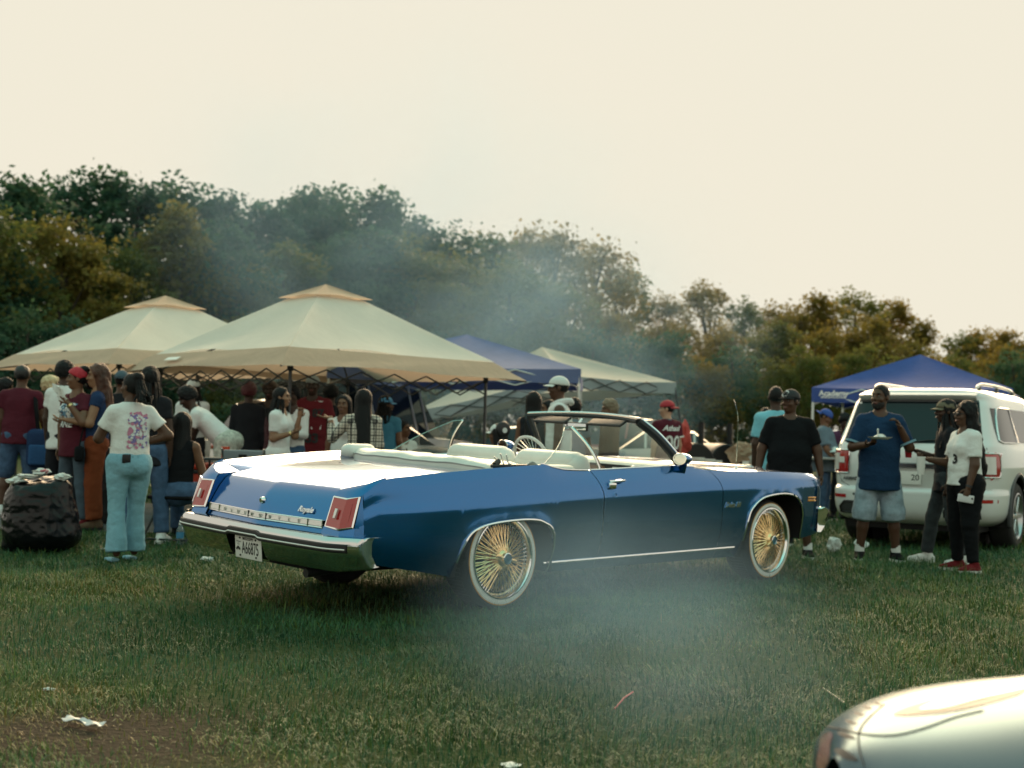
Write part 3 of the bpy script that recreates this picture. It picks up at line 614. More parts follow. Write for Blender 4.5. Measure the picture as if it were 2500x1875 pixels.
pl = MB(); pl.rbox((-1.372, -.02, .432), (.006, .30, .150), .012, Matrix.Rotation(R(-6), 3, 'Y')); plate = BP(pl, 'license_plate', mat('plate_white', (0.78, 0.78, 0.75), 0.4, var=.06, vscale=30))
pm = lambda y, z: TB @ frame((-1.3765 - (z-.432)*.105, y, z), (0, -1, 0), (-.105, 0, 1))
sign('MISSISSIPPI', 'plate_text', BLACKTXT, plate, pm(-.02, .486), .026, bold=.0003)
M_ = pm(-.045, .424) @ Matrix.Diagonal((.62, 1.15, 1, 1)); sign('A66875', 'plate_number', BLACKTXT, plate, M_, .098, bold=.001)
sign('Antique\nCar', 'plate_text', BLACKTXT, plate, pm(.088, .455), .017, shear=.3)
cb = MB(); cb.rbox((-1.3775, .090, .420), (.002, .040, .010), .001); cb.rbox((-1.3775, .092, .428), (.002, .02, .008), .001); cb.lathe([(0, -.001), (.007, -.001), (.007, .001), (0, .001)], 12, axis='x', c=(-1.3775, .105, .415)); cb.lathe([(0, -.001), (.007, -.001), (.007, .001), (0, .001)], 12, axis='x', c=(-1.3775, .075, .415)); BP(cb, 'plate_picture', BLACKTXT, plate)
for yy, zz in ((.07, .488), (-.11, .488), (.07, .376), (-.11, .376)):
    b_ = MB(); b_.lathe([(0, -.006), (.006, -.005), (.007, 0)], 10, axis='x', c=(-1.375 - (zz-.432)*.105, yy, zz)); BP(b_, 'plate_screw', BLACKP, plate)
# hood and cowl
mb = MB(); mb.grid([[(x, y, zhood(x, y)) for y in np.linspace(-.718, .718, 33)] for x in np.linspace(2.33, 4.05, 36)]); BP(mb, 'hood', BLUE, sharp=40)
mb = MB(); mb.grid([[(x, y, zhood(2.3, y)-.004-.02*(x < 2.2)) for y in np.linspace(-.80, .80, 17)] for x in (2.05, 2.18, 2.325)]); BP(mb, 'cowl', BLUE)
sign('Delta 88', 'fender_badge', CHROME, CAR, TB @ frame((2.545, -yside(2.545, .72)-.004, .718), (1, 0, 0), (0, .02, 1)), .058, shear=.45, bold=.001, ext=.003)
an = MB(); a0 = (2.86, -.80, zhood(2.86, .8)-.01); an.lathe([(.018, 0), (.016, .02), (.007, .03)], 10, c=a0); an.tube(crom([a0, (2.86, -.80, a0[2]+.30), (2.85, -.80, a0[2]+.46), (2.80, -.79, a0[2]+.58)], 4), np.linspace(.0035, .0018, 13), 6); BP(an, 'antenna', CHROME)
# front bumper
mb = MB(); fb = [(-.10, .655), (-.02, .668), (.03, .65), (.045, .60), (.03, .55), (-.02, .50), (-.09, .45)]
G = [[(4.14 - .05*(abs(y)/.93)**2 - .09*float(ss(.8, .97, abs(y))) + dx, y, z) for dx, z in fb] for y in np.linspace(-.97, .97, 41)]; mb.grid(G)
for sg in (-1, 1): mb.grid([[(4.02-.02*k+dx*(1-.2*k), sg*(.97+.01*k), z) for dx, z in fb] for k in (0, 1)] + [[(3.90, sg*.96, z) for dx, z in fb]])
fbp = BP(mb, 'front_bumper', CHROME, sharp=30)
mb = MB(); mb.tube([(4.19 - .05*(abs(y)/.93)**2 - .09*float(ss(.8, .97, abs(y))), y, .60) for y in np.linspace(-.97, .97, 31)], .018, 6, flat=1.6); BP(mb, 'rubber_strip', BLACKP, fbp)
# underbody, floor tub
mb = MB(); mb.box((1.4, 0, .40), (5.1, 1.1, .16)); mb.box((.05+1.55, 0, .34), (2.1, 1.80, .10)); mb.box((-.85, 0, .50), (.6, 1.5, .26)); BP(mb, 'underbody', DARK)
mb = MB(); mb.box((-.62, 0, .36), (.9, .9, .12)); mb.tube([(-1.3, -.55, .33), (-.9, -.55, .36), (.0, -.5, .33)], .03, 8); BP(mb, 'fuel_tank', BLACKP)
# windscreen: frame, glass, header rail, visor, mirror
wb = lambda t: np.array((2.13+.17*(1-t*t), .765*t, 1.028+.016*(1-t*t))); wt = lambda t: np.array((1.79+.085*(1-t*t), .605*t, 1.352+.026*(1-t*t)))
mb = MB(); mb.grid([[wb(t)*(1-s_)+wt(t)*s_ + np.array((.02*math.sin(PI*s_), 0, 0)) for s_ in np.linspace(.02, .98, 7)] for t in np.linspace(-.97, .97, 17)]); BP(mb, 'windscreen', CARGLASS)
ws = MB(); ws.tube([wt(t) for t in np.linspace(-1, 1, 21)], .030, 8, flat=.8); wsf = BP(ws, 'windscreen_header', mat('black_vinyl', (.015, .016, .018), .5, bump=.15, bscale=150))
ws = MB(); ws.tube([wt(t)+np.array((.016, 0, .022)) for t in np.linspace(-1.02, 1.02, 21)], .013, 6); BP(ws, 'header_trim', CHROME, wsf)
for sg in (-1, 1):
    P = [wt(sg*1.0), wt(sg*1.0)*.66+wb(sg*1.0)*.34+np.array((.012, sg*.012, .012)), wt(sg)*.3+wb(sg)*.7+np.array((.01, sg*.012, .008)), wb(sg*1.0)]
    ws = MB(); ws.tube(crom(P, 5), .034, 8); pil = BP(ws, 'windscreen_pillar', MATS['black_vinyl'])
    ws = MB(); ws.tube([p+np.array((.018, sg*.020, .018)) for p in crom(P, 5)], .014, 6); BP(ws, 'pillar_trim', CHROME, pil)
    v = MB(); v.rbox((1.765, sg*.30, 1.330), (.10, .36, .022), .01, Matrix.Rotation(R(-28), 3, 'Y')); BP(v, 'sun_visor', MATS['black_vinyl'])
    # wing mirror
    mr = MB(); G = []
    for k, (dx, s_) in enumerate(((0, 1.0), (.03, 1.0), (.08, .85), (.12, .5), (.135, .12))):
        G.append([(1.865+dx, sg*(.975+.068*s_*math.cos(a)*.9), 1.082+.046*s_*math.sin(a)) for a in np.linspace(0, 2*PI, 20, endpoint=False)])
    mr.grid(G, closev=True); mr.tube([(1.92, sg*.97, 1.05), (1.94, sg*.945, 1.01), (1.95, sg*.915, .985)], [.03, .032, .045], 8); mir = BP(mr, 'wing_mirror', BLUE)
    mg = MB(); mg.add([(1.862, sg*(.975+.056*math.cos(a)), 1.082+.038*math.sin(a)) for a in np.linspace(0, 2*PI, 24, endpoint=False)], [tuple(range(24))]); BP(mg, 'mirror_glass', mat('mirror', (.6, .64, .66), .02, 1.0), mir, smooth=False)
    mg = MB(); mg.tube([(1.862, sg*(.975+.060*math.cos(a)), 1.082+.041*math.sin(a)) for a in np.linspace(0, 2*PI, 25)], .006, 6); BP(mg, 'mirror_rim', CHROME, mir)
    # rear quarter window, raised
    bf, br_, tf, tr_ = (1.095, .83, .985), (.46, .84, 1.01), (1.015, .60, 1.292), (.93, .612, 1.285)
    bow = lambda s_: .045*math.sin(PI*s_)
    G = []
    for t in np.linspace(0, 1, 9):
        b0 = np.array(br_)*(1-t)+np.array(bf)*t; t0 = np.array(tr_)*(1-t)+np.array(tf)*t
        G.append([((b0*(1-s_)+t0*s_)[0], sg*((b0*(1-s_)+t0*s_)[1]+bow(s_)), (b0*(1-s_)+t0*s_)[2]) for s_ in np.linspace(0, 1, 9)])
    mb = MB(); mb.grid(G); qw = BP(mb, 'quarter_window', glass_mat('quarter_glass', (.86, .93, .92), f0=.10))
    mb = MB(); mb.tube([np.array(G[-1][k])+np.array((.006, 0, 0)) for k in range(9)], .0105, 6); BP(mb, 'window_rail', CHROME, qw)
    mb = MB(); mb.tube([np.array(G[-1][k])+np.array((.022, 0, 0)) for k in range(9)], .008, 6); BP(mb, 'window_seal', BLACKP, qw)
    mb = MB(); mb.tube([np.array(G[0][k]) for k in range(9)] + [np.array(G[k][-1]) for k in range(9)], .0035, 5); BP(mb, 'window_edge', mat('glass_edge', (.25, .42, .40), .1), qw)
mm = MB(); mm.rbox((1.755, 0.02, 1.285), (.02, .26, .07), .012); rv = BP(mm, 'rear_view_mirror', BLACKP); mm = MB(); mm.rbox((1.743, 0.02, 1.285), (.003, .235, .052), .001); BP(mm, 'mirror_glass', MATS['mirror'], rv)
mm = MB(); mm.tube([(1.76, .0, 1.31), (1.80, 0, 1.35)], .01, 6); BP(mm, 'mirror_stem', CHROME, rv)
# cabin
mb = MB(); mb.box((1.4, 0, .47), (2.1, 1.5, .03)); BP(mb, 'cabin_floor', mat('blue_carpet', (.012, .03, .09), .95))
mb = MB(); mb.grid([[(2.26, y, 1.025), (2.02, y, 1.022), (1.94, y, 1.005), (1.925, y, .985), (1.95, y, .86), (2.05, y, .72)] for y in np.linspace(-.76, .76, 17)]); dash = BP(mb, 'dashboard', mat('dash_dark', (.02, .022, .025), .5))
mb = MB(); mb.grid([[(2.27, y, 1.031), (2.03, y, 1.029), (1.945, y, 1.014), (1.922, y, .994)] for y in np.linspace(-.765, .765, 17)]); BP(mb, 'dash_pad', VINYL, dash)
for yy, w_, mt in ((-.05, .22, mat('wood_trim', (.16, .07, .025), .4, var=.4, vscale=20)), (-.32, .16, SILVERT), (-.58, .2, BLACKP), (.35, .4, BLACKP)):
    q_ = MB(); q_.rbox((1.932, yy, .94), (.02, w_, .07), .008); BP(q_, 'dash_panel', mt, dash)
kn = MB(); kn.lathe([(0, -.03), (.014, -.03), (.016, 0)], 12, axis='x', c=(1.93, -.47, .985)); BP(kn, 'dash_knob', CHROME, dash)
sw = MB(); Ms = Matrix.Translation((1.63, .38, 1.0)) @ Matrix.Rotation(R(-24), 4, 'Y')
sw.tube([Ms @ Vector((0, .195*math.cos(a), .195*math.sin(a))) for a in np.linspace(0, 2*PI, 33)], .014, 8); stw = BP(sw, 'steering_wheel', mat('pale_grip', (.55, .58, .58), .45))
sp = MB()
for a in np.linspace(0, 2*PI, 24, endpoint=False): sp.tube([Ms @ Vector((.03, .05*math.cos(a), .05*math.sin(a))), Ms @ Vector((0, .19*math.cos(a), .19*math.sin(a)))], .004, 5)
sp.lathe([(0, -.0), (.055, .0), (.055, .05)], 16, axis='x', M=Ms.to_3x3(), c=(1.63, .38, 1.0)); sp.tube([(1.66, .38, 1.0), (1.95, .38, .90)], .03, 8); BP(sp, 'wheel_spokes', CHROME, stw)
def cushion(c, d, r, rx=0, ry=0): 
    m_ = MB(); m_.rbox(c, d, r, Matrix.Rotation(ry, 3, 'Y') @ Matrix.Rotation(rx, 3, 'X'), n=5); return m_
for sg in (-1, 1):
    fs = BP(cushion((1.07, sg*.39, .86), (.20, .70, .48), .09, 0, R(-10)), 'front_seat', VINYL)
    BP(cushion((1.03, sg*.39, 1.035), (.17, .62, .14), .065, 0, R(-10)), 'seat_headroll', VINYL, fs)
    BP(cushion((1.34, sg*.39, .62), (.52, .70, .17), .07, 0, R(-6)), 'seat_cushion', VINYL, fs)
    mb = MB(); mb.grid([[(x, sg*(.80), z) for x in np.linspace(.48, 2.0, 9)] for z in (.5, .75, .985)]); BP(mb, 'door_card', VINYL)
    mb = cushion((.60, sg*.76, .82), (.50, .16, .40), .05); BP(mb, 'rear_armrest', VINYL)
    bl_ = MB(); bl_.rbox((.52, sg*.80, .985), (.42, .035, .03), .012); BP(bl_, 'side_seal', BLACKP)
rs = BP(cushion((.44, 0, .86), (.18, 1.28, .34), .08, 0, R(-14)), 'rear_seat', VINYL); BP(cushion((.68, 0, .62), (.5, 1.28, .16), .07), 'seat_cushion', VINYL, rs)
# folded top under its white boot, sagging open at the right end
G = []
for k, y in enumerate(np.linspace(-.80, .80, 33)):
    e_ = abs(y)/.80; lift = 1-max(0, (e_-.80)/.2)**2*.55; sag = -.035*float(ss(-.35, -.8, y)); w_ = .02*math.sin(y*9)+.012*math.sin(y*23)
    x0 = -.10 + .16*(e_**3); x1 = .50 + .03*e_
    pr = [(x0, .972), (x0+.008, .972+.04*lift), (x0+.05, .972+.078*lift), (x0+.16, .972+.082*lift), (x0+.28, .972+.068*lift), (x1-.12, .972+.06*lift), (x1-.03, .972+.045*lift), (x1, .955)]
    pr = crom([(a, b_) for a, b_ in pr], 3)
    G.append([(p[0], y, p[1] + sag*math.sin(PI*j/(len(pr)-1)) + w_*.35*math.sin(PI*j/(len(pr)-1))) for j, p in enumerate(pr)])
boot = MB(); boot.grid(G); boot = BP(boot, 'top_boot', VINYL, sharp=60)
pp = MB(); pp.tube([(G[k][3][0]-.004, G[k][3][1], G[k][3][2]+.004) for k in range(33)], .007, 6); BP(pp, 'piping', VINYL, boot)
BP(cushion((.10, .765, 1.015), (.30, .13, .13), .06), 'boot_roll', VINYL, boot)
for k, (xx, zz, rr) in enumerate(((.06, 1.0, .0), (.10, 1.035, .25), (.14, 1.05, .4))):     # loose folds at the open end
    fo = MB(); fo.grid([[(xx+.05*t+.10*s_-.02*k*s_, -.775+.05*t-.02*k, zz+.075*(1-s_)*(1-.3*k)+.012*math.sin(7*s_+k)-.05*s_) for s_ in np.linspace(0, 1, 9)] for t in np.linspace(0, 1, 5)]); BP(fo, 'boot_fold', VINYL, boot, thick=.008)
fo = MB(); fo.grid([[(.30+.22*s_, -.80+.10*t, 1.0+.05*math.sin(PI*s_)**2*(1-t)-.02*t) for s_ in np.linspace(0, 1, 9)] for t in np.linspace(0, 1, 4)]); BP(fo, 'boot_flap', VINYL, boot, thick=.006)
ar = MB(); ar.rbox((.20, -.79, 1.012), (.34, .05, .024), .01); ar.tube([(.05, -.79, 1.02), (.1, -.78, 1.045)], .02, 8); BP(ar, 'top_bow', BLACKP)
# wheels
def make_wheel():
    RW, rw_, rl_ = .338, .311, .268
    e = empty('wheel'); e.parent = CAR
    t = MB(); t.lathe([(rl_-.01, -.010), (rl_+.012, -.002), (rw_, .003), (rw_+.014, -.004), (RW-.008, -.020), (RW, -.045), (RW, -.20), (RW-.02, -.235), (rw_, -.25), (rl_-.01, -.24)], 72, axis='y'); tyre = t.build('tyre', RUBBER, e, sharp=50)
    gr = MB()
    for k in range(72):
        a = 2*PI*k/72; gr.rbox(((RW+.0015)*math.cos(a), -.128, (RW+.0015)*math.sin(a)), (.006, .13, .018), .002, Matrix.Rotation(-a, 3, 'Y'), n=1)
    gr.build('tread', RUBBER, tyre)
    w = MB(); w.lathe([(rl_+.006, .0012), (rl_+.014, .0090), (rw_-.012, .0090), (rw_-.006, .0060), (rw_-.005, .003)], 72, axis='y'); w.build('whitewall', WHITEW, e)
    w = MB(); w.lathe([(rw_-.006, .003), (rw_-.004, .0056), (rw_+.001, .0050), (rw_+.002, .001)], 72, axis='y'); w.build('gold_stripe', MUST, e)
    r_ = MB(); r_.lathe([(rl_+.008, .004), (rl_+.004, .012), (rl_-.004, .013), (rl_-.010, .004), (rl_-.016, -.010), (rl_-.020, -.03)], 72, axis='y'); r_.build('rim', CHROME, e, sharp=25); r_ = MB(); r_.lathe([(rl_-.020, -.03), (rl_-.030, -.035), (rl_-.034, -.075), (rl_-.048, -.085), (rl_-.052, -.15), (rl_-.03, -.22)], 72, axis='y'); r_.build('rim_barrel', mat('gold_chrome', (.42, .33, .20), .22, 1.0), e, sharp=25)
    bk = MB(); bk.lathe([(0, -.16), (.17, -.16), (.225, -.15)], 48, axis='y'); bk.build('brake_drum', DARK, e)
    s_ = MB(); nip = MB()
    for k in range(60):
        for j, (ro_, yo, ri, yi, tw) in enumerate(((rl_-.026, -.034, .052, .012, .16), (rl_-.040, -.075, .070, -.052, -.22))):
            a = 2*PI*(k+.5*j)/60; b = a + tw*(1 if k % 2 else -1)
            p, q_ = Vector((ro_*math.cos(a), yo, ro_*math.sin(a))), Vector((ri*math.cos(b), yi, ri*math.sin(b)))
            s_.tube([p, q_], .0036, 5, cap=False); d = (q_-p).normalized(); nip.tube([p-d*.004, p+d*.018], .0046, 6)
    tag(s_.build('spokes', GOLD, e), kind='stuff'); tag(nip.build('spoke_nipples', CHROME, e), kind='stuff')
    h = MB(); h.lathe([(.085, -.075), (.082, -.05), (.066, -.045), (.058, -.01), (.060, .010), (.050, .022), (.040, .028), (.038, .045), (.0, .045)], 36, axis='y')
    h.build('hub', GOLD, e, sharp=30)
    for k in range(2):
        a = 2*PI*k/2+.35; ear = MB(); ear.rbox((.062*math.cos(a), .034, .062*math.sin(a)), (.075, .016, .026), .006, Matrix.Rotation(-a, 3, 'Y')); ear.build('knock_off_ear', GOLD, e)
    cpm = MB(); cpm.lathe([(.040, .040), (.040, .050), (.034, .053), (.033, .047)], 30, axis='y'); cpm.build('cap_ring', CHROME, e)
    cpm = MB(); cpm.lathe([(.034, .047), (.0, .049)], 30, axis='y'); cpm.build('hub_cap', mat('cap_blue', (.02, .10, .16), .2, coat=1), e)
    return e
w0 = make_wheel()
for k, (x, sg, st_) in enumerate(((0, -1, 0), (3.15, -1, .03), (0, 1, 0), (3.15, 1, .03))):
    w = w0 if k == 0 else copy_tree(w0, CAR); w.location = (x, sg*.962, .377); w.rotation_euler = (0, .4*k, st_) if sg > 0 else (0, .7*k+.1, PI+st_)
    w.name = 'wheel'
# ------------------------------------------------------------------ tents
CREAM = mat('cream_canopy', (0.95, 0.88, 0.79), 0.75, bump=0.5, bscale=7, tr=0.36, var=.06, vscale=2)
TAN = mat('tan_canopy', (0.64, 0.47, 0.35), 0.75, bump=0.55, bscale=11, tr=0.36, var=.08, vscale=3)
PURPLE = mat('violet_blue_canopy', (0.16, 0.22, 0.44), 0.7, bump=0.3, bscale=12, tr=0.25, var=.1, vscale=3)
BLUEC = mat('royal_blue_canopy', (0.045, 0.095, 0.36), 0.7, bump=0.3, bscale=12, tr=0.2, var=.1, vscale=3)
GREYC = mat('pale_grey_canopy', (0.84, 0.79, 0.72), 0.7, bump=0.3, bscale=12, tr=0.5, var=.07, vscale=3)
GREYB = mat('grey_valance', (0.36, 0.42, 0.45), 0.75, bump=0.3, bscale=12, tr=0.2)
STEELD = mat('dark_tent_pole', (0.06, 0.065, 0.07), 0.45, 0.6); STEELW = mat('white_tent_pole', (0.7, 0.71, 0.70), 0.4, 0.2)
def edge_pts(A, B, n): return [A*(1-t)+B*t for t in np.linspace(0, 1, n)]
def panel(top0, top1, e0, e1, sag, scallop, n=15, m_=10, ph=0, v0=0.0, v1=1.0, wr=0.012):
    G = []
    for u in np.linspace(0, 1, n):
        a = top0*(1-u)+top1*u; b = e0*(1-u)+e1*u; mid = (e0+e1)/2; b = b + (np.array([*((top0+top1)/2-mid)[:2], 0])*0.05 + np.array([0, 0, scallop]))*math.sin(PI*u)
        r_ = []
        for v in np.linspace(v0, v1, m_):
            p = a*(1-v)+b*v; p = p + np.array([0, 0, -sag*math.sin(PI*v)*math.sin(PI*u)**0.6 + wr*math.sin(9*u+ph+5*v)*v*(1-abs(2*u-1)*.7)]); r_.append(p)
        G.append(r_)
    return G
def gazebo(F, s, th, ze, zp, label, zg):
    c, d = math.cos(th), math.sin(th); F = np.array([*F, ze]); e1 = np.array([c, d, 0]); e2 = np.array([-d, c, 0])
    C = [F, F+s*e1, F+s*(e1+e2), F+s*e2]; cen = F+s/2*(e1+e2); cen[2] = zp
    root = empty('canopy_tent', (cen[0], cen[1], zg), 0, label, 'tent'); o = np.array([cen[0], cen[1], zg]); L = lambda P: np.array(P)-o
    ze_top = zp-.22; vt = [cen+(k_-cen)*.19 for k_ in C]
    for v in vt: v[2] = ze_top
    cap = [cen+(k_-cen)*.235 for k_ in C]
    for v in cap: v[2] = zp-.21
    for k in range(4):
        a, b = C[k], C[(k+1) % 4]; ta, tb = vt[k], vt[(k+1) % 4]
        am, bm = ta+(a-ta)*.80, tb+(b-tb)*.80; am[2] += .035; bm[2] += .035
        for (t0, t1, q0, q1, mt, nm, sg_, sc) in ((ta, tb, am, bm, CREAM, 'roof_panel', .10, .015), (am, bm, a, b, TAN, 'border_panel', .0, .03)):
            mb = MB(); mb.grid([[L(p) for p in r_] for r_ in panel(t0, t1, q0, q1, sg_, sc, n=21, ph=k*2, wr=.018 if nm == 'border_panel' else .028)]); mb.build(nm, mt, root)
        mb = MB(); mb.grid([[L(p) for p in r_] for r_ in panel(cen, cen, cap[k], cap[(k+1) % 4], .03, .015, n=13, m_=6, ph=k)]); mb.build('vent_cap', TAN, root)
        lg = cen+(C[k]-cen)*.80; lt = np.array([lg[0], lg[1], ze+.06]); lb = np.array([lg[0], lg[1], zg-.02]); mb = MB(); mb.tube([L(lb), L(lt)], .021, 8); leg = mb.build('leg', STEELD, root)
        mb = MB(); mb.rbox(L(lt-np.array([0, 0, .05])), (.07, .07, .10), .01); mb.build('bracket', BLACKP, leg)
        mb = MB(); mb.tube([L(lt), L(C[k]+np.array([0, 0, -.01]))], .012, 6); mb.tube([L(lt+np.array([0, 0, -.02])), L(cen*.97+lt*.03+np.array([0, 0, -.3]))], .013, 6); mb.build('roof_strut', STEELD, root)
        l2 = cen+(C[(k+1) % 4]-cen)*.80; l2 = np.array([l2[0], l2[1], ze+.02]); lt = np.array([lg[0], lg[1], ze+.02])
        P = edge_pts(lt, l2, 7); mb = MB()
        for j in range(6):
            z0, z1 = (-.02, -.22) if j % 2 == 0 else (-.22, -.02)
            mb.tube([L(P[j]+np.array([0, 0, z0])), L(P[j+1]+np.array([0, 0, z1]))], .010, 6); mb.tube([L(P[j]+np.array([0, 0, -.24-z0])), L(P[j+1]+np.array([0, 0, -.24-z1]))], .010, 6)
        mb.build('truss', STEELD, root)
    # small white maker's patch on the border
    return root, L, C, cen, vt
rt, L_, C_, cen_, vt_ = gazebo((-2.705, 15.0), 4.0, R(43.4), 1.955, 3.24, 'cream canopy tent with tan border and vent cap standing behind the convertible', .11)
t_ = .72; a_ = C_[3]*(t_)+C_[0]*(1-t_); up_ = vt_[3]*(t_)+vt_[0]*(1-t_)
pt = MB(); ex = (C_[0]-C_[3])/4.0; M_ = frame(np.array(a_*.90+up_*.10)-np.array(rt.location)+np.array((-.02, -.03, .05)), ex, up_-a_); pt.add([M_ @ Vector(p) for p in ((-.17, -.04, 0), (.17, -.04, 0), (.17, .04, 0), (-.17, .04, 0))], [(0, 1, 2, 3)]); pt.build('cloth_patch', mat('white_cloth_patch', (.8, .8, .76), .8), rt)
gazebo((-5.53, 17.5), 4.0, R(45), 2.04, 3.28, 'cream canopy tent with tan border behind the group by the trash bag', .11)
def popup(corners, peak, zg, mt, mv, pole, label, val=.22, legs=None, sag=.06):
    C = [np.array(p, float) for p in corners]; pk = np.array(peak, float); root = empty('popup_tent', (pk[0], pk[1], zg), 0, label, 'tent'); o = np.array(root.location); L = lambda P: np.array(P)-o
    for k in range(4):
        a, b = C[k], C[(k+1) % 4]; mb = MB(); mb.grid([[L(p) for p in r_] for r_ in panel(pk, pk, a, b, sag, -.03, n=19, ph=k)]); mb.build('roof_panel', mt, root)
        G = []
        for u in np.linspace(0, 1, 19):
            p = panel(pk, pk, a, b, sag, -.03, n=19, ph=k)[int(round(u*18))][-1]; out = ((a+b)/2-pk); out[2] = 0; out /= np.linalg.norm(out)
            G.append([L(p+out*(.01*math.sin(14*u+k)*t) - np.array([0, 0, val*t*(1-.06*math.sin(PI*u))])) for t in np.linspace(0, 1, 5)])
        mb = MB(); mb.grid(G); mb.build('valance', mv, root, thick=.002)
        ft = legs[k] if legs else (C[k][0], C[k][1]); mb = MB(); mb.tube([L((ft[0], ft[1], zg-.02)), L(C[k]*.985+pk*.015+np.array([0, 0, -.03 - (C[k]*.985+pk*.015)[2] + C[k][2]]))], .022, 6); lg = mb.build('leg', pole, root)
        mb = MB(); mb.rbox(L(C[k]*.97+pk*.03+np.array([0, 0, -.12])), (.07, .07, .09), .012); mb.build('bracket', BLACKP, lg)
        mb = MB(); P = edge_pts(C[k]*.97+pk*.03, C[(k+1) % 4]*.97+pk*.03, 5)
        for q in P: q[2] = np.interp(np.linalg.norm(q-P[0]), [0, np.linalg.norm(P[-1]-P[0])], [C[k][2], C[(k+1) % 4][2]])
        for j in range(4):
            z0, z1 = (-.03, -.27) if j % 2 == 0 else (-.27, -.03)
            mb.tube([L(P[j]+np.array([0, 0, z0])), L(P[j+1]+np.array([0, 0, z1]))], .012, 6); mb.tube([L(P[j]+np.array([0, 0, -.30-z0])), L(P[j+1]+np.array([0, 0, -.30-z1]))], .012, 6)
        mb.build('truss', pole, root)
        mb = MB(); mb.tube([L(C[k]*.96+pk*.04+np.array([0, 0, -.06])), L(pk*.96+C[k]*.04+np.array([0, 0, -.10]))], .012, 6); mb.build('roof_strut', pole, root)
    return root
cB = np.array([-.795, 21.9]); dg = np.array([1.855, -2.1]); pr = np.array([-dg[1], dg[0]])
pb = popup([(*(cB+dg), 2.26), (*(cB+pr), 2.28), (*(cB-dg), 2.26), (*(cB-pr), 2.24)], (*cB, 2.91), .03, PURPLE, PURPLE, STEELW, 'violet blue popup tent with white poles behind the cream tent')
for k in range(2):                        # pale piping along the ridges
    pass
wF, wR, wL = np.array([.94, 24.5]), np.array([3.49, 27.3]), np.array([-2.06, 27.3]); wB = wR+wL-wF
popup([(*wF, 2.39), (*wR, 2.42), (*wB, 2.2), (*wL, 1.66)], (*((wR+wL)/2+np.array([-.1, -.1])), 3.10), .0, GREYC, GREYB, STEELD, 'pale grey popup tent leaning with one corner let down low', val=.24, legs=[(1.0, 24.5), (3.85, 27.0), tuple(wB), tuple(wL)], sag=.12)
cA = np.array([6.92, 21.8]); dA = np.array([-2.02, -.8]); pA = np.array([-dA[1], dA[0]])
pa = popup([(*(cA+dA), 2.12), (*(cA+pA), 2.12), (*(cA-dA), 2.12), (*(cA-pA), 2.12)], (*cA, 2.76), .0, BLUEC, BLUEC, STEELW, 'royal blue popup tent with white lettering behind the white sport utility vehicle', val=.24, sag=.10)
a = cA+dA; 
for k_, (q1, q2) in enumerate(((cA+dA, cA+pA), (cA+dA, cA-pA))):
    ex = (q2-q1)/np.linalg.norm(q2-q1); nrm = np.array([ex[1], -ex[0]])
    if nrm @ (-(q1+q2)/2) < 0: nrm = -nrm
    if ex[0] < 0: continue
    if (q1+q2)[1]/2 > cA[1]: continue
    p0 = q1+ex*.36+nrm*.05; M_ = frame((p0[0]-cA[0], p0[1]-cA[1], 2.02), (*ex, 0), (0, 0, 1))
    sign('Academy', 'valance_lettering', WHITEP, pa, M_, .125, bold=.004)
    p0 = q1+ex*.36+nrm*.05; M_ = frame((p0[0]-cA[0], p0[1]-cA[1], 1.955), (*ex, 0), (0, 0, 1)); sign('SPORTS+OUTDOORS', 'valance_lettering', WHITEP, pa, M_, .042, bold=.0015)
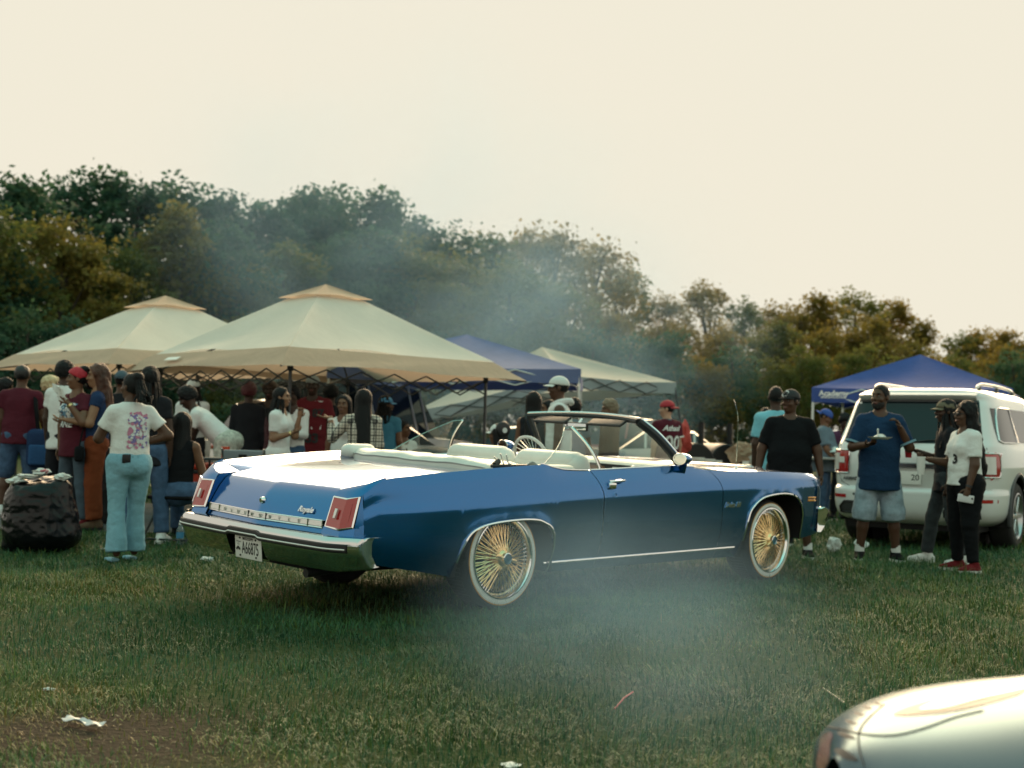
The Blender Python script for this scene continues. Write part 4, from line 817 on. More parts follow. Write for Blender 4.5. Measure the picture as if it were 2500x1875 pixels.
# ------------------------------------------------------------------ people: bodies and clothes grown as smooth surfaces round a posed skeleton
def nrm(v): v = np.asarray(v, float); return v/np.linalg.norm(v)
class Field:
    def __init__(s, lo, hi, h):
        s.h = h; s.lo = np.asarray(lo, float); s.n = np.ceil((np.asarray(hi)-s.lo)/h).astype(int)+1
        s.ax = [s.lo[i]+h*np.arange(s.n[i]) for i in range(3)]; s.D = np.full(s.n, 9.0, np.float32)
    def _sub(s, lo, hi):
        a = np.clip(np.floor((lo-s.lo)/s.h).astype(int), 0, s.n-1); b = np.clip(np.ceil((hi-s.lo)/s.h).astype(int)+1, 1, s.n)
        sl = tuple(slice(a[i], max(a[i]+1, b[i])) for i in range(3)); X, Y, Z = np.meshgrid(*[s.ax[i][sl[i]] for i in range(3)], indexing='ij'); return sl, np.stack([X, Y, Z], -1)
    def _op(s, sl, d, k, op):
        c = s.D[sl]
        if op == 'add':
            h = np.clip(.5+.5*(c-d)/k, 0, 1); s.D[sl] = c*(1-h)+d*h-k*h*(1-h)
        else:
            d = -d; h = np.clip(.5-.5*(c-d)/k, 0, 1); s.D[sl] = c*(1-h)+d*h+k*h*(1-h)
    def cone(s, a, b, ra, rb, k=.03, op='add', flat=None, cuts=()):
        a, b = np.asarray(a, float), np.asarray(b, float); m = max(ra, rb)*(1.0 if not flat else max(1, flat[1]))+k+2*s.h
        sl, P = s._sub(np.minimum(a, b)-m, np.maximum(a, b)+m); P = P-a; ba = b-a
        if flat:
            f = nrm(flat[0]); pf = P @ f; bf = ba @ f; P = P+((1/flat[1]-1)*pf)[..., None]*f; ba = ba+(1/flat[1]-1)*bf*f
        t = np.clip(P @ ba/max(1e-9, ba @ ba), 0, 1); d = np.linalg.norm(P-t[..., None]*ba, axis=-1)-(ra+(rb-ra)*t)
        if flat and flat[1] < 1: d = d*(.5+.5*flat[1])
        if cuts:
            Q = P if not flat else s._sub(np.minimum(a, b)-m, np.maximum(a, b)+m)[1]-a
            for (p, n) in cuts: d = np.maximum(d, (Q+a-np.asarray(p)) @ nrm(n))
        s._op(sl, d, k, op); return s
    def ell(s, c, r, Rm=None, k=.03, op='add', cuts=()):
        c = np.asarray(c, float); r = np.asarray(r, float); m = r.max()+k+2*s.h; sl, P0 = s._sub(c-m, c+m); P = P0-c
        q = P if Rm is None else P @ np.asarray(Rm)
        k0 = np.linalg.norm(q/r, axis=-1); k1 = np.linalg.norm(q/(r*r), axis=-1)+1e-9; d = k0*(k0-1)/k1
        for (p, n) in cuts: d = np.maximum(d, (P0-np.asarray(p)) @ nrm(n))
        s._op(sl, d, k, op); return s
    def cut(s, p, n):
        X, Y, Z = np.meshgrid(*s.ax, indexing='ij'); n = nrm(n); p = np.asarray(p); s.D = np.maximum(s.D, (X-p[0])*n[0]+(Y-p[1])*n[1]+(Z-p[2])*n[2]).astype(np.float32); return s
    def mesh(s):
        D = np.pad(s.D, 1, constant_values=1.0); I = D < 0
        c8 = [I[a:I.shape[0]-1+a, b:I.shape[1]-1+b, c:I.shape[2]-1+c] for a in (0, 1) for b in (0, 1) for c in (0, 1)]
        cnt = np.sum(c8, 0); act = (cnt > 0) & (cnt < 8); idx = -np.ones(act.shape, int); A = np.argwhere(act); idx[act] = np.arange(len(A))
        if not len(A): return np.zeros((0, 3)), np.zeros((0, 4), int)
        acc = np.zeros((len(A), 3)); n = np.zeros(len(A)); i, j, k = A.T
        for ax in range(3):
            for u in (0, 1):
                for v in (0, 1):
                    o = [0, 0, 0]; o[(ax+1) % 3] = u; o[(ax+2) % 3] = v; o2 = list(o); o2[ax] = 1
                    d0 = D[i+o[0], j+o[1], k+o[2]]; d1 = D[i+o2[0], j+o2[1], k+o2[2]]; m = (d0 < 0) != (d1 < 0); t = np.where(m, d0/np.where(m, d0-d1, 1), 0)
                    p = np.array(o, float)[None]+np.zeros((len(A), 1)); p[:, ax] = t; acc += p*m[:, None]; n += m
        V = s.lo+s.h*(A-1+acc/n[:, None]); Fq = []
        for ax in range(3):
            sa = [slice(1, -1)]*3; sb = [slice(1, -1)]*3; sa[ax] = slice(0, -1); sb[ax] = slice(1, None)
            x0, x1 = I[tuple(sa)], I[tuple(sb)]; E = np.argwhere(x0 != x1)
            if not len(E): continue
            fl = x0[tuple(E.T)]; off = np.ones(3, int); off[ax] = 0; E = E+off; a1, a2 = (ax+1) % 3, (ax+2) % 3
            def cell(u, v):
                q = E.copy(); q[:, a1] -= u; q[:, a2] -= v; return idx[q[:, 0], q[:, 1], q[:, 2]]
            Q = np.stack([cell(1, 1), cell(0, 1), cell(0, 0), cell(1, 0)], 1); Q[~fl] = Q[~fl][:, ::-1]; Fq.append(Q)
        Fq = np.concatenate(Fq); return V, Fq[(Fq >= 0).all(1)]
def emit(V, Fq, name, m, parent, fold=0, fs=(11, 11, 20), seed=0, smooth_it=1):
    if not len(V): return None
    V = V.copy()
    for _ in range(smooth_it):           # light Laplacian pass
        acc = np.zeros_like(V); n = np.zeros(len(V))
        for a in range(4):
            b = (a+1) % 4; np.add.at(acc, Fq[:, a], V[Fq[:, b]]); np.add.at(n, Fq[:, a], 1); np.add.at(acc, Fq[:, b], V[Fq[:, a]]); np.add.at(n, Fq[:, b], 1)
        V = V*.5+.5*acc/np.maximum(n, 1)[:, None]
    if fold:
        N = np.zeros_like(V); fn = np.cross(V[Fq[:, 2]]-V[Fq[:, 0]], V[Fq[:, 3]]-V[Fq[:, 1]])
        for a in range(4): np.add.at(N, Fq[:, a], fn)
        N /= np.linalg.norm(N, axis=1)[:, None]+1e-9; q = V*np.asarray(fs)
        w = vnoise(q+seed*3.1, seed)+.5*vnoise(q*2.1+7, seed+1); V = V+N*(fold*w)[:, None]
    return rawmesh(name, V, Fq, m, parent)
SKIN = {k: mat('skin_'+k, c, .5, spec=.4, sss=.0, bump=.05, bscale=90, var=.1, vscale=14) for k, c in {'deep': (.050, .024, .015), 'dark': (.085, .040, .023), 'brown': (.15, .072, .040), 'tan': (.27, .145, .085), 'light': (.42, .25, .17)}.items()}
HAIRB = mat('black_hair', (.006, .006, .007), .5, bump=.5, bscale=120, spec=.22); HAIRR = mat('auburn_hair', (.075, .022, .010), .5, bump=.5, bscale=100, var=.5, vscale=9)
def cloth(name, c, rough=.85, var=.12, vs=6): return mat('cloth_'+name, c, rough, var=var, vscale=vs, bump=.35, bscale=35, spec=.15)
CL = {'white': cloth('white', (.74, .75, .74), var=.06), 'black': cloth('black', (.006, .007, .009)), 'navy': cloth('navy', (.018, .040, .105)), 'maroon': cloth('maroon', (.085, .014, .026)), 'denim': cloth('denim', (.06, .11, .20), vs=14, var=.3), 'lightdenim': cloth('light_denim', (.22, .42, .52), vs=7, var=.22),
      'greydenim': cloth('grey_jeans', (.07, .10, .135), vs=10, var=.25), 'rust': cloth('rust', (.17, .042, .016)), 'sky': cloth('sky_blue', (.20, .52, .64)), 'tee_blue': cloth('deep_blue', (.012, .040, .095)), 'grey': cloth('grey_blue', (.13, .18, .23)), 'purple': cloth('plum', (.11, .045, .10)), 'camo': cloth('pale_camo', (.52, .53, .47), var=.45, vs=22),
      'yellow': cloth('yellow', (.55, .42, .08)), 'charcoal': cloth('charcoal', (.016, .018, .023)), 'shorts': cloth('washed_blue', (.32, .42, .50), var=.35, vs=9), 'darkgrey': cloth('dark_jeans', (.045, .055, .062), vs=12, var=.3), 'red': cloth('red', (.14, .014, .018)), 'teal': cloth('teal_blue', (.06, .22, .33)), 'wine': cloth('wine', (.13, .016, .022)), 'brown': cloth('brown', (.12, .075, .05))}
def plaid_mat():
    m = bpy.data.materials.new('cloth_plaid'); m.use_nodes = True; nt = m.node_tree; b = nt.nodes['Principled BSDF']; b.inputs['Roughness'].default_value = .85
    tc = nt.nodes.new('ShaderNodeTexCoord'); sx = nt.nodes.new('ShaderNodeSeparateXYZ'); nt.links.new(tc.outputs['Object'], sx.inputs[0]); prev = None
    def lines(sock, f, w, off):
        a = nt.nodes.new('ShaderNodeMath'); a.operation = 'MULTIPLY_ADD'; a.inputs[1].default_value = f; a.inputs[2].default_value = off; nt.links.new(sock, a.inputs[0])
        fr = nt.nodes.new('ShaderNodeMath'); fr.operation = 'FRACT'; nt.links.new(a.outputs[0], fr.inputs[0]); lt = nt.nodes.new('ShaderNodeMath'); lt.operation = 'LESS_THAN'; lt.inputs[1].default_value = w; nt.links.new(fr.outputs[0], lt.inputs[0]); return lt.outputs[0]
    ls = [lines(sx.outputs[2], 15, .22, 0), lines(sx.outputs[1], 15, .22, .3), lines(sx.outputs[2], 15, .07, .45), lines(sx.outputs[1], 15, .07, .75), lines(sx.outputs[0], 15, .18, .1)]; cur = None
    for l in ls:
        if cur is None: cur = l
        else: ad = nt.nodes.new('ShaderNodeMath'); ad.operation = 'ADD'; nt.links.new(cur, ad.inputs[0]); nt.links.new(l, ad.inputs[1]); cur = ad.outputs[0]
    r = nt.nodes.new('ShaderNodeValToRGB'); r.color_ramp.elements[0].color = (.62, .56, .48, 1); r.color_ramp.elements[1].color = (.015, .016, .02, 1); r.color_ramp.elements[1].position = .75
    d = nt.nodes.new('ShaderNodeMath'); d.operation = 'MULTIPLY'; d.inputs[1].default_value = .55; nt.links.new(cur, d.inputs[0]); nt.links.new(d.outputs[0], r.inputs[0]); nt.links.new(r.outputs[0], b.inputs['Base Color']); return m
CL['plaid'] = plaid_mat()
SOLEW = mat('white_sole', (.70, .72, .70), .6); EYEW = mat('eye_white', (.14, .13, .12), .5); EYED = mat('eye_dark', (.012, .008, .006), .15); LIP = mat('lips', (.16, .05, .045), .45); BEARD = mat('beard', (.010, .009, .009), .8)
DEF_ARM = ((.02, .16, -1), (.14, .04, -1))
def person(px, d, H, heading, label, skin='dark', top='white', bottom='denim', sleeve=.55, hem=.16, leg_end=.97, leg_r=(.098, .075, .062), shoe='black', arms=None, look=(0, 0), lean=0, side=0, w=1.0, belly=0.0, bust=0.0, hips=1.0, hair='short', hat=None, hairmat=None, stance=.10, seat=None, vox=.0145, group=None, x=None, hand_curl=.7, dress=False, loose=.0, shoe_sole=True, sock=False, beard=False, collar=None, neck_v=False, hairlen=.5, knees=None, rise=0, face=True, z=None):
    s = H/1.75; X = xat(px, d) if x is None else x; g0 = float(gz(X, d)) if z is None else z
    root = empty('person', (X, d, g0), R(heading), label, 'person', group); J = {}
    fw, lf, up = np.array([1., 0, 0]), np.array([0, 1., 0]), np.array([0, 0, 1.])
    ll_, ls_ = R(lean), R(side); u = nrm([math.sin(ll_), math.sin(ls_), math.cos(ll_)]); f2 = nrm(fw-(fw @ u)*u)
    hz = (.93*s if seat is None else seat+.10*s); P = np.array([0, 0, hz]); Rm = np.stack([f2, np.cross(u, f2), u], 1)
    N = P+u*.555*s; sh = [P+u*.468*s+Rm[:, 1]*sg*.160*w**.7*s for sg in (1, -1)]
    pit = R(look[1]); yaw = R(look[0]); hu = nrm(u*.35+up*.65+np.array([0, 0, 0])); hf = np.array([math.cos(yaw)*math.cos(pit), math.sin(yaw)*math.cos(pit), math.sin(pit)]); hu = nrm(hu-(hu @ hf)*hf) if abs(pit) > .01 else nrm(up*.9+u*.1)
    hf = nrm(hf-(hf @ hu)*hu); hl = np.cross(hu, hf); HR = np.stack([hf, hl, hu], 1); Hc = N+nrm(u*.5+up*.5)*.150*s+fw*.018*s; hs = s*1.0
    hd = lambda a, b, c: Hc+HR @ (np.array([a, b, c])*hs)
    arms = arms or (DEF_ARM, DEF_ARM); AR = []
    for sg, S, A in zip((1, -1), sh, arms):
        ua, fa = nrm(np.array(A[0])*np.array([1, sg, 1])), nrm(np.array(A[1])*np.array([1, sg, 1])); Eb = S+ua*.285*s; W = Eb+fa*.25*s
        hdv = nrm(np.array(A[2])*np.array([1, sg, 1])) if len(A) > 2 else fa; AR.append((S, Eb, W, hdv))
    LG = []
    for i, sg in enumerate((1, -1)):
        h0 = P+np.array([0, sg*.088*s*hips, -.01])
        if seat is None:
            kx = knees[i] if knees else (0, 0); K = np.array([kx[0]*.5+.02, h0[1]+sg*stance*.45*s, .50*s]); An = np.array([kx[0]-.01, h0[1]+sg*stance*s*.8, .085*s+kx[1]])
        else:
            K = h0+nrm([1, sg*.22, .02])*.43*s; An = np.array([K[0]+.02, K[1], .085*s])
        LG.append((h0, K, An))
    J.update(P=P, N=N, u=u, f2=f2, Rm=Rm, arms=AR, legs=LG, Hc=Hc, HR=HR, hd=hd, s=s, root=root)
    allp = np.array([P, N, Hc]+[q for a in AR for q in a[:3]]+[q for l in LG for q in l]); lo, hi = allp.min(0)-.30*s, allp.max(0)+.30*s; lo[2] = -.02
    # ---- body
    F = Field(lo, hi, vox*1.05); B = 1+belly*1.2
    F.ell(P+u*.365*s, np.array([.105*(1+belly*.5), .152*w, .185])*s, Rm, .05).ell(P+u*.15*s+f2*belly*.05, np.array([.105+belly*.09, .145*w*(1+belly*.3), .17])*s, Rm, .06).ell(P, np.array([.115*hips, .155*hips, .13])*s, Rm, .05)
    F.cone(N-u*.06*s, N+nrm(Hc-N)*.07*s, .062*s, .056*s, .04)
    for sg, (S, Eb, W, hdv) in zip((1, -1), AR): F.cone(N-u*.035*s, S, .050*s, .052*s, .04).cone(S, Eb, .053*s*w**.8, .045*s*w**.8, .02).cone(Eb, W, .046*s*w**.8, .029*s*w**.4, .02)
    for h0, K, An in LG: F.cone(h0, K, .088*s*hips, .060*s*hips**.5, .03).cone(K, K*.62+An*.38, .058*s, .057*s*hips**.5, .02).cone(K*.62+An*.38, An, .056*s*hips**.5, .036*s, .02)
    V, Q = F.mesh(); VV = [V]; QQ = [Q]
    # ---- head, on a finer grid
    hv = .0075*s; F = Field(Hc-.17*s, Hc+.17*s, hv)
    F.ell(hd(-.012, 0, .028), np.array([.096, .075, .096])*hs, HR, .02).ell(hd(.020, 0, -.045), np.array([.068, .057, .070])*hs, HR, .03).ell(hd(.050, 0, -.092), np.array([.030, .032, .022])*hs, HR, .02)
    F.cone(hd(-.005, 0, -.05), N-(Hc-N)*.1, .054*hs, .058*hs, .025)
    if face:
        F.ell(hd(.078, 0, .034), np.array([.016, .052, .012])*hs, HR, .015).cone(hd(.088, 0, .014), hd(.104, 0, -.022), .009*hs, .014*hs, .012).ell(hd(.096, 0, -.028), np.array([.013, .021, .010])*hs, HR, .008)
        for sg in (1, -1):
            F.ell(hd(.091, sg*.033, .008), np.array([.014, .018, .012])*hs, HR, .012, 'sub').ell(hd(.060, sg*.042, -.026), np.array([.028, .022, .020])*hs, HR, .02)
            F.ell(hd(-.010, sg*.079, -.004), np.array([.020, .010, .030])*hs, HR, .006)
        F.ell(hd(.084, 0, -.056), np.array([.014, .027, .008])*hs, HR, .006).ell(hd(.082, 0, -.070), np.array([.013, .023, .008])*hs, HR, .006)
    V, Q = F.mesh(); QQ.append(Q+len(VV[0])); VV.append(V); nv = len(VV[0])+len(V)
    bo = emit(np.concatenate(VV), np.concatenate(QQ), 'body', SKIN[skin], root)
    # ---- hands: palm, four fingers, thumb, joined into the body mesh
    hb = MB()
    for sg, (S, Eb, W, hdv) in zip((1, -1), AR):
        a = nrm(np.cross(hdv, [0, 0, 1]) if abs(hdv[2]) < .9 else np.cross(hdv, [0, 1., 0])); nrmv = nrm(np.cross(a, hdv)); fa = nrm(W-Eb)
        if abs(hdv[2]) > .7: a = np.array([1., 0, 0])-hdv*hdv[0]; a = nrm(a); nrmv = np.array([0, -sg, 0.])-hdv*(-sg*hdv[1]); nrmv = nrm(nrmv)
        G = []
        for t, ww, th in ((-.12, .026, .024), (.1, .030, .020), (.5, .038, .017), (.9, .040, .015), (1.0, .036, .012)):
            c = W+hdv*.085*s*t; G.append([c+(a*math.cos(q)*ww+nrmv*math.sin(q)*th)*s for q in np.linspace(0, 2*PI, 10, endpoint=False)])
        hb.grid(G, closev=True)
        for fi, (o, L) in enumerate(((.030, .074), (.010, .083), (-.010, .078), (-.029, .060))):
            b0 = W+hdv*.080*s+a*o*s; cl = hand_curl*(.8+.12*fi); d1 = nrm(hdv*math.cos(cl*.6)+nrmv*math.sin(cl*.6)); d2 = nrm(hdv*math.cos(cl*1.5)+nrmv*math.sin(cl*1.5)); d3 = nrm(hdv*math.cos(cl*2.1)+nrmv*math.sin(cl*2.1))
            p1 = b0+d1*L*.45*s; p2 = p1+d2*L*.32*s; p3 = p2+d3*L*.26*s; hb.tube([b0-hdv*.012, p1, p2, p3], [.0095*s, .009*s, .008*s, .0065*s], 6)
        t0 = W+hdv*.025*s+a*.030*s; hb.tube([t0, t0+(a*.7+hdv*.6+nrmv*.35)*.034*s, t0+(a*.75+hdv*1.2+nrmv*.6)*.050*s], [.013*s, .010*s, .0075*s], 6)
    hm = bpy.data.meshes.new('h'); hm.from_pydata(hb.v, [], hb.f); bm = bmesh.new(); bm.from_mesh(bo.data); bm.from_mesh(hm)
    for q in bm.faces: q.smooth = True
    bm.to_mesh(bo.data); bm.free(); bpy.data.meshes.remove(hm)
    if face:
        for sg in (1, -1):
            e = MB(); e.lathe([(.0001, .0125*hs), (.005*hs, .0115*hs), (.0085*hs, .0085*hs), (.0098*hs, .005*hs)], 10, M=Matrix([list(r) for r in np.stack([hl, hu, hf], 1)]), c=hd(.0735, sg*.033, .008)); ey = e.build('eye', EYEW, root)
            e = MB(); e.lathe([(.0001, .0003), (.0068*hs, .0002)], 10, M=Matrix([list(r) for r in np.stack([hl, hu, hf], 1)]), c=hd(.0872, sg*.033, .008)); e.build('iris', EYED, ey)
            e = MB(); e.tube([hd(.088, sg*.018, .030), hd(.090, sg*.034, .036), hd(.078, sg*.052, .030)], [.004*hs, .005*hs, .003*hs], 5); e.build('eyebrow', HAIRB, root)
        e = MB(); e.tube([hd(.086, .024, -.063), hd(.0975, .010, -.0615), hd(.0975, -.010, -.0615), hd(.086, -.024, -.063)], [.003*hs, .0065*hs, .0065*hs, .003*hs], 6); e.build('lips', LIP, root)
    if beard:
        F = Field(Hc-.16*s, Hc+.10*s, .008*s); F.ell(hd(.030, 0, -.062), np.array([.070, .064, .064])*hs, HR, .02).ell(hd(.055, 0, -.100), np.array([.033, .038, .026])*hs, HR, .02); F.ell(hd(.090, 0, -.064), np.array([.03, .022, .012])*hs, HR, .01, 'sub'); F.cut(hd(0, 0, -.040), HR @ np.array([.25, 0, 1])); F.cut(hd(-.02, 0, 0), HR @ np.array([-1., 0, -.2]))
        V, Q = F.mesh(); emit(V, Q, 'beard', BEARD, root, .002, (90, 90, 90))
    # ---- top
    T = None
    if top:
        F = Field(lo, hi, vox); ho = P-u*hem*s; inf = .016+loose; cuts = [(ho, -u)]
        F.ell(P+u*.350*s, (np.array([.105*(1+belly*.5), .152*w, .19])+inf)*s, Rm, .05, cuts=cuts).ell(P+u*.15*s+f2*belly*.055, (np.array([.105+belly*.09, .145*w*(1+belly*.3), .19])+inf)*s, Rm, .06, cuts=cuts)
        F.cone(P+u*.12*s+f2*belly*.03, P-u*(hem+.1)*s+f2*belly*.02, (.140*w*(1+belly*.25)+inf)*s, (.172*max(w, hips)*(1+belly*.1)+inf*1.5)*s, .04, flat=(f2, .72+belly*.35), cuts=cuts)
        if bust:
            for sg in (1, -1): F.ell(P+u*.355*s+f2*.095*s+Rm[:, 1]*sg*.075*s, np.array([.06, .07, .07])*s*(.8+bust), Rm, .05)
        for sg, (S, Eb, W, hdv) in zip((1, -1), AR):
            F.cone(N-u*.040*s, S, .060*s*w**.3, .060*s+loose*.4, .05)
            if sleeve > 0:
                if sleeve <= 1: end = S+(Eb-S)*sleeve; F.cone(S, S+(Eb-S)*(sleeve+.3), (.062+loose*.5)*s*w**.5, (.064+loose*1.1)*s*w**.7, .035, cuts=[(end, Eb-S)])
                else: F.cone(S, Eb, (.064+loose)*s*w**.5, (.056+loose)*s, .03); end = Eb+(W-Eb)*(sleeve-1); F.cone(Eb, W, (.055+loose)*s, (.043+loose)*s, .02, cuts=[(end, W-Eb)])
        F.cone(N-u*.10*s+f2*.02, N+u*.16*s+f2*.03, .066*s, .085*s, .012, 'sub')
        if neck_v: F.cone(N-u*.07*s+f2*.06*s, N-u*.13*s+f2*.12*s, .03*s, .012*s, .01, 'sub')
        if sleeve <= 0:
            for sg, (S, Eb, W, hdv) in zip((1, -1), AR): F.ell(S+Rm[:, 1]*sg*.045*s, np.array([.085, .055, .085])*s, Rm, .015, 'sub')
        V, Q = F.mesh(); T = emit(V, Q, 'shirt' if not dress else 'dress', CL[top], root, .0042+loose*.12, (7, 7, 15), seed=int(px) % 50)
    # ---- bottoms
    if bottom and not dress:
        F = Field(lo, hi, vox); wa = P+u*.085*s
        F.ell(P-u*.01*s, (np.array([.115*hips, .155*hips, .14])+.014)*s, Rm, .05, cuts=[(wa, u)]).cone(P+u*.02*s, P+u*.2*s, .135*s*max(hips*.95, w*(1+belly*.25)), .14*s*w, .04, flat=(f2, .74+belly*.3), cuts=[(wa, u)])
        if hips > 1.05 and seat is None:
            for sg in (1, -1): F.ell(P-f2*.06*s*hips+Rm[:, 1]*sg*.07*s-u*.03*s, np.array([.085, .085, .10])*s*hips, Rm, .05)
        for h0, K, An in LG:
            r0, r1, r2 = [q*s for q in leg_r]; tot = leg_end
            if tot > .5:
                t = (tot-.5)*2; e = K+(An-K)*t; F.cone(h0, K, r0*hips, r1*hips**.5, .03).cone(K, An+(An-K)*.15, r1*hips**.5, r2, .02, cuts=[(e-np.array([0, 0, .0]), An-K)])
            else:
                t = tot*2; e = h0+(K-h0)*t; F.cone(h0, K+(K-h0)*.2, r0*hips, r1, .03, cuts=[(e, K-h0)])
        V, Q = F.mesh(); J['pants'] = emit(V, Q, 'trousers' if leg_end > .6 else 'shorts', CL[bottom], root, .0040, (11, 11, 22), seed=int(px) % 40+3)
    if dress:
        F = Field(lo, hi, vox); F.ell(P, (np.array([.125*hips, .16*hips, .15])+.02)*s, Rm, .05).cone(P, np.array([0, 0, .25]), .17*s*hips, .22*s, .04, flat=(fw, .75), cuts=[((0, 0, .30*s), (0, 0, -1))]); V, Q = F.mesh(); emit(V, Q, 'skirt', CL[bottom], root, .012, (14, 14, 2), seed=4)
    # ---- shoes
    for i, (h0, K, An) in enumerate(LG):
        if shoe is None: continue
        sg = 1 if i == 0 else -1; to = nrm([1, sg*.22, 0]); a = An.copy(); zb_ = a[2]-.085*s; a[2] = zb_+.045*s
        F = Field(a-np.array([.25, .25, .06])*s, a+np.array([.30, .25, .16])*s, .009)
        F.cone(a-to*.05*s, a+to*.06*s, .042*s, .042*s, .02).cone(a+to*.05*s, a+to*.165*s+np.array([0, 0, -.012*s]), .043*s, .030*s, .03).cone(a-to*.02*s, a-to*.015*s+np.array([0, 0, .06*s]), .047*s, .050*s, .02); F.cut(a+np.array([0, 0, .068*s]), (0, 0, 1)); F.cut(a-np.array([0, 0, .030*s]), (0, 0, -1))
        V, Q = F.mesh(); sm = {'white': CL['white'], 'black': CL['black'], 'red': CL['red'], 'brown': CL['brown'], 'charcoal': CL['charcoal']}[shoe]; so = emit(V, Q, 'shoe', sm, root, .001)
        if shoe_sole:
            sl = MB(); side_ = np.cross([0, 0, 1], to); o_ = crom([a+to*x_*s+side_*y_*s for x_, y_ in ((-.098, 0), (-.07, .042), (0, .046), (.09, .052), (.17, .036), (.20, 0), (.17, -.036), (.09, -.052), (0, -.046), (-.07, -.042))], 3, True); n_ = len(o_)
            sl.add([(p[0], p[1], zb_+.002) for p in o_]+[(p[0], p[1], zb_+.030*s) for p in o_], [tuple(range(n_-1, -1, -1)), tuple(range(n_, 2*n_))]+[(k, (k+1) % n_, n_+(k+1) % n_, n_+k) for k in range(n_)]); sl.build('sole', SOLEW if shoe != 'brown' else BLACKP, so)
        if sock: sk = MB(); sk.tube([a+np.array([0, 0, .05*s]), np.array([An[0], An[1], a[2]+.12*s])], [.048*s, .044*s], 12); sk.build('sock', CL['white'], so)
    # ---- hair
    hmt = hairmat or HAIRB; Hs = lambda f_: None
    if hair and hair != 'bald':
        long_ = hair in ('long', 'wavy', 'braids', 'dreads', 'ponytail'); ext = .30 if not long_ else .34
        F = Field(Hc-np.array([.26, .26, .26 if not long_ else hairlen+.25])*s, Hc+np.array([.26, .26, .26])*s, .0095 if not long_ else .0115)
        th = {'short': .006, 'fade': .005, 'afro': .030, 'curlytop': .022, 'long': .013, 'wavy': .022, 'braids': .013, 'dreads': .016, 'ponytail': .010, 'bun': .010}.get(hair, .01)
        face_cut = [(hd(.052, 0, .052), HR @ np.array([.86, 0, -.5]))]
        F.ell(hd(-.014, 0, .030), (np.array([.096, .075, .096])+th)*hs, HR, .01, cuts=face_cut+([(hd(0, 0, -.035), HR @ np.array([.1, 0, -1.]))] if not long_ else [(hd(0, 0, -.09), HR @ np.array([0, 0, -1.]))]))
        if hair in ('afro', 'curlytop'): F.ell(hd(-.015, 0, .075 if hair == 'curlytop' else .045), np.array([.105, .095, .085])*hs, HR, .02, cuts=[(hd(.075, 0, .06), HR @ np.array([1., 0, -.3]))])
        if hair in ('bun', 'ponytail'): F.ell(hd(-.075, 0, .105), np.array([.055, .058, .050])*hs, HR, .01)
        if hair in ('long', 'wavy'):
            dn = nrm(up*-1-fw*(.13+.14*max(0, w-1)+.10*max(0, hips-1.1))); b0 = hd(-.055, 0, .03); wv_ = .018 if hair == 'wavy' else 0
            F.cone(b0, b0+dn*hairlen*s+fw*(-.02), (.088+wv_)*hs, (.080+wv_*1.5)*hs, .04, flat=(HR[:, 0], .55+wv_*8))
            for sg in (1, -1): F.cone(hd(-.01, sg*.062, .03), hd(-.025, sg*.078, -.06)+dn*hairlen*.45*s, .035*hs, .040*hs, .03)
        V, Q = F.mesh(); fo, fs_ = {'long': (.004, (60, 60, 5)), 'wavy': (.013, (26, 26, 18)), 'afro': (.006, (60, 60, 60)), 'curlytop': (.012, (45, 45, 45)), 'braids': (.003, (70, 70, 20)), 'dreads': (.006, (60, 60, 20))}.get(hair, (.002, (80, 80, 80)))
        ho_ = emit(V, Q, 'hair', hmt, root, fo, fs_, seed=int(px) % 30)
        if hair in ('braids', 'dreads', 'ponytail'):
            gg = np.random.default_rng(int(px)); bm_ = MB(); tip = MB(); nb = {'braids': 44, 'dreads': 34, 'ponytail': 30}[hair]
            for q in range(nb):
                an_ = gg.uniform(-2.35, 2.35) if hair != 'ponytail' else gg.uniform(-PI, PI); rr = gg.uniform(.75, 1.0)
                if hair == 'ponytail': p0 = hd(-.085+.03*math.cos(an_), .035*math.sin(an_), .09)
                else: p0 = hd(-.012-.088*math.cos(an_)*rr, .082*math.sin(an_)*rr, .02-.05*abs(an_)/2.35)
                Lq = hairlen*s*gg.uniform(.72, 1.05); off = (p0-Hc); off[2] = 0; back = HR[:, 0]*-.05*gg.random()
                p1 = p0+off*.35+np.array([0, 0, -.10*s]); p2 = p1+off*.25+back+np.array([0, 0, -Lq*.45]); p3 = p2+gg.normal(0, .018, 3)+np.array([0, 0, -Lq*.45]); pts = crom([p0, p1, p2, p3], 4); rad = (.0085 if hair == 'braids' else .0105)*s
                nsp = len(pts); (bm_.tube(pts, np.full(nsp, rad)*(1+.12*np.sin(np.arange(nsp)*2.4)), 6) if hair != 'braids' else (bm_.tube(pts[:8], rad, 6), tip.tube(pts[7:], np.linspace(rad, rad*.7, nsp-7), 6)))
            tag(bm_.build('hair_strands', hmt, ho_), kind='stuff')
            if hair == 'braids': tag(tip.build('braid_ends', mat('wine_braids', (.075, .010, .018), .5, bump=.6, bscale=90), ho_), kind='stuff')
    # ---- hat
    if hat:
        hm_, hk, hdir = hat; F = Field(Hc-np.array([.2, .2, .2])*s, Hc+np.array([.24, .24, .24])*s, .0095); base = .034 if hk != 'wrap' else .012
        F.ell(hd(-.010, 0, .036), np.array([.112, .091, .098 if hk != 'snap' else .104])*hs, HR, .01, cuts=[(hd(0, 0, base), HR @ np.array([.10*hdir if hk != 'wrap' else .55, 0, -1.]))]); V, Q = F.mesh(); ho2 = emit(V, Q, 'cap' if hk != 'wrap' else 'head_wrap', hm_, root, .0012 if hk != 'wrap' else .004, (40, 40, 40))
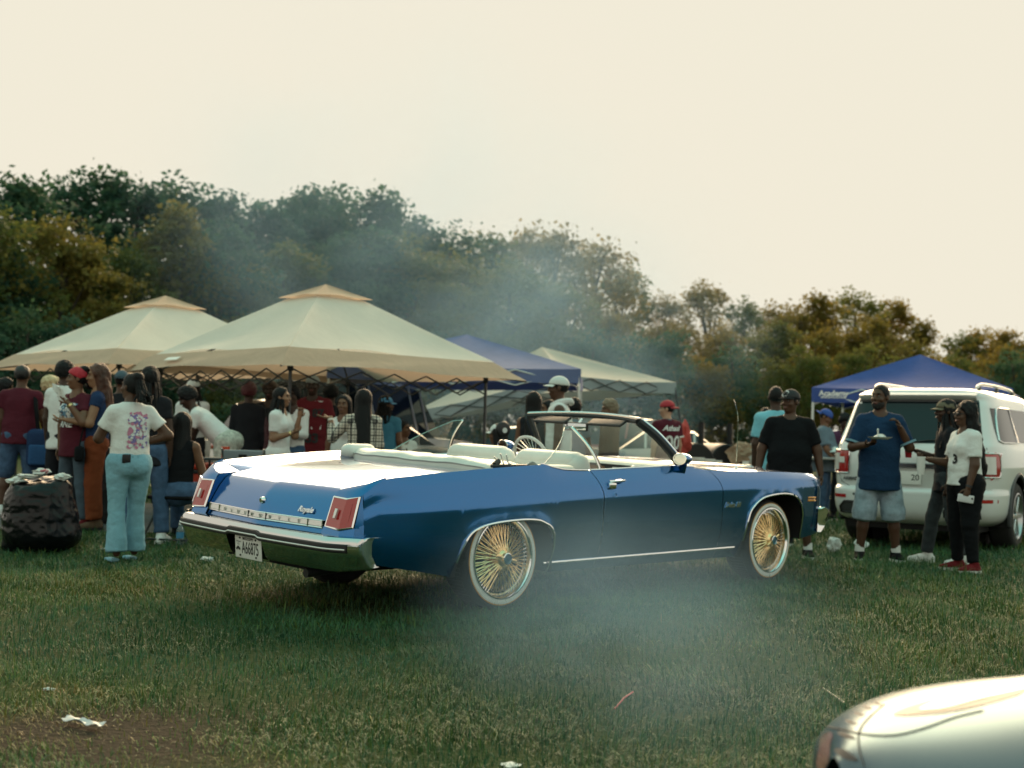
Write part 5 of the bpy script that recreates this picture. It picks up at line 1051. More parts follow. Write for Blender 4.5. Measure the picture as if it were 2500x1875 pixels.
        if hk in ('cap', 'snap'):
            G = []
            for t in np.linspace(0, 1, 7):
                row = []
                for q in np.linspace(-1, 1, 13):
                    rr = .098+.075*t*math.sqrt(max(0, 1-.55*q*q)); an_ = q*1.05; row.append(hd(hdir*rr*math.cos(an_)-.012, (.088+.012*t)*math.sin(an_)*1.05, base+.010+.006*hdir*0-.018*t*(1 if hk == 'cap' else .3)-.014*q*q*(1 if hk == 'cap' else .5)))
                G.append(row)
            mb = MB(); mb.grid(G); mb.build('brim', hm_, ho2, thick=.006); J['cap'] = ho2
    J['shirt'] = T; return J
def watch(J, i, m=None, col_=(.65, .5, .25)):
    S, Eb, W, hdv = J['arms'][i]; s = J['s']; dv = nrm(W-Eb); M = Matrix([list(r) for r in np.stack([nrm(np.cross(dv, [.3, .5, .9])), nrm(np.cross(dv, nrm(np.cross(dv, [.3, .5, .9])))), dv], 1)])
    b = MB(); b.lathe([(.031*s, -.012), (.035*s, -.011), (.035*s, .011), (.031*s, .012)], 16, M=M, c=W-dv*.02*s); return b.build('wristwatch', m or mat('watch_gold', col_, .25, .9), J['root'])
def shirt_print(J, V, Fs, name, m, front=True, h=.34, y=0, size=1.0, lift=.005):
    P, u, f2, Rm, s = J['P'], J['u'], J['f2'], J['Rm'], J['s']; sgn = 1 if front else -1; o = P+u*h*s+Rm[:, 1]*y+f2*sgn*.45
    M = frame(o, Rm[:, 1]*sgn, u); return decal([(v[0]*size, v[1]*size) for v in V], Fs, [J['shirt']], M, name, m, J['shirt'], lift, 1.0)
def blob_print(n, w, h, seed):          # a loose printed picture: many small patches
    g = np.random.default_rng(seed); V = []; Fs = []
    for _ in range(n):
        c = g.uniform(-1, 1, 2)*np.array([w/2, h/2]); r = g.uniform(.008, .022); a0 = g.uniform(0, 6); k = 7; o = len(V); V += [(c[0]+r*math.cos(a0+q*2*PI/k)*g.uniform(.5, 1.3), c[1]+r*math.sin(a0+q*2*PI/k)*g.uniform(.5, 1.2)) for q in range(k)]; Fs.append(tuple(range(o, o+k)))
    return V, Fs
INK = {k: mat('ink_'+k, c, .8) for k, c in {'white': (.7, .72, .72), 'pink': (.55, .22, .34), 'violet': (.22, .18, .42), 'blue': (.12, .25, .38), 'black': (.02, .02, .022), 'red': (.4, .03, .04)}.items()}
# ------------------------------------------------------------------ who stands where
CAPS = {'white': mat('white_cap', (.66, .68, .66), .8), 'black': mat('black_cap', (.012, .014, .018), .7), 'red': mat('red_cap', (.36, .022, .035), .75), 'khaki': mat('khaki_cap', (.13, .115, .075), .8), 'blue': mat('blue_cap', (.02, .07, .32), .7), 'wrap': mat('red_wrap', (.42, .018, .035), .7), 'durag': mat('black_wrap', (.012, .012, .014), .5), 'skycap': mat('bright_blue_cap', (.08, .30, .55), .7)}
hang = ((.02, .14, -1), (.12, .05, -1)); hip_hand = ((-.25, .75, -.7), (.35, -.75, -.55)); chin = ((.45, .10, -.8), (.45, -.25, .85)); fore = ((.05, .12, -1), (.92, -.25, .1)); fore_up = ((.1, .15, -1), (.85, -.35, .45)); cross = ((.25, .1, -.95), (.75, -.65, .1))
# left group
A = person(48, 15.5, 1.78, 100, 'person seen from behind in maroon tee and denim shorts with dark shoulder bag', 'dark', 'maroon', 'denim', hem=.10, leg_end=.52, leg_r=(.105, .092, .08), shoe='white', w=1.18, belly=.35, hips=1.08, hair='short', hat=(CAPS['durag'], 'wrap', 1), arms=(hang, ((.1, .3, -.95), (.3, .1, -1))))
b = MB(); sR = A['arms'][1][0]; b.tube(crom([sR+np.array((.10, 0, -.12)), sR+np.array((0, .02, .05)), sR+np.array((-.14, -.02, -.15)), sR+np.array((-.16, -.06, -.42))], 5), .028, 6, flat=.3); b.build('bag_strap', CL['black'], A['root'])
G_ = MB(); G_.rbox(sR+np.array((-.15, -.10, -.62)), (.18, .34, .46), .08, n=5); bag_ = G_.build('shoulder_bag', CL['navy'], A['root']); G_ = MB(); G_.rbox(sR+np.array((-.245, -.10, -.70)), (.05, .26, .24), .03); G_.build('bag_pocket', cloth('bag_blue', (.03, .09, .22)), bag_)
person(8, 17.2, 1.66, 20, 'person in light blue top with dark hair half hidden behind the maroon tee', 'brown', 'sky', 'denim', hair='afro', face=False)
person(118, 15.9, 1.66, 60, 'person with short bleached blond hair and yellow top', 'brown', 'yellow', 'charcoal', hair='curlytop', hairmat=mat('blond_hair', (.62, .50, .30), .6, bump=.5, bscale=80), look=(-35, 0), sleeve=.3)
person(152, 15.0, 1.80, 75, 'person in white tee with dark rounded hair behind the red head wrap', 'deep', 'white', 'charcoal', hair='afro', w=1.05)
B = person(186, 13.5, 1.68, 238, 'person in red head wrap and maroon printed tee eating from a white napkin', 'brown', 'maroon', 'greydenim', hem=.15, shoe='red', hair='ponytail', hairlen=.1, hat=(CAPS['wrap'], 'wrap', 1), look=(-42, 2), w=1.08, belly=.2, bust=.25, hips=1.05, leg_r=(.10, .07, .052), arms=((( .45, .30, -.85), (.38, -.55, .85)), ((.02, .22, -1), (.05, .02, -1))))
V, Fs = blob_print(90, .24, .17, 3); shirt_print(B, V, Fs, 'shirt_print', INK['blue'], h=.34); V, Fs = blob_print(45, .22, .15, 4); shirt_print(B, V, Fs, 'shirt_print', INK['white'], h=.35, lift=.007); V, Fs = textmesh('ANE', .095, shear=.2, bold=.003, sub=.03); shirt_print(B, V, Fs, 'shirt_lettering', INK['white'], h=.205, y=-.0, lift=.008)
watch(B, 0); wq = MB(); W_ = B['arms'][0][2]; wq.grid([[W_+B['arms'][0][3]*(.10+.10*t)+np.array((.03+.015*math.sin(9*u_), -.05+.13*u_, .02*math.sin(7*t+5*u_)+.03*t)) for u_ in np.linspace(0, 1, 7)] for t in np.linspace(-.4, 1, 7)]); nk = wq.build('napkin', mat('paper', (.75, .76, .74), .9), None, thick=.003); nk.matrix_world = B['root'].matrix_basis; tag(nk, 'crumpled white napkin held to the mouth under the red head wrap', 'napkin')
C1 = person(236, 13.5, 1.71, 196, 'person with long wavy auburn hair, navy top and rust trousers with crossbody bag', 'tan', 'navy', 'rust', hem=.03, sleeve=.35, shoe='brown', hair='wavy', hairmat=HAIRR, hairlen=.52, hips=1.05, bust=.2, leg_r=(.105, .085, .085), arms=(((.25, .2, -.95), (.85, -.3, .12)), ((.22, .12, -.97), (.88, -.18, .05))), hand_curl=.35, stance=.06)
b = MB(); sp_ = C1['P']; b.rbox(sp_+np.array((.16, .17, -.12)), (.09, .20, .16), .03); bg_ = b.build('handbag', CL['black'], C1['root']); b = MB(); b.tube(crom([sp_+np.array((.16, .22, -.05)), sp_+np.array((.12, .16, .15)), sp_+np.array((.0, -.02, .40)), sp_+np.array((-.1, -.12, .52))], 5), .008, 5); b.build('bag_strap', CL['black'], bg_)
person(292, 15.8, 1.74, 90, 'person in blue cap hidden behind the auburn hair', 'dark', 'charcoal', 'charcoal', hat=(mat('slate_cap', (.05, .09, .12), .8), 'snap', -1), face=False)
D = person(318, 11.2, 1.62, 128, 'person in white tee with pink print and pale flared jeans, hand on hip', 'dark', 'white', 'lightdenim', hem=.06, sleeve=.62, loose=.008, shoe=None, leg_end=.985, leg_r=(.104, .070, .108), hips=1.16, w=1.06, bust=.2, hair='ponytail', hairlen=.12, look=(22, 6), arms=(((.35, .35, -.9), (.35, -.42, .9)), ((-.28, .62, -.75), (.25, -.95, -.30))), stance=.005, knees=((-.03, 0), (.07, 0)), vox=.0125)
V, Fs = blob_print(120, .17, .30, 8); shirt_print(D, V, Fs, 'shirt_print', INK['pink'], front=False, h=.30, y=-.02); V, Fs = blob_print(55, .16, .28, 9); shirt_print(D, V, Fs, 'shirt_print', INK['violet'], front=False, h=.30, y=-.02, lift=.007); V, Fs = blob_print(45, .15, .26, 10); shirt_print(D, V, Fs, 'shirt_print', INK['white'], front=False, h=.30, y=-.02, lift=.009)
hp_ = D['P']; b = MB(); b.rbox(hp_+np.array((-.150, .085, .035)), (.012, .075, .075), .006, Matrix.Rotation(R(-4), 3, 'Y')); b.build('phone_in_pocket', BLACKP, D['root'])
for sg in (1, -1):
    V = [(-.065, .075), (.065, .075), (.065, -.055), (0, -.08), (-.065, -.055)]; M_ = frame(hp_+np.array((-.5, sg*.085, -.02)), (0, -1, 0), (0, 0, 1)); decal(V, [(0, 1, 2, 3, 4)], [D['pants']], M_, 'back_pocket', cloth('pocket_denim', (.17, .34, .43), vs=9), D['pants'], .006, 1.0)
watch(D, 0, BLACKP)
for i_, (h0, K, An) in enumerate(D['legs']):
    b = MB(); b.rbox((An[0]+.10, An[1]*1.02, .018), (.17, .075, .03), .012); b.build('shoe', CL['lightdenim'], D['root'])
person(362, 12.6, 1.71, 92, 'person with very long dark braids and blue jeans behind the white tee with pink print', 'deep', 'charcoal', 'denim', hair='dreads', hairlen=.55, shoe='white', hips=1.05, leg_r=(.10, .078, .075))
S1 = person(436, 12.7, 1.64, 78, 'person in black sleeveless top with long straight black hair sitting on a folding chair', 'brown', 'black', 'denim', sleeve=0, hem=-.06, seat=.40, hair='long', hairlen=.42, hips=1.22, w=1.0, shoe='black', arms=(((.25, .2, -.95), (.8, -.3, -.35)), ((.2, .25, -.95), (.8, -.3, -.35))), lean=8, vox=.0125)
person(468, 16.9, 1.70, 265, 'person in white bucket cap and white tee with dark strap across the chest', 'deep', 'white', 'charcoal', hair='dreads', hairlen=.14, hat=(CAPS['white'], 'cap', -1), w=1.05, arms=(fore, fore))
person(555, 15.0, 1.72, 182, 'person bending forward in white tee and pale camouflage trousers', 'deep', 'white', 'camo', lean=47, hips=1.22, w=1.08, hair='afro', hem=.08, arms=(((.35, .1, -.95), (.3, -.05, -1)), ((.4, .1, -.9), (.35, -.05, -1))), leg_r=(.115, .085, .075), look=(0, -30), stance=.12)
person(604, 16.6, 1.66, 85, 'person with dark red hair and dark jacket between the bending person and the braids', 'deep', 'charcoal', 'charcoal', sleeve=1.9, hair='afro', hairmat=mat('dark_red_hair', (.085, .010, .014), .5, bump=.5, bscale=80), w=1.1)
person(655, 17.8, 1.74, 270, 'person with brown hair far back under the cream tent', 'deep', 'charcoal', 'charcoal', hair='afro', hairmat=mat('brown_hair', (.05, .024, .014), .6))
E1 = person(682, 14.6, 1.57, -12, 'person in white tee with waist long black and wine red braids, hand at chin', 'tan', 'white', 'white', hair='braids', hairlen=.66, hem=.18, sleeve=.72, bust=.3, hips=1.1, w=1.04, look=(8, 3), arms=(((.5, .0, -.85), (.25, -.12, .95)), ((-.02, .08, -1), (.75, -.15, .25))), vox=.0125, shoe='white')
watch(E1, 1)
E2 = person(712, 15.7, 1.62, 262, 'person with dark hair and long white sleeves behind the braids', 'deep', 'white', 'denim', sleeve=1.9, hair='afro', arms=(cross, cross))
E3 = person(760, 16.4, 1.80, 268, 'tall person in grey cap and dark red jersey with number 87', 'deep', 'wine', 'charcoal', hair='fade', hat=(mat('grey_cap', (.30, .31, .30), .8), 'cap', -1), w=1.15, loose=.02, hem=.20)
V, Fs = textmesh('87', .14, bold=.006, sub=.04); shirt_print(E3, V, Fs, 'jersey_number', INK['black'], h=.36, y=.10); V, Fs = textmesh('833', .16, bold=.008, sub=.04); shirt_print(E3, V, Fs, 'jersey_number', INK['black'], h=.05, y=.0, lift=.008)
V = [(-.15, -.07), (.15, -.07), (.15, .07), (-.15, .07)]; shirt_print(E3, [(a_*.95+(-.15+.30*0), b_) for a_, b_ in V], [(0, 1, 2, 3)], 'jersey_panel', INK['white'], h=.05, lift=.005); V, Fs = blob_print(1, .01, .01, 1); V = [(.02, -.20), (.14, -.20), (.15, .16), (.05, .16)]; shirt_print(E3, V, [(0, 1, 2, 3)], 'jersey_panel', INK['white'], h=.36, lift=.003)
person(804, 17.2, 1.72, 90, 'person with dark bushy hair behind the pointing talkers', 'deep', 'charcoal', 'denim', hair='afro')
E4 = person(838, 15.2, 1.58, 248, 'person in sleeveless white top facing the plaid shirt', 'brown', 'white', 'charcoal', sleeve=0, hair='long', hairlen=.16, bust=.25, w=1.02, look=(12, 0), hem=.05)
E5 = person(884, 13.9, 1.62, 100, 'person in plaid shirt with long straight black hair pointing to the side', 'tan', 'plaid', 'black', sleeve=1.75, hem=.06, hair='long', hairlen=.58, w=1.04, hips=1.08, look=(10, 0), arms=(((.2, .62, -.75), (.28, .1, 1), (.1, 1, .12)), ((.1, .15, -1), (.5, -.2, -.8))), hand_curl=.15, vox=.0125)
watch(E5, 0, mat('watch_white', (.75, .72, .65), .3))
person(940, 17.6, 1.66, 85, 'person in bright blue cap and blue shirt behind the plaid shirt', 'brown', 'teal', 'charcoal', hat=(CAPS['skycap'], 'cap', 1), hair='dreads', hairlen=.2, look=(-60, 0))
SM = person(985, 19.5, 1.76, -60, 'seated person in white top beside the dark folding camp chair', 'brown', 'white', 'charcoal', seat=.42, hair='short', look=(30, 0))
person(1302, 15.3, 1.70, 70, 'person with very long black hair and long grey dress under the pale grey tent', 'brown', 'charcoal', 'charcoal', sleeve=0, hair='long', hairlen=.72, dress=True, shoe='white')
person(1338, 17.0, 1.66, 200, 'person in white tee facing the long grey dress', 'brown', 'white', 'greydenim', hair='long', hairlen=.3)
F1 = person(1364, 14.5, 1.86, 178, 'tall person in white cap and sleeveless pale hooded top behind the windscreen', 'dark', 'white', 'lightdenim', sleeve=0, hem=.30, loose=.018, hair='fade', hat=(CAPS['white'], 'cap', 1), w=1.02, leg_r=(.11, .09, .085), shoe='white', vox=.0125)
hdm = MB(); c_ = F1['N']; hdm.tube(crom([c_+np.array((.08, .02, -.04)), c_+np.array((.0, .085, .0)), c_+np.array((-.11, .05, .02)), c_+np.array((-.13, 0, .0)), c_+np.array((-.11, -.05, .02)), c_+np.array((0, -.085, .0)), c_+np.array((.08, -.02, -.04))], 4), .036, 8); hdm.build('hood', CL['white'], F1['root'])
person(1400, 16.8, 1.68, 90, 'person with short dark hair standing behind the tall person in white cap', 'dark', 'grey', 'denim', hair='afro', face=False)
person(1488, 16.5, 1.66, 200, 'person with pale curly hair beyond the windscreen', 'brown', 'brown', 'lightdenim', hair='curlytop', hairmat=mat('ash_hair', (.20, .16, .11), .7, bump=.5, bscale=60), sleeve=1.6)
S2 = person(1218, 14.6, 1.66, 150, 'seated person in white cap with dark hair beyond the front seats', 'brown', 'white', 'charcoal', seat=.44, hair='long', hairlen=.2, hat=(CAPS['white'], 'cap', 1), arms=(fore_up, fore))
F2 = person(1628, 18.5, 1.75, 118, 'person in backward red cap and maroon jersey numbered 00', 'light', 'maroon', 'maroon', loose=.02, hem=.20, hair='short', hat=(CAPS['red'], 'cap', -1), look=(48, 0), leg_end=.6, w=1.05)
V, Fs = textmesh('00', .27, shear=.12, bold=.004, sub=.05); shirt_print(F2, V, Fs, 'jersey_number', INK['white'], front=False, h=.22, lift=.008); V, Fs = textmesh('Athaol', .105, shear=.4, bold=.003, sub=.04); shirt_print(F2, V, Fs, 'jersey_name', INK['white'], front=False, h=.43, lift=.008)
c_ = F2['N']; b = MB(); b.lathe([(.075, -.02), (.082, .0), (.075, .03)], 20, c=c_+np.array((0, 0, -.02))); b.build('collar', CL['grey'], F2['root'])
for S_, E_, W_, _h in F2['arms']: b = MB(); b.tube([S_+(E_-S_)*.50, S_+(E_-S_)*.58], .093, 16, cap=False); b.build('sleeve_band', INK['white'], F2['root'])
# right group
person(1893, 15.2, 1.86, 92, 'person in sky blue tee seen from behind beside the black tee', 'deep', 'sky', 'denim', sleeve=.75, loose=.012, hem=.20, hair='fade', w=1.08, look=(-8, 0), face=True)
person(1868, 20.5, 1.74, 90, 'person whose dark hair shows just behind the sky blue tee', 'deep', 'charcoal', 'charcoal', face=False)
K1 = person(1928, 13.15, 1.70, 260, 'large person in black tee and black cap with round emblem looking aside', 'dark', 'black', 'charcoal', sleeve=.80, loose=.010, hem=.20, leg_end=.56, leg_r=(.125, .11, .105), shoe='black', sock=True, w=1.2, belly=.55, hips=1.15, hair='fade', hat=(CAPS['black'], 'snap', 1), look=(-40, 0), neck_v=True, arms=(((-.02, .38, -1), (.16, .16, -1)), ((-.02, .38, -1), (.16, .16, -1))), vox=.0125, stance=.13, beard=False)
hd_ = K1['hd']; V, Fs = blob_print(26, .055, .048, 5); M_ = frame(hd_(.35, 0, .085), K1['HR'][:, 1], K1['HR'][:, 2]); decal(V, Fs, [K1['cap']], M_, 'cap_emblem', INK['white'], K1['root'], .004, .6)
V, Fs = blob_print(14, .034, .03, 6); decal(V, Fs, [K1['cap']], M_, 'cap_emblem', INK['black'], K1['root'], .006, .6)
person(2012, 20.3, 1.74, -25, 'person in grey shirt and blue cap bowing the head under the royal blue tent', 'brown', 'grey', 'denim', sleeve=.8, loose=.015, hat=(CAPS['blue'], 'cap', -1), belly=.7, w=1.12, look=(0, -28), hem=.16, arms=(((.3, .15, -.95), (.6, -.1, -.8)), ((.3, .15, -.95), (.6, -.1, -.8))))
P1 = person(2062, 20.8, 1.70, 255, 'person in plum top looking down over a white tray under the royal blue tent', 'deep', 'purple', 'charcoal', sleeve=.9, lean=18, look=(0, -35), w=1.15, arms=(fore, fore), hair='afro')
K2 = person(2147, 13.25, 1.80, 262, 'person in deep blue ringer tee and washed blue shorts eating from a paper plate', 'dark', 'tee_blue', 'shorts', sleeve=.86, loose=.010, hem=.22, leg_end=.60, leg_r=(.112, .118, .122), shoe='black', sock=True, w=1.08, belly=.3, hair='fade', beard=True, look=(-40, 2), arms=(((.10, .42, -.9), (.42, -.45, .80)), ((.15, .35, -.95), (.80, -.42, .10))), hand_curl=.9, vox=.0120, stance=.11)
ring = mat('ringer_trim', (.16, .30, .38), .8)
c_ = K2['N']; b = MB(); b.tube([c_+np.array((.02+.078*math.cos(a), .080*math.sin(a), -.045-.035*math.cos(a))) for a in np.linspace(0, 2*PI, 25)], .010, 6); b.build('collar', ring, K2['root'])
for S_, E_, W_, _h in K2['arms']: b = MB(); dv = nrm(E_-S_); b.tube([S_+dv*.285*1.028*.80, S_+dv*.285*1.028*.875], .092, 18, cap=False); b.build('sleeve_band', ring, K2['root'])
W_, hv_ = K2['arms'][1][2], K2['arms'][1][3]; pc = K2['root'].matrix_basis @ Vector(W_+hv_*.10+np.array((.04, .06, .045)))
K3 = person(2312, 13.2, 1.67, 176, 'person in khaki cap with long dreadlocks and grey jeans beside the sport utility vehicle', 'deep', 'charcoal', 'darkgrey', sleeve=.6, shoe='white', hair='dreads', hairlen=.34, hat=(CAPS['khaki'], 'cap', 1), arms=(hang, ((.15, .1, -1), (.95, .0, .35))), leg_r=(.095, .075, .065), stance=.12, knees=((-.1, 0), (.16, 0)))
K4 = person(2358, 12.4, 1.61, 190, 'person in white tee and black leggings with long curly black ponytail and sunglasses', 'dark', 'white', 'black', sleeve=.75, loose=.010, hem=.03, shoe='red', hair='wavy', hairlen=.62, hips=1.22, w=1.1, bust=.4, belly=.2, leg_r=(.118, .080, .052), look=(0, 0), arms=(((.08, .18, -1), (.30, .02, -1)), ((.25, .12, -.95), (.85, -.10, .12))), vox=.0120, stance=.06)
gl = MB(); h4 = K4['hd']; gl.rbox(h4(.096, .034, .010), (.012, .042, .030), .006, Matrix([list(r) for r in K4['HR']])); gl.rbox(h4(.096, -.034, .010), (.012, .042, .030), .006, Matrix([list(r) for r in K4['HR']])); gl.tube([h4(.09, .055, .014), h4(-.01, .078, .012)], .003, 5); gl.tube([h4(.09, -.055, .014), h4(-.01, -.078, .012)], .003, 5); gl.build('sunglasses', BLACKP, K4['root'])
V, Fs = textmesh('3', .12, bold=.006, sub=.04); shirt_print(K4, V, Fs, 'shirt_number', INK['black'], h=.24, y=.06, lift=.006)
watch(K4, 0, BLACKP)
# things they hold
b = MB(); b.lathe([(0, .0), (.075, .0), (.10, .012), (.118, .020), (.120, .023), (.10, .017), (.074, .006), (0, .005)], 28, c=pc); tag(b.build('paper_plate', mat('plate_paper', (.72, .74, .72), .8)), 'white paper plate of food held by the person in the ringer tee', 'plate')
b = MB(); g = np.random.default_rng(3); G = [[pc+Vector((.075*math.cos(a)*r_*1.1, .075*math.sin(a)*r_, .045*(1-r_*r_)+.012*g.random())) for a in np.linspace(0, 2*PI, 16, endpoint=False)] for r_ in np.linspace(1, .05, 6)]; b.grid(G, closev=True); tag(b.build('food', mat('foil_wrap', (.66, .68, .66), .45, var=.25, vscale=40, bump=.6, bscale=50)), 'pale heap of food on the held paper plate', 'food')
b = MB(); b.tube([pc+Vector((-.03, -.03, .03)), pc+Vector((-.05, -.09, .10))], [.006, .009], 6); tag(b.build('plastic_fork', mat('plastic_white', (.78, .78, .76), .4)), 'white plastic fork standing in the food on the plate', 'fork')
def in_hand(J, i, off=(0, 0, 0)): S, Eb, W, hv = J['arms'][i]; return J['root'].matrix_basis @ Vector(W+hv*.10*J['s']+np.array(off))
c_ = in_hand(K4, 1, (0, 0, -.06)); b = MB(); b.lathe([(0, -.10), (.034, -.10), (.036, -.08), (.043, .06), (.043, .075), (.038, .075), (0, .07)], 22, c=c_); tag(b.build('tumbler', mat('tumbler_white', (.7, .71, .69), .35)), 'white tumbler held by the person in white tee and black leggings', 'tumbler')
c_ = in_hand(K3, 1, (0, 0, .0)); b = MB(); b.lathe([(0, -.055), (.030, -.055), (.042, .055), (.044, .060), (.040, .056), (.030, -.045), (0, -.045)], 22, c=c_+Vector((.0, -.03, -.05))); cp = b.build('party_cup', mat('red_cup', (.50, .02, .03), .35)); tag(cp, 'red party cup held by the person with dreadlocks', 'cup'); b = MB(); b.lathe([(.0415, .052), (.0445, .056), (.044, .062), (.040, .058)], 22, c=c_+Vector((.0, -.03, -.05))); b.build('cup_rim', WHITEP, cp)
c_ = in_hand(K4, 0, (.0, 0, -.01)); b = MB(); b.rbox(c_, (.155, .012, .075), .006, Matrix.Rotation(R(8), 3, 'Y')); ph = b.build('phone', mat('phone_case', (.62, .64, .66), .35)); tag(ph, 'pale phone held low by the person in black leggings', 'phone'); b = MB(); b.lathe([(0, -.009), (.009, -.009), (.011, -.004)], 12, axis='y', c=c_+Vector((.06, 0, .0))); b.build('lens', BLACKP, ph)
# ------------------------------------------------------------------ vehicles
WPAINT = paint_mat('white_car_paint', (.74, .76, .76), metal=0.0, rough=.4); TINT = glass_mat('tinted_glass', (.05, .07, .075), f0=.07)
DARKGL = mat('dark_car_glass', (.010, .018, .024), .06, spec=.35); DTRIM = mat('dark_trim', (.05, .055, .06), .5); LAMPW = mat('clear_lens', (.7, .68, .66), .15, coat=1)
def road_wheel(parent, x, y, r, sg, wd=.26, rimm=None):
    e = empty('wheel'); e.parent = parent; e.location = (x, y, r); e.rotation_euler = (0, 0, 0 if sg > 0 else PI)
    t = MB(); t.lathe([(r*.66, .0), (r*.72, .012), (r*.90, .004), (r, -.03), (r, -wd+.03), (r*.9, -wd), (r*.6, -wd)], 36, axis='y'); t.build('tyre', RUBBER, e, sharp=50)
    t = MB(); t.lathe([(r*.70, .006), (r*.66, .010), (r*.62, -.02), (r*.58, -.06), (r*.2, -.07), (0, -.07)], 36, axis='y'); t.build('rim', mat('alloy', (.5, .52, .54), .3, .9), e)
    t = MB()
    for k in range(6): a = 2*PI*k/6; t.rbox((r*.36*math.cos(a), -.02, r*.36*math.sin(a)), (r*.58, .03, r*.13), .01, Matrix.Rotation(-a, 3, 'Y'), n=1)
    t.lathe([(0, .0), (r*.13, -.005), (r*.15, -.04)], 16, axis='y'); t.build('rim_spokes', rimm or MATS['alloy'], e); return e
def ring_body(levels, n=200, pw=7):      # levels: (z, x_rear, x_front, half_width, exponent)
    G = []
    for z, xr, xf, hw, p in levels:
        c, a = (xr+xf)/2, (xf-xr)/2; G.append([(c+a*math.copysign(abs(math.cos(t))**(2/p), math.cos(t)), hw*math.copysign(abs(math.sin(t))**(2/p), math.sin(t)), z) for t in np.linspace(0, 2*PI, n, endpoint=False)])
    return G
def suv(loc, heading, label, detail=True):
    root = empty('sport_utility_vehicle', loc, heading, label, 'car')
    lv = [(.30, .18, 5.10, .86, 7), (.36, .07, 5.18, .95, 8), (.46, .015, 5.24, .995, 8), (.58, .0, 5.27, 1.005, 8), (.67, .0, 5.27, 1.005, 8), (.70, .02, 5.26, 1.0, 8), (.705, .065, 5.25, 1.0, 8), (.80, .055, 5.22, 1.005, 8), (.95, .05, 5.18, 1.008, 8), (1.08, .055, 5.05, 1.0, 8), (1.17, .075, 4.95, .985, 8), (1.22, .10, 4.10, .965, 8), (1.27, .13, 4.0, .945, 8), (1.40, .195, 3.75, .905, 8), (1.55, .27, 3.45, .865, 8), (1.68, .335, 3.22, .83, 8), (1.76, .36, 3.08, .80, 7), (1.80, .34, 3.0, .78, 7), (1.85, .36, 2.95, .735, 6), (1.885, .50, 2.8, .63, 5), (1.90, .8, 2.5, .45, 4), (1.905, 1.3, 2.1, .2, 3)]
    f = [pchip([q[0] for q in lv], [q[i] for q in lv]) for i in (1, 2, 3, 4)]
    zl = np.concatenate([np.linspace(.30, 1.85, 64), [1.87, 1.885, 1.895, 1.90, 1.905]]); G = np.array(ring_body([(z, f[0](z), f[1](z), f[2](z), f[3](z)) for z in zl], 260)); n = G.shape[1]
    V = G.reshape(-1, 3); Fs = []; Fb = []
    for i in range(len(zl)-1):
        for j in range(n):
            q = (i*n+j, i*n+(j+1) % n, (i+1)*n+(j+1) % n, (i+1)*n+j); c = V[list(q)].mean(0)
            if abs(c[1]) > .8 and any((c[0]-wx)**2+(c[2]-.42)**2 < .475**2 for wx in (1.13, 4.2)): continue
            Fs.append(q)
    Fs.append(tuple(range((len(zl)-1)*n, len(zl)*n))); MB().add(V, Fs).build('body', WPAINT, root, sharp=50)
    def P(z, y=None, x=None, off=.004, sg=1):    # a point on the skin: rear face by y, flank by x
        p = float(f[3](z)); c, a, hw = (f[0](z)+f[1](z))/2, (f[1](z)-f[0](z))/2, float(f[2](z))
        if y is not None: return (c-a*(max(0, 1-abs(y/hw)**p))**(1/p)-off, y, z)
        return (x, sg*(hw*(max(0, 1-abs((x-c)/a)**p))**(1/p)+off), z)
    def patch(name, m, par, zz, yl, off=.005, n_=21, thick=0): 
        mb = MB(); mb.grid([[P(z, y=y, off=off) for y in np.linspace(*yl(z), n_)] for z in zz]); return mb.build(name, m, par, thick=thick)
    def wpatch(name, m, zz, xl, sg, off=.004):
        mb = MB(); mb.grid([[P(z, x=x, off=off, sg=sg) for x in np.linspace(*xl(z), 15)] for z in zz]); return mb.build(name, m, root)
    patch('rear_window', DARKGL, root, np.linspace(1.235, 1.725, 14), lambda z: (-.80+.20*(z-1.235), .80-.20*(z-1.235)), .005)
    sp = MB(); sp.grid([[P(z, y=y, off=o_) for y in np.linspace(-.68, .68, 17)] for z, o_ in ((1.74, .01), (1.775, .085), (1.80, .09), (1.83, .03))]); sp.build('roof_spoiler', WPAINT, root, thick=.01)
    patch('spoiler_underside', DTRIM, root, (1.722, 1.745), lambda z: (-.70, .70), .03)
    for sg in (-1, 1):
        wpatch('side_window', DARKGL, np.linspace(1.27, 1.66, 8), lambda z: (.40+.28*(z-1.27)+.22*max(0, (1.45-z))*(1 if z < 1.40 else .6), 1.28), sg); wpatch('side_window', DARKGL, np.linspace(1.27, 1.67, 8), lambda z: (1.36, 2.2), sg); wpatch('side_window', DARKGL, np.linspace(1.27, 1.67, 8), lambda z: (2.28, 3.62-.8*(z-1.27)), sg)
        wr = MB(); loop = [P(z, x=x, sg=sg, off=.008) for x, z in ((.46, 1.285), (.50, 1.40), (.57, 1.55), (.66, 1.65), (.8, 1.668), (1.27, 1.672), (1.28, 1.265), (.9, 1.262), (.56, 1.262), (.46, 1.285))]; wr.tube(loop, .011, 6); wr.build('window_trim', CHROME, root)
        # tail lamp wrapping the corner
        zz = np.linspace(.865, 1.135, 9); mb = MB(); G2 = []
        for z in zz:
            k_ = 1-abs((z-1.0)/.14)**6*.10; row = [P(z, y=sg*y, off=.014) for y in np.linspace(.70, .955, 7)]+[P(z, x=x, sg=sg, off=.014) for x in np.linspace(.14, .34*k_, 6)]; G2.append(row)
        mb.grid(G2); lp = mb.build('tail_lamp', REDLENS, root, thick=.01)
        bz_ = MB(); bz_.tube([*G2[0], *[r_[-1] for r_ in G2], *G2[-1][::-1], *[r_[0] for r_ in G2[::-1]]], .008, 6); bz_.build('lamp_rim', CHROME, lp)
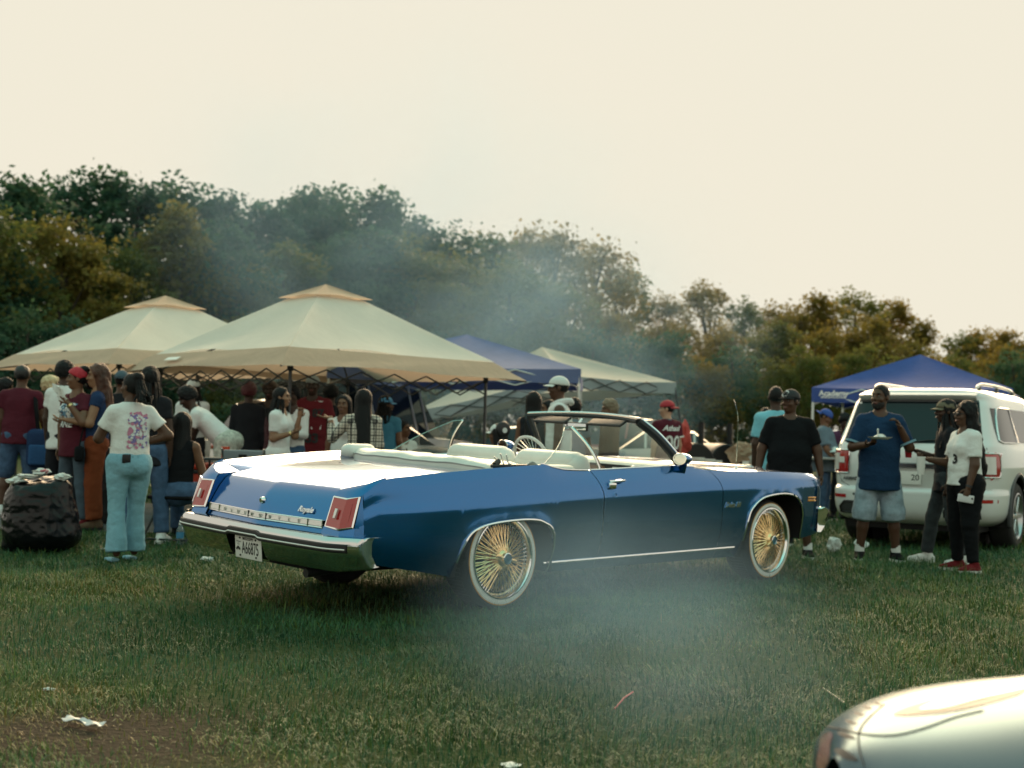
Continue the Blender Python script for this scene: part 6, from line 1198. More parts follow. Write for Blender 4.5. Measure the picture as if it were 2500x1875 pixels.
        mb = MB(); mb.grid([[tuple(np.array(P(z, y=sg*y, off=.026))) for y in np.linspace(.76, .90, 5)] for z in (.985, 1.055)]); mb.build('reverse_lens', LAMPW, lp, thick=.006)
        mb = MB(); mb.grid([[tuple(np.array(P(z, x=x, sg=sg, off=.026))) for x in np.linspace(.12, .24, 5)] for z in (.90, 1.10)]); mb.build('side_lens', LAMPW, lp, thick=.006)
        mb = MB(); mb.grid([[P(z, y=sg*y, off=.008) for y in np.linspace(.72, .95, 6)] for z in (.575, .615)]); mb.build('reflector', REDLENS, root)
        for yy in (.33, .62): mb = MB(); mb.lathe([(0, -.004), (.014, -.003), (.016, 0)], 14, axis='x', c=P(.62, y=sg*yy, off=.002)); mb.build('parking_sensor', DTRIM, root)
        rl = MB(); rl.tube(crom([(.72, sg*.60, 1.905), (.80, sg*.605, 1.935), (1.0, sg*.61, 1.955), (1.8, sg*.61, 1.962), (2.5, sg*.60, 1.945), (2.75, sg*.59, 1.90)], 5), .019, 8); rail = rl.build('roof_rail', mat('silver_rail', (.68, .69, .68), .3, .6), root)
        for xx in (.84, 1.75, 2.6): rf = MB(); rf.rbox((xx, sg*.60, 1.905), (.10, .03, .08), .012); rf.build('rail_foot', DTRIM, rail)
        for wx in (1.13, 4.2):
            road_wheel(root, wx, sg*.985, .40, sg); ar = MB(); ar.tube([(wx+.475*math.cos(a), sg*.992, .42+.475*math.sin(a)) for a in np.linspace(-.25, PI+.25, 25)], .028, 6); ar.build('arch_trim', DTRIM, root)
            wl = MB(); wl.grid([[(wx+.48*math.cos(a), sg*y, .42+.48*math.sin(a)) for a in np.linspace(-.3, PI+.3, 17)] for y in (1.0, .62)]); wl.add([(wx+.48*math.cos(a), sg*.62, .42+.48*math.sin(a)) for a in np.linspace(0, 2*PI, 24, endpoint=False)], [tuple(range(24))]); wl.build('wheel_well', DARK, root)
        # lower bumper grille insets
        mb = MB(); G2 = [[P(z, y=sg*y, off=.010) for y in np.linspace(.42+.05*(z > .5), .80-.06*(z > .5), 9)] for z in (.40, .47, .53)]; mb.grid(G2); ins = mb.build('bumper_inset', DTRIM, root); bz_ = MB(); bz_.tube([*G2[0], *G2[1][-1:], *G2[-1][::-1], *G2[1][:1], G2[0][0]], .014, 6); bz_.build('inset_frame', BLACKP, ins)
    ch = MB(); ch.grid([[P(z, y=y, off=o_) for y in np.linspace(-.52, .52, 15)] for z, o_ in ((1.005, .01), (.995, .035), (.955, .035), (.945, .01))]); ch.build('tailgate_bar', mat('dark_chrome', (.25, .27, .29), .15, 1), root)
    rc = MB(); rc.grid([[P(z, y=y, off=.006) for y in np.linspace(-.34, .34, 9)] for z in (.735, .93)]); rc.build('plate_recess', mat('recess_white', (.55, .56, .54), .4), root)
    seam_ = MB(); seam_.tube([P(z, y=y, off=.001) for y, z in [(-.84, 1.20), (-.86, .90), (-.80, .76), (-.70, .715), (0, .71), (.70, .715), (.80, .76), (.86, .90), (.84, 1.20)]], .005, 5); seam_.build('tailgate_gap', DARK, root)
    pl = MB(); pl.rbox((P(.83, y=0)[0]-.012, 0, .832), (.006, .305, .152), .012); plt = pl.build('license_plate', MATS['plate_white'], root); sign('20', 'plate_number', BLACKTXT, plt, frame((P(.83, y=0)[0]-.0162, -.085, .835), (0, -1, 0), (0, 0, 1)), .095, bold=.001)
    sign('ARMADA', 'badge', CHROME if not detail else mat('badge_dark', (.10, .11, .12), .3, .9), root, frame(np.array(P(.80, y=.66, off=.012)), (-.05, -1, 0), (0, 0, 1)), .052, bold=.002, ext=.002)
    wp = MB(); wp.tube([P(1.24, y=.0, off=.02), P(1.27, y=-.2, off=.02), P(1.28, y=-.38, off=.018)], .009, 6); wp.build('rear_wiper', BLACKP, root)
    ub = MB(); ub.box((2.6, 0, .34), (4.8, 1.5, .22)); ub.build('underbody', DARK, root); return root
suv((4.578, 14.85, 0), R(57), 'white sport utility vehicle parked with its dark rear window toward the field')
# plain far cars
def far_car(px, py_roof, d, heading, kind, paintc, label, name='car', L=4.6, W=1.8, H=1.45, zoff=0, lamp=True):
    X = xat(px, d); pm = paint_mat('paint_'+'%.2f_%.2f_%.2f' % paintc, paintc, metal=.1, rough=.4); root = empty(name, (X, d, float(gz(X, d))+zoff), R(heading), label, 'car' if name == 'car' else 'truck')
    if kind == 'sedan': st = [(0, .62, .62), (.05, .92, .92), (.7, .98, .98), (1.0, 1.0, 1.0), (1.55, 1.0, H-.04), (2.1, 1.0, H), (2.7, .98, H-.03), (3.3, .95, .97), (4.3, .82, .83), (4.55, .70, .70), (L, .5, .5)]
    elif kind == 'pickup': st = [(0, .55, .55), (.04, 1.0, 1.0), (1.0, 1.02, 1.02), (1.85, 1.04, 1.04), (1.95, 1.04, H-.05), (2.4, 1.04, H), (3.0, 1.04, H-.04), (3.7, 1.03, 1.06), (4.9, .98, .99), (L-.1, .9, .9), (L, .6, .6)]
    else: st = [(0, .55, .55), (.04, .98, .98), (.12, 1.02, 1.06), (.42, 1.02, H-.06), (.8, 1.02, H), (2.4, 1.02, H-.01), (2.9, 1.0, H-.06), (3.5, 1.0, 1.03), (4.3, .95, .96), (L-.1, .8, .8), (L, .55, .55)]
    G = []; GW = []
    for x, zb_, zt in st:
        hw = W/2*(1-.10*float(ss(L-.7, L, x))-.05*float(ss(.4, 0, x))); wt_ = hw*(.98 if zt-zb_ < .1 else .76); z1 = max(zt-.05, zb_)
        G.append([(x, -hw*.9, .26), (x, -hw, .42), (x, -hw, zb_*.78), (x, -hw*.985, zb_), (x, -wt_, z1), (x, -wt_*.85, zt), (x, 0, zt+.015), (x, wt_*.85, zt), (x, wt_, z1), (x, hw*.985, zb_), (x, hw, zb_*.78), (x, hw, .42), (x, hw*.9, .26)])
    G = np.array(G); mb = MB(); b = G.shape[1]; V = G.reshape(-1, 3); Fb = []; Fw = []
    for i in range(len(st)-1):
        for j in range(b-1):
            q = (i*b+j, i*b+j+1, (i+1)*b+j+1, (i+1)*b+j); a0, a1 = st[i][2]-st[i][1], st[i+1][2]-st[i+1][1]; slope = abs(a0-a1) > .25
            glass = (j in (3, 8) and (a0 > .2 or a1 > .2)) or (slope and j in (4, 5, 6, 7))
            (Fw if glass else Fb).append(q)
    mb.add(V, Fb+[tuple(range(b)), tuple(range((len(st)-1)*b, len(st)*b))]); mb.build('body', pm, root, sharp=40); [MB().add(V[list(q)], [(0, 1, 2, 3)]).build('pane', DARKGL, root) for q in Fw]
    for sg in (-1, 1):
        for i in range(1, len(st)-1):
            if st[i][2]-st[i][1] > .3: p = MB(); k = 3 if sg < 0 else 9; p.tube([G[i][k], G[i][4 if sg < 0 else 8]], .028, 6); p.build('pillar', pm, root)
        for wx in (.95, L-.95): road_wheel(root, wx, sg*(W/2+.005), .33, sg, .22)
        lm = MB(); lm.rbox((.02, sg*W*.38, .78), (.05, .24, .12), .02); lm.build('tail_lamp', REDLENS, root); lm = MB(); lm.rbox((L-.04, sg*W*.36, .62), (.06, .28, .12), .02); lm.build('headlamp', LAMPW, root)
    bp_ = MB(); bp_.rbox((-.02, 0, .48), (.10, W*.96, .16), .03); bp_.rbox((L+.0, 0, .45), (.10, W*.92, .16), .03); bp_.build('bumper', DTRIM, root); return root
WH, SV = (.70, .70, .67), (.40, .42, .43)
far_car(735, 935, 20.6, 70, 'suv', WH, 'white van like car parked behind the cream tent', H=1.95, W=1.95)
far_car(560, 985, 21.5, 35, 'suv', (.66, .66, .64), 'white car with rounded roof behind the bending person', H=1.62)
far_car(1035, 1020, 25, 200, 'suv', SV, 'silver car parked beyond the pale grey tent pole', H=1.68)
far_car(1190, 1070, 22.5, 190, 'sedan', WH, 'white sedan beyond the front seats of the convertible')
far_car(1520, 1070, 30, 160, 'sedan', SV, 'pale silver sedan seen through the windscreen')
far_car(1765, 1060, 34, 150, 'pickup', (.22, .035, .035), 'red pickup truck parked far behind the smokers', 'pickup_truck', L=5.4, W=1.95, H=1.78)
far_car(1850, 1075, 31, 175, 'sedan', WH, 'white sedan parked beside the red pickup truck')
far_car(1420, 1070, 34, 20, 'sedan', (.05, .07, .10), 'dark sedan far beyond the windscreen')
# ---- low silver blue car whose nose reaches into the lower right
SB = mat('silver_blue_paint', (.06, .125, .16), .24, .85)
NOSE = Vector((.80, 3.12, 0)); ncar = empty('sports_car', NOSE, PI, 'low silver blue car with a row of vent slots along its smooth nose', 'car')
nw = pchip([0, .04, .12, .25, .45, .8, 1.4, 3.0, 4.2, 4.3], [.16, .42, .62, .78, .88, .93, .95, .95, .85, .70]); nz = pchip([0, .05, .15, .35, .7, 1.2, 1.9, 3.2, 4.2, 4.3], [.44, .505, .56, .612, .655, .715, .80, .84, .78, .60]); nzb = pchip([0, .3, 1, 4.3], [.12, .12, .15, .25])
def nose_pt(x, t):                       # t in [-1, 1] across the bonnet, beyond that down the flank
    w_, z1, z0 = float(nw(x)), float(nz(x)), float(nzb(x)); a = abs(t); sg = 1 if t >= 0 else -1
    if a <= 1: return (-x, sg*w_*(a**.92)*.93, z1-.30*a**1.7*(.4+.6*min(1, x*2)))
    k = a-1; return (-x, sg*w_*(.93+.07*math.sin(min(1, k*2)*PI/2)-.10*max(0, k-.5)), z1-.30*(.4+.6*min(1, x*2))-(z1-.30*(.4+.6*min(1, x*2))-z0)*k)
xs_ = np.concatenate([np.linspace(0, .12, 8), np.linspace(.15, .8, 16), np.linspace(.9, 4.3, 22)]); ts_ = np.concatenate([np.linspace(-2, -1.05, 9), np.linspace(-1, 1, 33), np.linspace(1.05, 2, 9)])
nb = MB(); nb.grid([[(-p[0], p[1], p[2]) for p in (nose_pt(x, t) for t in ts_)] for x in xs_]); 
for v_ in (0,):
    nb.v = [(-p[0], p[1], p[2]) for p in nb.v]
nbody = nb.build('body', SB, ncar, sharp=60)
GP = [[(-x, y*ww, z) for y in np.linspace(-1, 1, 13)] for x, z, ww in ((1.55, .73, .72), (1.9, .93, .66), (2.25, 1.12, .58), (2.8, 1.17, .55), (3.3, 1.08, .56), (3.9, .82, .62))]; MB().xf(Matrix()) ; gh = MB(); gh.grid(GP); gh.build('cabin_glass', DARKGL, ncar)
for sg in (-1, 1):
    gh2 = MB(); gh2.grid([[GP[i][0 if sg < 0 else -1] for i in range(6)], [(GP[i][0][0], sg*.86, .75) for i in range(6)]]); gh2.build('side_glass', DARKGL, ncar)
rf = MB(); rf.grid([[(p[0], p[1], p[2]+.006) for p in GP[i]] for i in (2, 3, 4)]); rf.build('roof', SB, ncar)
for x in (1.28, 3.45):
    for sg in (-1, 1): road_wheel(ncar, -x, sg*.93, .31, sg, .24)
bpy.context.view_layer.update(); nbvh = BVHTree.FromPolygons([ncar.matrix_basis @ v.co for v in nbody.data.vertices], [list(q.vertices) for q in nbody.data.polygons])
def on_nose(px, py, lift=.003):
    r_ = ray(px, py); h_ = nbvh.ray_cast(Vector((0, 0, CAM_H)), r_); return None if h_[0] is None else h_[0]-r_.normalized()*lift
inv = ncar.matrix_basis.inverted()
def nose_poly(pts, name, m, lift=.004, sub=6):
    O = crom([np.array(q, float) for q in pts], sub, True); c = O.mean(0); n = len(O); V = []
    for k_ in (1, .8, .6, .4, .2, .02): V += [on_nose(*(c+(p-c)*k_), lift) for p in O]
    if any(v is None for v in V): V = [v if v is not None else V[0] for v in V]
    if V[0] is None: return
    V = [inv @ v for v in V]; MB().add(V, [(r_*n+i, r_*n+(i+1) % n, (r_+1)*n+(i+1) % n, (r_+1)*n+i) for r_ in range(5) for i in range(n)]).build(name, m, ncar)
def nose_line(pts, r, name, m):
    P = [on_nose(p[0], p[1], .001) for p in crom([np.array(q, float) for q in pts], 5)]; P = [inv @ p for p in P if p is not None]
    if len(P) > 2: MB().tube(P, r, 6).build(name, m, ncar)

SLOT = mat('dark_slot', (.008, .02, .03), .6)
for a_, b_ in (((2133, 1711), (2153, 1721)), ((2107, 1722), (2131, 1732)), ((2084, 1738), (2111, 1747)), ((2062, 1757), (2094, 1768)), ((2043, 1788), (2089, 1803)), ((2036, 1830), (2094, 1856))):
    h_ = 4.5 if b_[1] < 1775 else (8 if b_[1] < 1810 else 14)
    nose_poly([(a_[0], a_[1]), ((a_[0]+b_[0])/2-4, (a_[1]+b_[1])/2-h_), b_, ((a_[0]+b_[0])/2-6, (a_[1]+b_[1])/2+h_*.6)], 'vent_slot', SLOT)
nose_poly([(2182, 1745), (2210, 1727), (2290, 1704), (2400, 1685), (2498, 1672), (2498, 1690), (2420, 1715), (2330, 1735), (2250, 1744)], 'headlamp_surround', mat('grey_surround', (.13, .13, .12), .4))
nose_poly([(2246, 1728), (2300, 1707), (2400, 1689), (2498, 1676), (2498, 1680), (2400, 1702), (2310, 1726), (2265, 1731)], 'headlamp', mat('lamp_cover', (.62, .60, .52), .2, coat=1), .008)
nose_line([(2020, 1775), (2060, 1782), (2098, 1791), (2150, 1796), (2200, 1793), (2260, 1777), (2330, 1752), (2400, 1735)], .0028, 'panel_gap', SLOT)
nose_line([(2110, 1870), (2098, 1830), (2097, 1791), (2110, 1765), (2135, 1740), (2160, 1720)], .0025, 'panel_gap', SLOT)
nose_poly([(2008, 1790), (2032, 1790), (2026, 1820), (2022, 1873), (1994, 1873), (1998, 1830)], 'marker_lamp', mat('pink_red_lens', (.50, .10, .10), .15, coat=1))
# ------------------------------------------------------------------ things lying and standing about
PAPER = mat('litter_paper', (.70, .72, .70), .85, var=.15, vscale=30, bump=.4, bscale=60)
def gpt(px, py, dz=0):                   # where a pixel meets the ground
    r = ray(px, py); z = 0.0
    for _ in range(4):
        t = (z-CAM_H)/r.z; p = Vector((0, 0, CAM_H))+r*t; z = float(gz(p.x, p.y))
    return Vector((p.x, p.y, z+dz))
def crumple(c, size, name, label, cat, m=PAPER, seed=0, flat=.6, group=None):
    g = np.random.default_rng(seed); bm = bmesh.new(); bmesh.ops.create_icosphere(bm, subdivisions=3, radius=1); V = np.array([v.co[:] for v in bm.verts]); n = vnoise(V*2.1+seed, seed)*.45+vnoise(V*4.3+seed, seed+1)*.25
    V = V*(1+n)[:, None]*np.array(size)*np.array([1, 1, flat]); V[:, 2] -= V[:, 2].min(); bm.verts.index_update(); F = [[v.index for v in f.verts] for f in bm.faces]; bm.free()
    o = MB().add([Vector(v)+Vector(c) for v in V], F).build(name, m, None, sharp=20); return tag(o, label, cat, group)
# trash bag
tb = gpt(95, 1336); c0 = np.array((tb.x, tb.y, tb.z)); F = Field((-.5, -.45, -.02), (.5, .45, .85), .014)
F.ell((0, 0, .30), (.35, .28, .31), None, .08).ell((.03, 0, .16), (.35, .28, .18), None, .08).ell((-.02, 0, .50), (.30, .25, .20), None, .08).ell((.10, .02, .60), (.17, .17, .10), None, .05).ell((-.20, -.05, .05), (.12, .12, .08), None, .05); F.cut((0, 0, 0), (0, 0, -1)); F.cut((0, 0, .665), (-.1, -.25, 1))
V, Q = F.mesh(); N_ = V-np.array((0, 0, .3)); N_ /= np.linalg.norm(N_, axis=1)[:, None]
rid = lambda P, s_: 1-np.abs(vnoise(P, s_)); w_ = .014*(rid(V*np.array((5, 5, 9))+vnoise(V*4, 3)[:, None]*.6, 11)-.6)+.014*(rid(V*np.array((16, 16, 22)), 12)-.6)+.006*vnoise(V*3.2, 13)
V = V+N_*w_[:, None]; V[:, 2] = np.maximum(V[:, 2], 0)
bagm = mat('black_bag_plastic', (.004, .005, .007), .26, bump=.2, bscale=30, spec=.3); bg2 = rawmesh('trash_bag', V, Q, bagm); bg2.location = c0; tag(bg2, 'bulging black plastic trash bag full of litter standing on the grass', 'trash bag')
for k, (dx, dy, dz, sx, nm, lb) in enumerate(((-.10, -.05, .665, (.12, .08, .03), 'paper_plate', 'flattened paper plate on top of the trash bag'), (.02, -.08, .70, (.085, .05, .05), 'paper_wrapper', 'pointed white wrapper on top of the trash bag'), (.20, -.02, .655, (.07, .06, .05), 'napkin', 'small crumpled napkin on the right shoulder of the trash bag'), (-.22, -.08, .62, (.08, .06, .05), 'paper_cup', 'crushed pale cup tucked in the rim of the trash bag'), (.06, -.10, .725, (.03, .03, .03), 'food_wrapper', 'pink food wrapper on top of the trash bag'))):
    crumple(c0+np.array((dx, dy, dz)), sx, nm, lb, 'litter', PAPER if nm != 'food_wrapper' else mat('pink_wrapper', (.5, .12, .16), .6), seed=20+k)
# bottle and can
def bottle(p, h, label, lying=False, water=True):
    r = h*.17; e = empty('water_bottle', p, .4, label, 'bottle'); 
    if lying: e.rotation_euler = (R(90), 0, .9); e.location = p+Vector((0, 0, r))
    b = MB(); b.lathe([(0, 0), (r*.9, 0), (r, h*.04), (r*.94, h*.2), (r, h*.25), (r, h*.62), (r*.8, h*.74), (r*.42, h*.87), (r*.40, h*.93)], 20); b.build('bottle_body', mat('clear_plastic', (.55, .65, .68), .08, trans=.75, ior=1.3), e)
    b = MB(); b.lathe([(r*1.02, h*.30), (r*1.02, h*.58)], 20); b.build('bottle_label', mat('blue_label', (.05, .22, .40), .5), e); b = MB(); b.lathe([(r*.42, h*.90), (r*.44, h*.90), (r*.44, h*.985), (0, h*1.0)], 14); b.build('bottle_cap', mat('white_cap_plastic', (.75, .76, .76), .4), e)
bottle(gpt(439, 1322), .215, 'clear water bottle with blue label standing in the grass by the bumper'); bottle(gpt(102, 1345), .19, 'water bottle lying in the grass at the foot of the trash bag', True)
crumple(gpt(2036, 1352), (.075, .05, .085), 'napkin', 'crumpled white napkin on the grass nearest the front bumper', 'litter', seed=3, flat=1); crumple(gpt(2102, 1342), (.075, .05, .07), 'napkin', 'crumpled white napkin on the grass beside the black shoes', 'litter', seed=5, flat=.8)
crumple(gpt(505, 1372), (.05, .04, .03), 'paper_scrap', 'pale scrap of paper in the grass under the rear bumper', 'litter', seed=8); crumple(gpt(2222, 1364), (.025, .02, .02), 'paper_scrap', 'tiny white scrap in the grass between the shoes', 'litter', seed=9); crumple(gpt(272, 1333), (.07, .05, .025), 'paper_scrap', 'white wrapper in the grass behind the pale flared jeans', 'litter', seed=10)
crumple(gpt(1975, 1300), (.04, .03, .05), 'paper_scrap', 'white scrap under the front bumper of the convertible', 'litter', seed=14); crumple(gpt(1247, 1872), (.03, .03, .01), 'bottle_cap', 'white bottle cap at the near end of the grass', 'litter', seed=15); crumple(gpt(118, 1687), (.028, .01, .012), 'paper_scrap', 'thin white paper scrap by the dry patch', 'litter', seed=16)
st_ = MB(); a_, b_ = gpt(160, 1770, .02), gpt(246, 1786, .015); d_ = (b_-a_); n_ = Vector((-d_.y, d_.x, 0)).normalized(); st_.grid([[a_+d_*t+n_*(w_*.022*(1+.4*math.sin(9*t)))+Vector((0, 0, .012+.008*math.sin(11*t+3*w_))) for w_ in (-1, -.3, .3, 1)] for t in np.linspace(0, 1, 12)]); tag(st_.build('plastic_strip', mat('torn_plastic', (.55, .58, .60), .35, var=.2, vscale=40), None, thick=.002), 'torn strip of white plastic lying on the dry patch', 'litter')
st_ = MB(); a_, b_ = gpt(1500, 1742, .02), gpt(1545, 1716, .05); st_.tube([a_, a_*.5+b_*.5+Vector((0, 0, .01)), b_], [.004, .005, .004], 6); tag(st_.build('drinking_straw', mat('red_straw', (.34, .05, .06), .6)), 'red drinking straw lying in the grass', 'litter')
st_ = MB(); a_, b_ = gpt(2010, 1690, .02), gpt(2062, 1732, .03); st_.tube([a_, b_], [.004, .004], 6); tag(st_.build('twig', mat('pale_twig', (.45, .40, .30), .8)), 'pale dry stalk in the grass beside the low silver nose', 'litter')
# chairs
GREYP = mat('grey_chair_plastic', (.22, .26, .29), .5); STEELG = mat('steel_tube', (.35, .37, .38), .35, .9)
def folding_chair(p, rz, label, seatc, w=.46, dark=False, back=True):
    e = empty('folding_chair', p, rz, label, 'chair'); fm = BLACKP if dark else STEELG
    b = MB(); b.rbox((0, 0, .43), (.40, w, .035), .015); b.build('seat', seatc, e); b = MB()
    if back: b.rbox((-.235, 0, .70), (.03, w, .30), .014, Matrix.Rotation(R(-10), 3, 'Y'), n=3); bk = b.build('backrest', seatc, e); b = MB(); b.rbox((-.262, 0, .79), (.012, .10, .045), .005); b.build('hand_hole', DARK, bk)
    for sg in (-1, 1):
        b = MB(); b.tube([(.26, sg*(w/2+.015), 0), (-.10, sg*(w/2+.015), .45)]+([(-.27, sg*(w/2+.015), .86)] if back else []), .012, 6); b.build('leg', fm, e); b = MB(); b.tube([(-.27, sg*(w/2+.0), 0), (.16, sg*(w/2+.0), .44)], .012, 6); b.build('leg', fm, e)
    for xx in (.24, -.25): b = MB(); b.tube([(xx, -w/2, .03), (xx, w/2, .03)], .01, 6); b.build('crossbar', fm, e)
    return e
folding_chair(Vector((xat(436, 12.7), 12.75, float(gz(xat(436, 12.7), 12.75)))), R(78), 'black folding stool carrying the person in the sleeveless top', CL['black'], dark=True, back=False)
x_ = xat(622, 13.9); folding_chair(Vector((x_, 13.9, float(gz(x_, 13.9))+.02)), R(75), 'grey plastic folding chair with round grip hole beside the braids', GREYP)
x_ = xat(950, 17.0); e = folding_chair(Vector((x_, 17.0, float(gz(x_, 17.0)))), R(80), 'dark camp chair with tall fabric back behind the plaid shirt', CL['navy'], w=.55, dark=True); e.scale = (1.1, 1.1, 1.15)
x_ = xat(1218, 14.6); folding_chair(Vector((x_, 14.6, 0)), R(150), 'dark folding chair under the seated person in white cap', CL['black'], dark=True)
x_ = xat(985, 19.5); folding_chair(Vector((x_, 19.5, float(gz(x_, 19.5)))), R(-60), 'dark folding chair under the seated person in white top', CL['black'], dark=True)
x_ = xat(1670, 19.5); crumple((x_, 19.5, .85), (.10, .10, .25), 'red_jacket', 'red and white jacket hung on the pole of the pale grey tent', 'jacket', mat('red_fabric', (.45, .06, .05), .8), seed=31, flat=1)
# red chest, table, speaker under the cream tent
REDP = mat('red_orange_plastic', (.52, .045, .018), .4, bump=.1, bscale=30)
x_ = xat(505, 14.3); e = empty('storage_chest', (x_, 14.3, float(gz(x_, 14.3))), R(8), 'red orange plastic chest with a cup on its lid under the bending person', 'chest')
b = MB(); b.rbox((0, 0, .47), (.62, .40, .30), .03); b.build('chest_body', REDP, e); b = MB(); b.rbox((0, 0, .66), (.66, .44, .07), .025); b.build('lid', REDP, e); b = MB(); b.rbox((0, -.205, .60), (.30, .02, .04), .008); b.rbox((0, -.205, .42), (.5, .015, .02), .005); b.build('handle', BLACKP, e)
for sx in (-1, 1):
    for sy in (-1, 1): b = MB(); b.tube([(sx*.27, sy*.16, 0), (sx*.27, sy*.16, .33)], .02, 6); b.build('leg', BLACKP, e)
x_ = xat(552, 13.9); b = MB(); b.lathe([(0, 0), (.042, 0), (.046, .10), (.046, .12), (.0, .12)], 18, c=(x_, 13.9, .88)); tag(b.build('drink_can', mat('can_red', (.55, .06, .02), .3, .3)), 'red orange drink can standing on the side table', 'can')
e = empty('side_table', (x_, 13.95, float(gz(x_, 13.95))), 0, 'low dark table holding the red orange drink can', 'table'); b = MB(); b.rbox((0, 0, .755), (.5, .34, .03), .01); b.build('table_top', mat('table_dark', (.04, .05, .055), .5), e)
for sx in (-1, 1):
    for sy in (-1, 1): b = MB(); b.tube([(sx*.21, sy*.13, 0), (sx*.21, sy*.13, .745)], .013, 6); b.build('leg', BLACKP, e)
x_ = xat(282, 14.3); e = empty('speaker', (x_, 14.3, float(gz(x_, 14.3))), R(-80), 'tall black party speaker with small lights behind the rust trousers', 'speaker'); b = MB(); b.rbox((0, 0, .42), (.34, .36, .84), .04); b.build('cabinet', BLACKP, e)
for zz in (.25, .58): b = MB(); b.lathe([(0, .165), (.05, .172), (.12, .178), (.145, .185), (.15, .175)], 28, axis='x', c=(0, 0, zz)); b.build('cone', DARK, e)
b = MB(); b.lathe([(0, .002), (.008, .0), (.010, -.004)], 10, axis='x', c=(.176, .10, .76)); b.build('indicator_lamp', mat('red_led', (.5, .02, .02), .3, emit=(1, .05, .05, .8)), e)
# smokers
def smoker(px, d, label):
    x_ = xat(px, d); e = empty('barrel_smoker', (x_, d, float(gz(x_, d))), R(200), label, 'grill'); bm_ = mat('smoker_steel', (.018, .020, .022), .42, .5)
    b = MB(); b.lathe([(0, -.52), (.28, -.52), (.30, -.50), (.30, .50), (.28, .52), (0, .52)], 28, axis='y', c=(0, 0, .86)); b.build('barrel', bm_, e, sharp=40)
    b = MB(); b.lathe([(.306, -.45), (.306, .45)], 14, axis='y', c=(0, 0, .86), a0=.2, a1=2.2); ld = b.build('lid', bm_, e, thick=.006); b = MB(); b.tube([(.33, -.2, .93), (.37, -.18, .93), (.37, .18, .93), (.33, .2, .93)], .012, 6); b.build('handle', STEELG, ld)
    b = MB(); b.tube([(-.1, .42, 1.12), (-.1, .42, 1.5)], .045, 10); b.build('chimney', bm_, e); b = MB(); b.rbox((.36, 0, .72), (.18, .9, .02), .005); b.build('shelf', STEELG, e)
    for sx in (-1, 1):
        for sy in (-1, 1): b = MB(); b.tube([(sx*.2, sy*.4, .62), (sx*.26, sy*.44, 0)], .018, 6); b.build('leg', bm_, e)
    b = MB(); b.lathe([(0, -.004), (.04, 0), (.045, .01)], 14, axis='x', c=(.30, .1, .98)); b.build('thermometer', STEELG, ld)
smoker(1668, 21.0, 'black barrel smoker grill standing nearest the tent pole'); smoker(1738, 21.4, 'black barrel smoker grill between the first smoker and the red pickup')
def bucket(px, d, z, r, h, label, m=WHITEP):
    x_ = xat(px, d); e = empty('bucket', (x_, d, z), 0, label, 'bucket'); b = MB(); b.lathe([(0, 0), (r*.85, 0), (r, h), (r*1.06, h), (r*1.06, h*.93)], 20); b.build('pail', m, e); b = MB(); b.tube([(r*math.cos(a), 0, h*.9-r*.9*math.sin(a)*.9) for a in np.linspace(0, PI, 12)], .006, 5); b.build('bail', STEELG, e)
bucket(1698, 19.8, .62, .14, .32, 'white bucket with dark print before the nearer smoker'); bucket(1726, 19.9, .62, .13, .30, 'white bucket with red lid beside the printed bucket'); bucket(1748, 20.0, .62, .10, .28, 'small white bucket at the end of the row before the smokers')
def table(px, d, rz, w_, dp, h, label, m):
    x_ = xat(px, d); e = empty('folding_table', (x_, d, float(gz(x_, d))), R(rz), label, 'table'); b = MB(); b.rbox((0, 0, h), (w_, dp, .04), .012); b.build('table_top', m, e)
    for sx in (-1, 1):
        b = MB(); b.tube([(sx*w_*.4, -dp*.4, 0), (sx*w_*.4, -dp*.4, h-.03), (sx*w_*.4, dp*.4, h-.03), (sx*w_*.4, dp*.4, 0)], .014, 6); b.build('leg_frame', STEELG, e)
    return e
table(1725, 19.9, 5, 1.1, .5, .60, 'low table carrying the white buckets before the smokers', mat('table_grey', (.3, .31, .31), .5)); table(1835, 17.8, 0, 1.1, .6, .86, 'white folding table behind the sky blue tee', mat('table_white', (.72, .72, .70), .45)); table(2045, 20.1, 0, .9, .5, .98, 'serving table before the plum top under the royal blue tent', MATS['table_grey'])
crumple((xat(2052, 20.1), 20.05, 1.0), (.16, .10, .10), 'food_tray', 'white foil tray on the serving table', 'tray', mat('foil', (.7, .72, .72), .3, .6), seed=40)
for k, (p_, s_, c_) in enumerate(((1810, (.16, .12, .13), (.30, .20, .13)), (1840, (.13, .12, .12), (.5, .5, .47)), (1862, (.10, .1, .12), (.10, .12, .13)))): crumple((xat(p_, 17.7), 17.7, .88), s_, 'grocery_bag', ['brown paper bag on the white folding table', 'pale plastic bag on the white folding table', 'dark bag at the end of the white folding table'][k], 'bag', mat('bag_%d' % k, c_, .7, bump=.5, bscale=25), seed=50+k, flat=1)
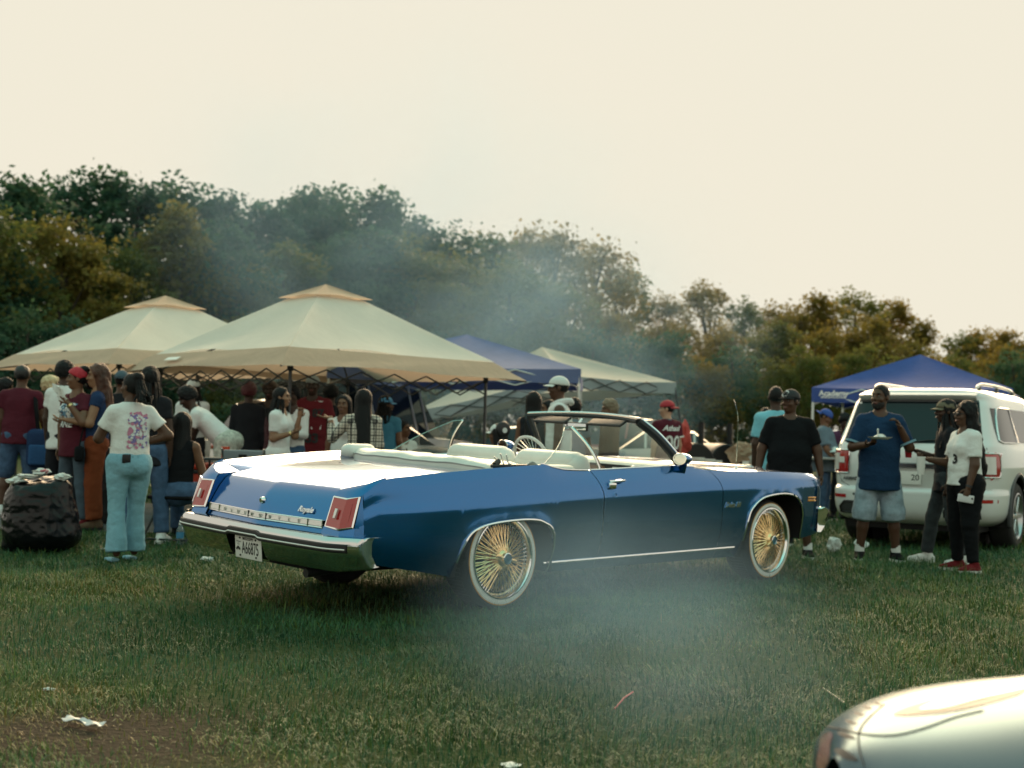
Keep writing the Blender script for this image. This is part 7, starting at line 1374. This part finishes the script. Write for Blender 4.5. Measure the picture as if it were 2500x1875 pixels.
# covered grill seen through the raised quarter window, ring stand beyond the mirror
x_ = xat(1062, 15.5); F = Field((-.6, -.4, 0), (.6, .4, 1.15), .02); F.ell((0, 0, .80), (.46, .28, .24), None, .06).ell((0, 0, .45), (.43, .26, .45), None, .08); F.cut((0, 0, 0), (0, 0, -1)); V, Q = F.mesh(); V = V+.012*vnoise(V*np.array((9, 9, 4)), 5)[:, None]*np.array((1, 1, 0)); o = rawmesh('covered_grill', V, Q, mat('grill_cover', (.012, .018, .020), .6, bump=.4, bscale=15)); o.location = (x_, 15.5, 0); tag(o, 'grill under a black cover beyond the raised quarter window', 'grill')
x_ = xat(1228, 13.2); e = empty('ring_stand', (x_, 13.2, 0), R(-60), 'black round fan head on a thin stand beyond the driver mirror', 'fan'); b = MB(); b.tube([(0, 0, 0), (0, 0, 1.18)], .010, 6); b.build('pole', STEELD, e); b = MB(); b.lathe([(.0, .03), (.04, .035), (.075, .02), (.085, .0), (.075, -.03), (0, -.04)], 22, axis='x', c=(0, 0, 1.26)); b.build('fan_head', BLACKP, e); b = MB(); b.lathe([(.0, .0), (.028, .0)], 16, axis='x', c=(.037, 0, 1.25)); b.build('fan_hub', SOLEW, e)
for k in range(3): a = 2*PI*k/3; b = MB(); b.tube([(0, 0, .1), (.3*math.cos(a), .3*math.sin(a), 0)], .008, 5); b.build('foot', STEELD, e)
# ------------------------------------------------------------------ drifting cooking smoke and evening haze
def smoke_mat(name, dens, scale, centre, radii, colr, seed, aniso=.3, lo=.45, hi=.75):
    m = bpy.data.materials.new(name); m.use_nodes = True; nt = m.node_tree; nt.nodes.clear(); o = nt.nodes.new('ShaderNodeOutputMaterial'); v = nt.nodes.new('ShaderNodeVolumePrincipled')
    v.inputs['Color'].default_value = (*colr, 1); v.inputs['Anisotropy'].default_value = aniso
    tc = nt.nodes.new('ShaderNodeTexCoord'); n = nt.nodes.new('ShaderNodeTexNoise'); n.inputs['Scale'].default_value = scale; n.inputs['Detail'].default_value = 3; n.inputs['Distortion'].default_value = .8
    mp = nt.nodes.new('ShaderNodeMapping'); mp.inputs['Location'].default_value = (seed, seed*2, 0); nt.links.new(tc.outputs['Object'], mp.inputs[0]); nt.links.new(mp.outputs[0], n.inputs['Vector'])
    mr = nt.nodes.new('ShaderNodeMapRange'); mr.inputs[1].default_value = lo; mr.inputs[2].default_value = hi; nt.links.new(n.outputs['Fac'], mr.inputs[0])
    dv = nt.nodes.new('ShaderNodeVectorMath'); dv.operation = 'DIVIDE'; dv.inputs[1].default_value = radii; nt.links.new(tc.outputs['Object'], dv.inputs[0]); ln = nt.nodes.new('ShaderNodeVectorMath'); ln.operation = 'LENGTH'; nt.links.new(dv.outputs[0], ln.inputs[0])
    fo = nt.nodes.new('ShaderNodeMapRange'); fo.interpolation_type = 'SMOOTHSTEP'; fo.inputs[1].default_value = 1.0; fo.inputs[2].default_value = .15; fo.inputs[3].default_value = 0; fo.inputs[4].default_value = 1; nt.links.new(ln.outputs['Value'], fo.inputs[0])
    mu = nt.nodes.new('ShaderNodeMath'); mu.operation = 'MULTIPLY'; nt.links.new(mr.outputs[0], mu.inputs[0]); nt.links.new(fo.outputs[0], mu.inputs[1]); m2 = nt.nodes.new('ShaderNodeMath'); m2.operation = 'MULTIPLY'; m2.inputs[1].default_value = dens; nt.links.new(mu.outputs[0], m2.inputs[0])
    nt.links.new(m2.outputs[0], v.inputs['Density']); nt.links.new(v.outputs[0], o.inputs['Volume']); return m
def smoke(c, r, rot, dens, scale, label, seed, colr=(.40, .64, .88), **kw):
    bm = bmesh.new(); bmesh.ops.create_icosphere(bm, subdivisions=3, radius=1.02); V = [Vector((v.co.x*r[0], v.co.y*r[1], v.co.z*r[2])) for v in bm.verts]; bm.verts.index_update(); F = [[v.index for v in f.verts] for f in bm.faces]; bm.free()
    o = MB().add(V, F).build('smoke', smoke_mat('smoke_%d' % seed, dens, scale, c, r, colr, seed, **kw)); o.location = c; o.rotation_euler = rot; tag(o, label, 'smoke', kind='stuff'); return o
smoke((-2.6, 36, 6.8), (9.5, 6, 7.5), (0, R(16), 0), .105, .18, 'grey blue cooking smoke drifting up before the wood', 1, lo=.40, hi=.74)
smoke((1.7, 29.5, 3.4), (5.5, 2.6, 4.2), (0, R(-24), 0), .26, .30, 'grey blue cooking smoke rising behind the tents', 2, lo=.38, hi=.72)
smoke((.58, 6.6, .28), (1.25, 2.9, .72), (0, 0, R(2)), .30, 1.1, 'thin smoke lying over the grass beside the convertible', 3, lo=.36, hi=.72)
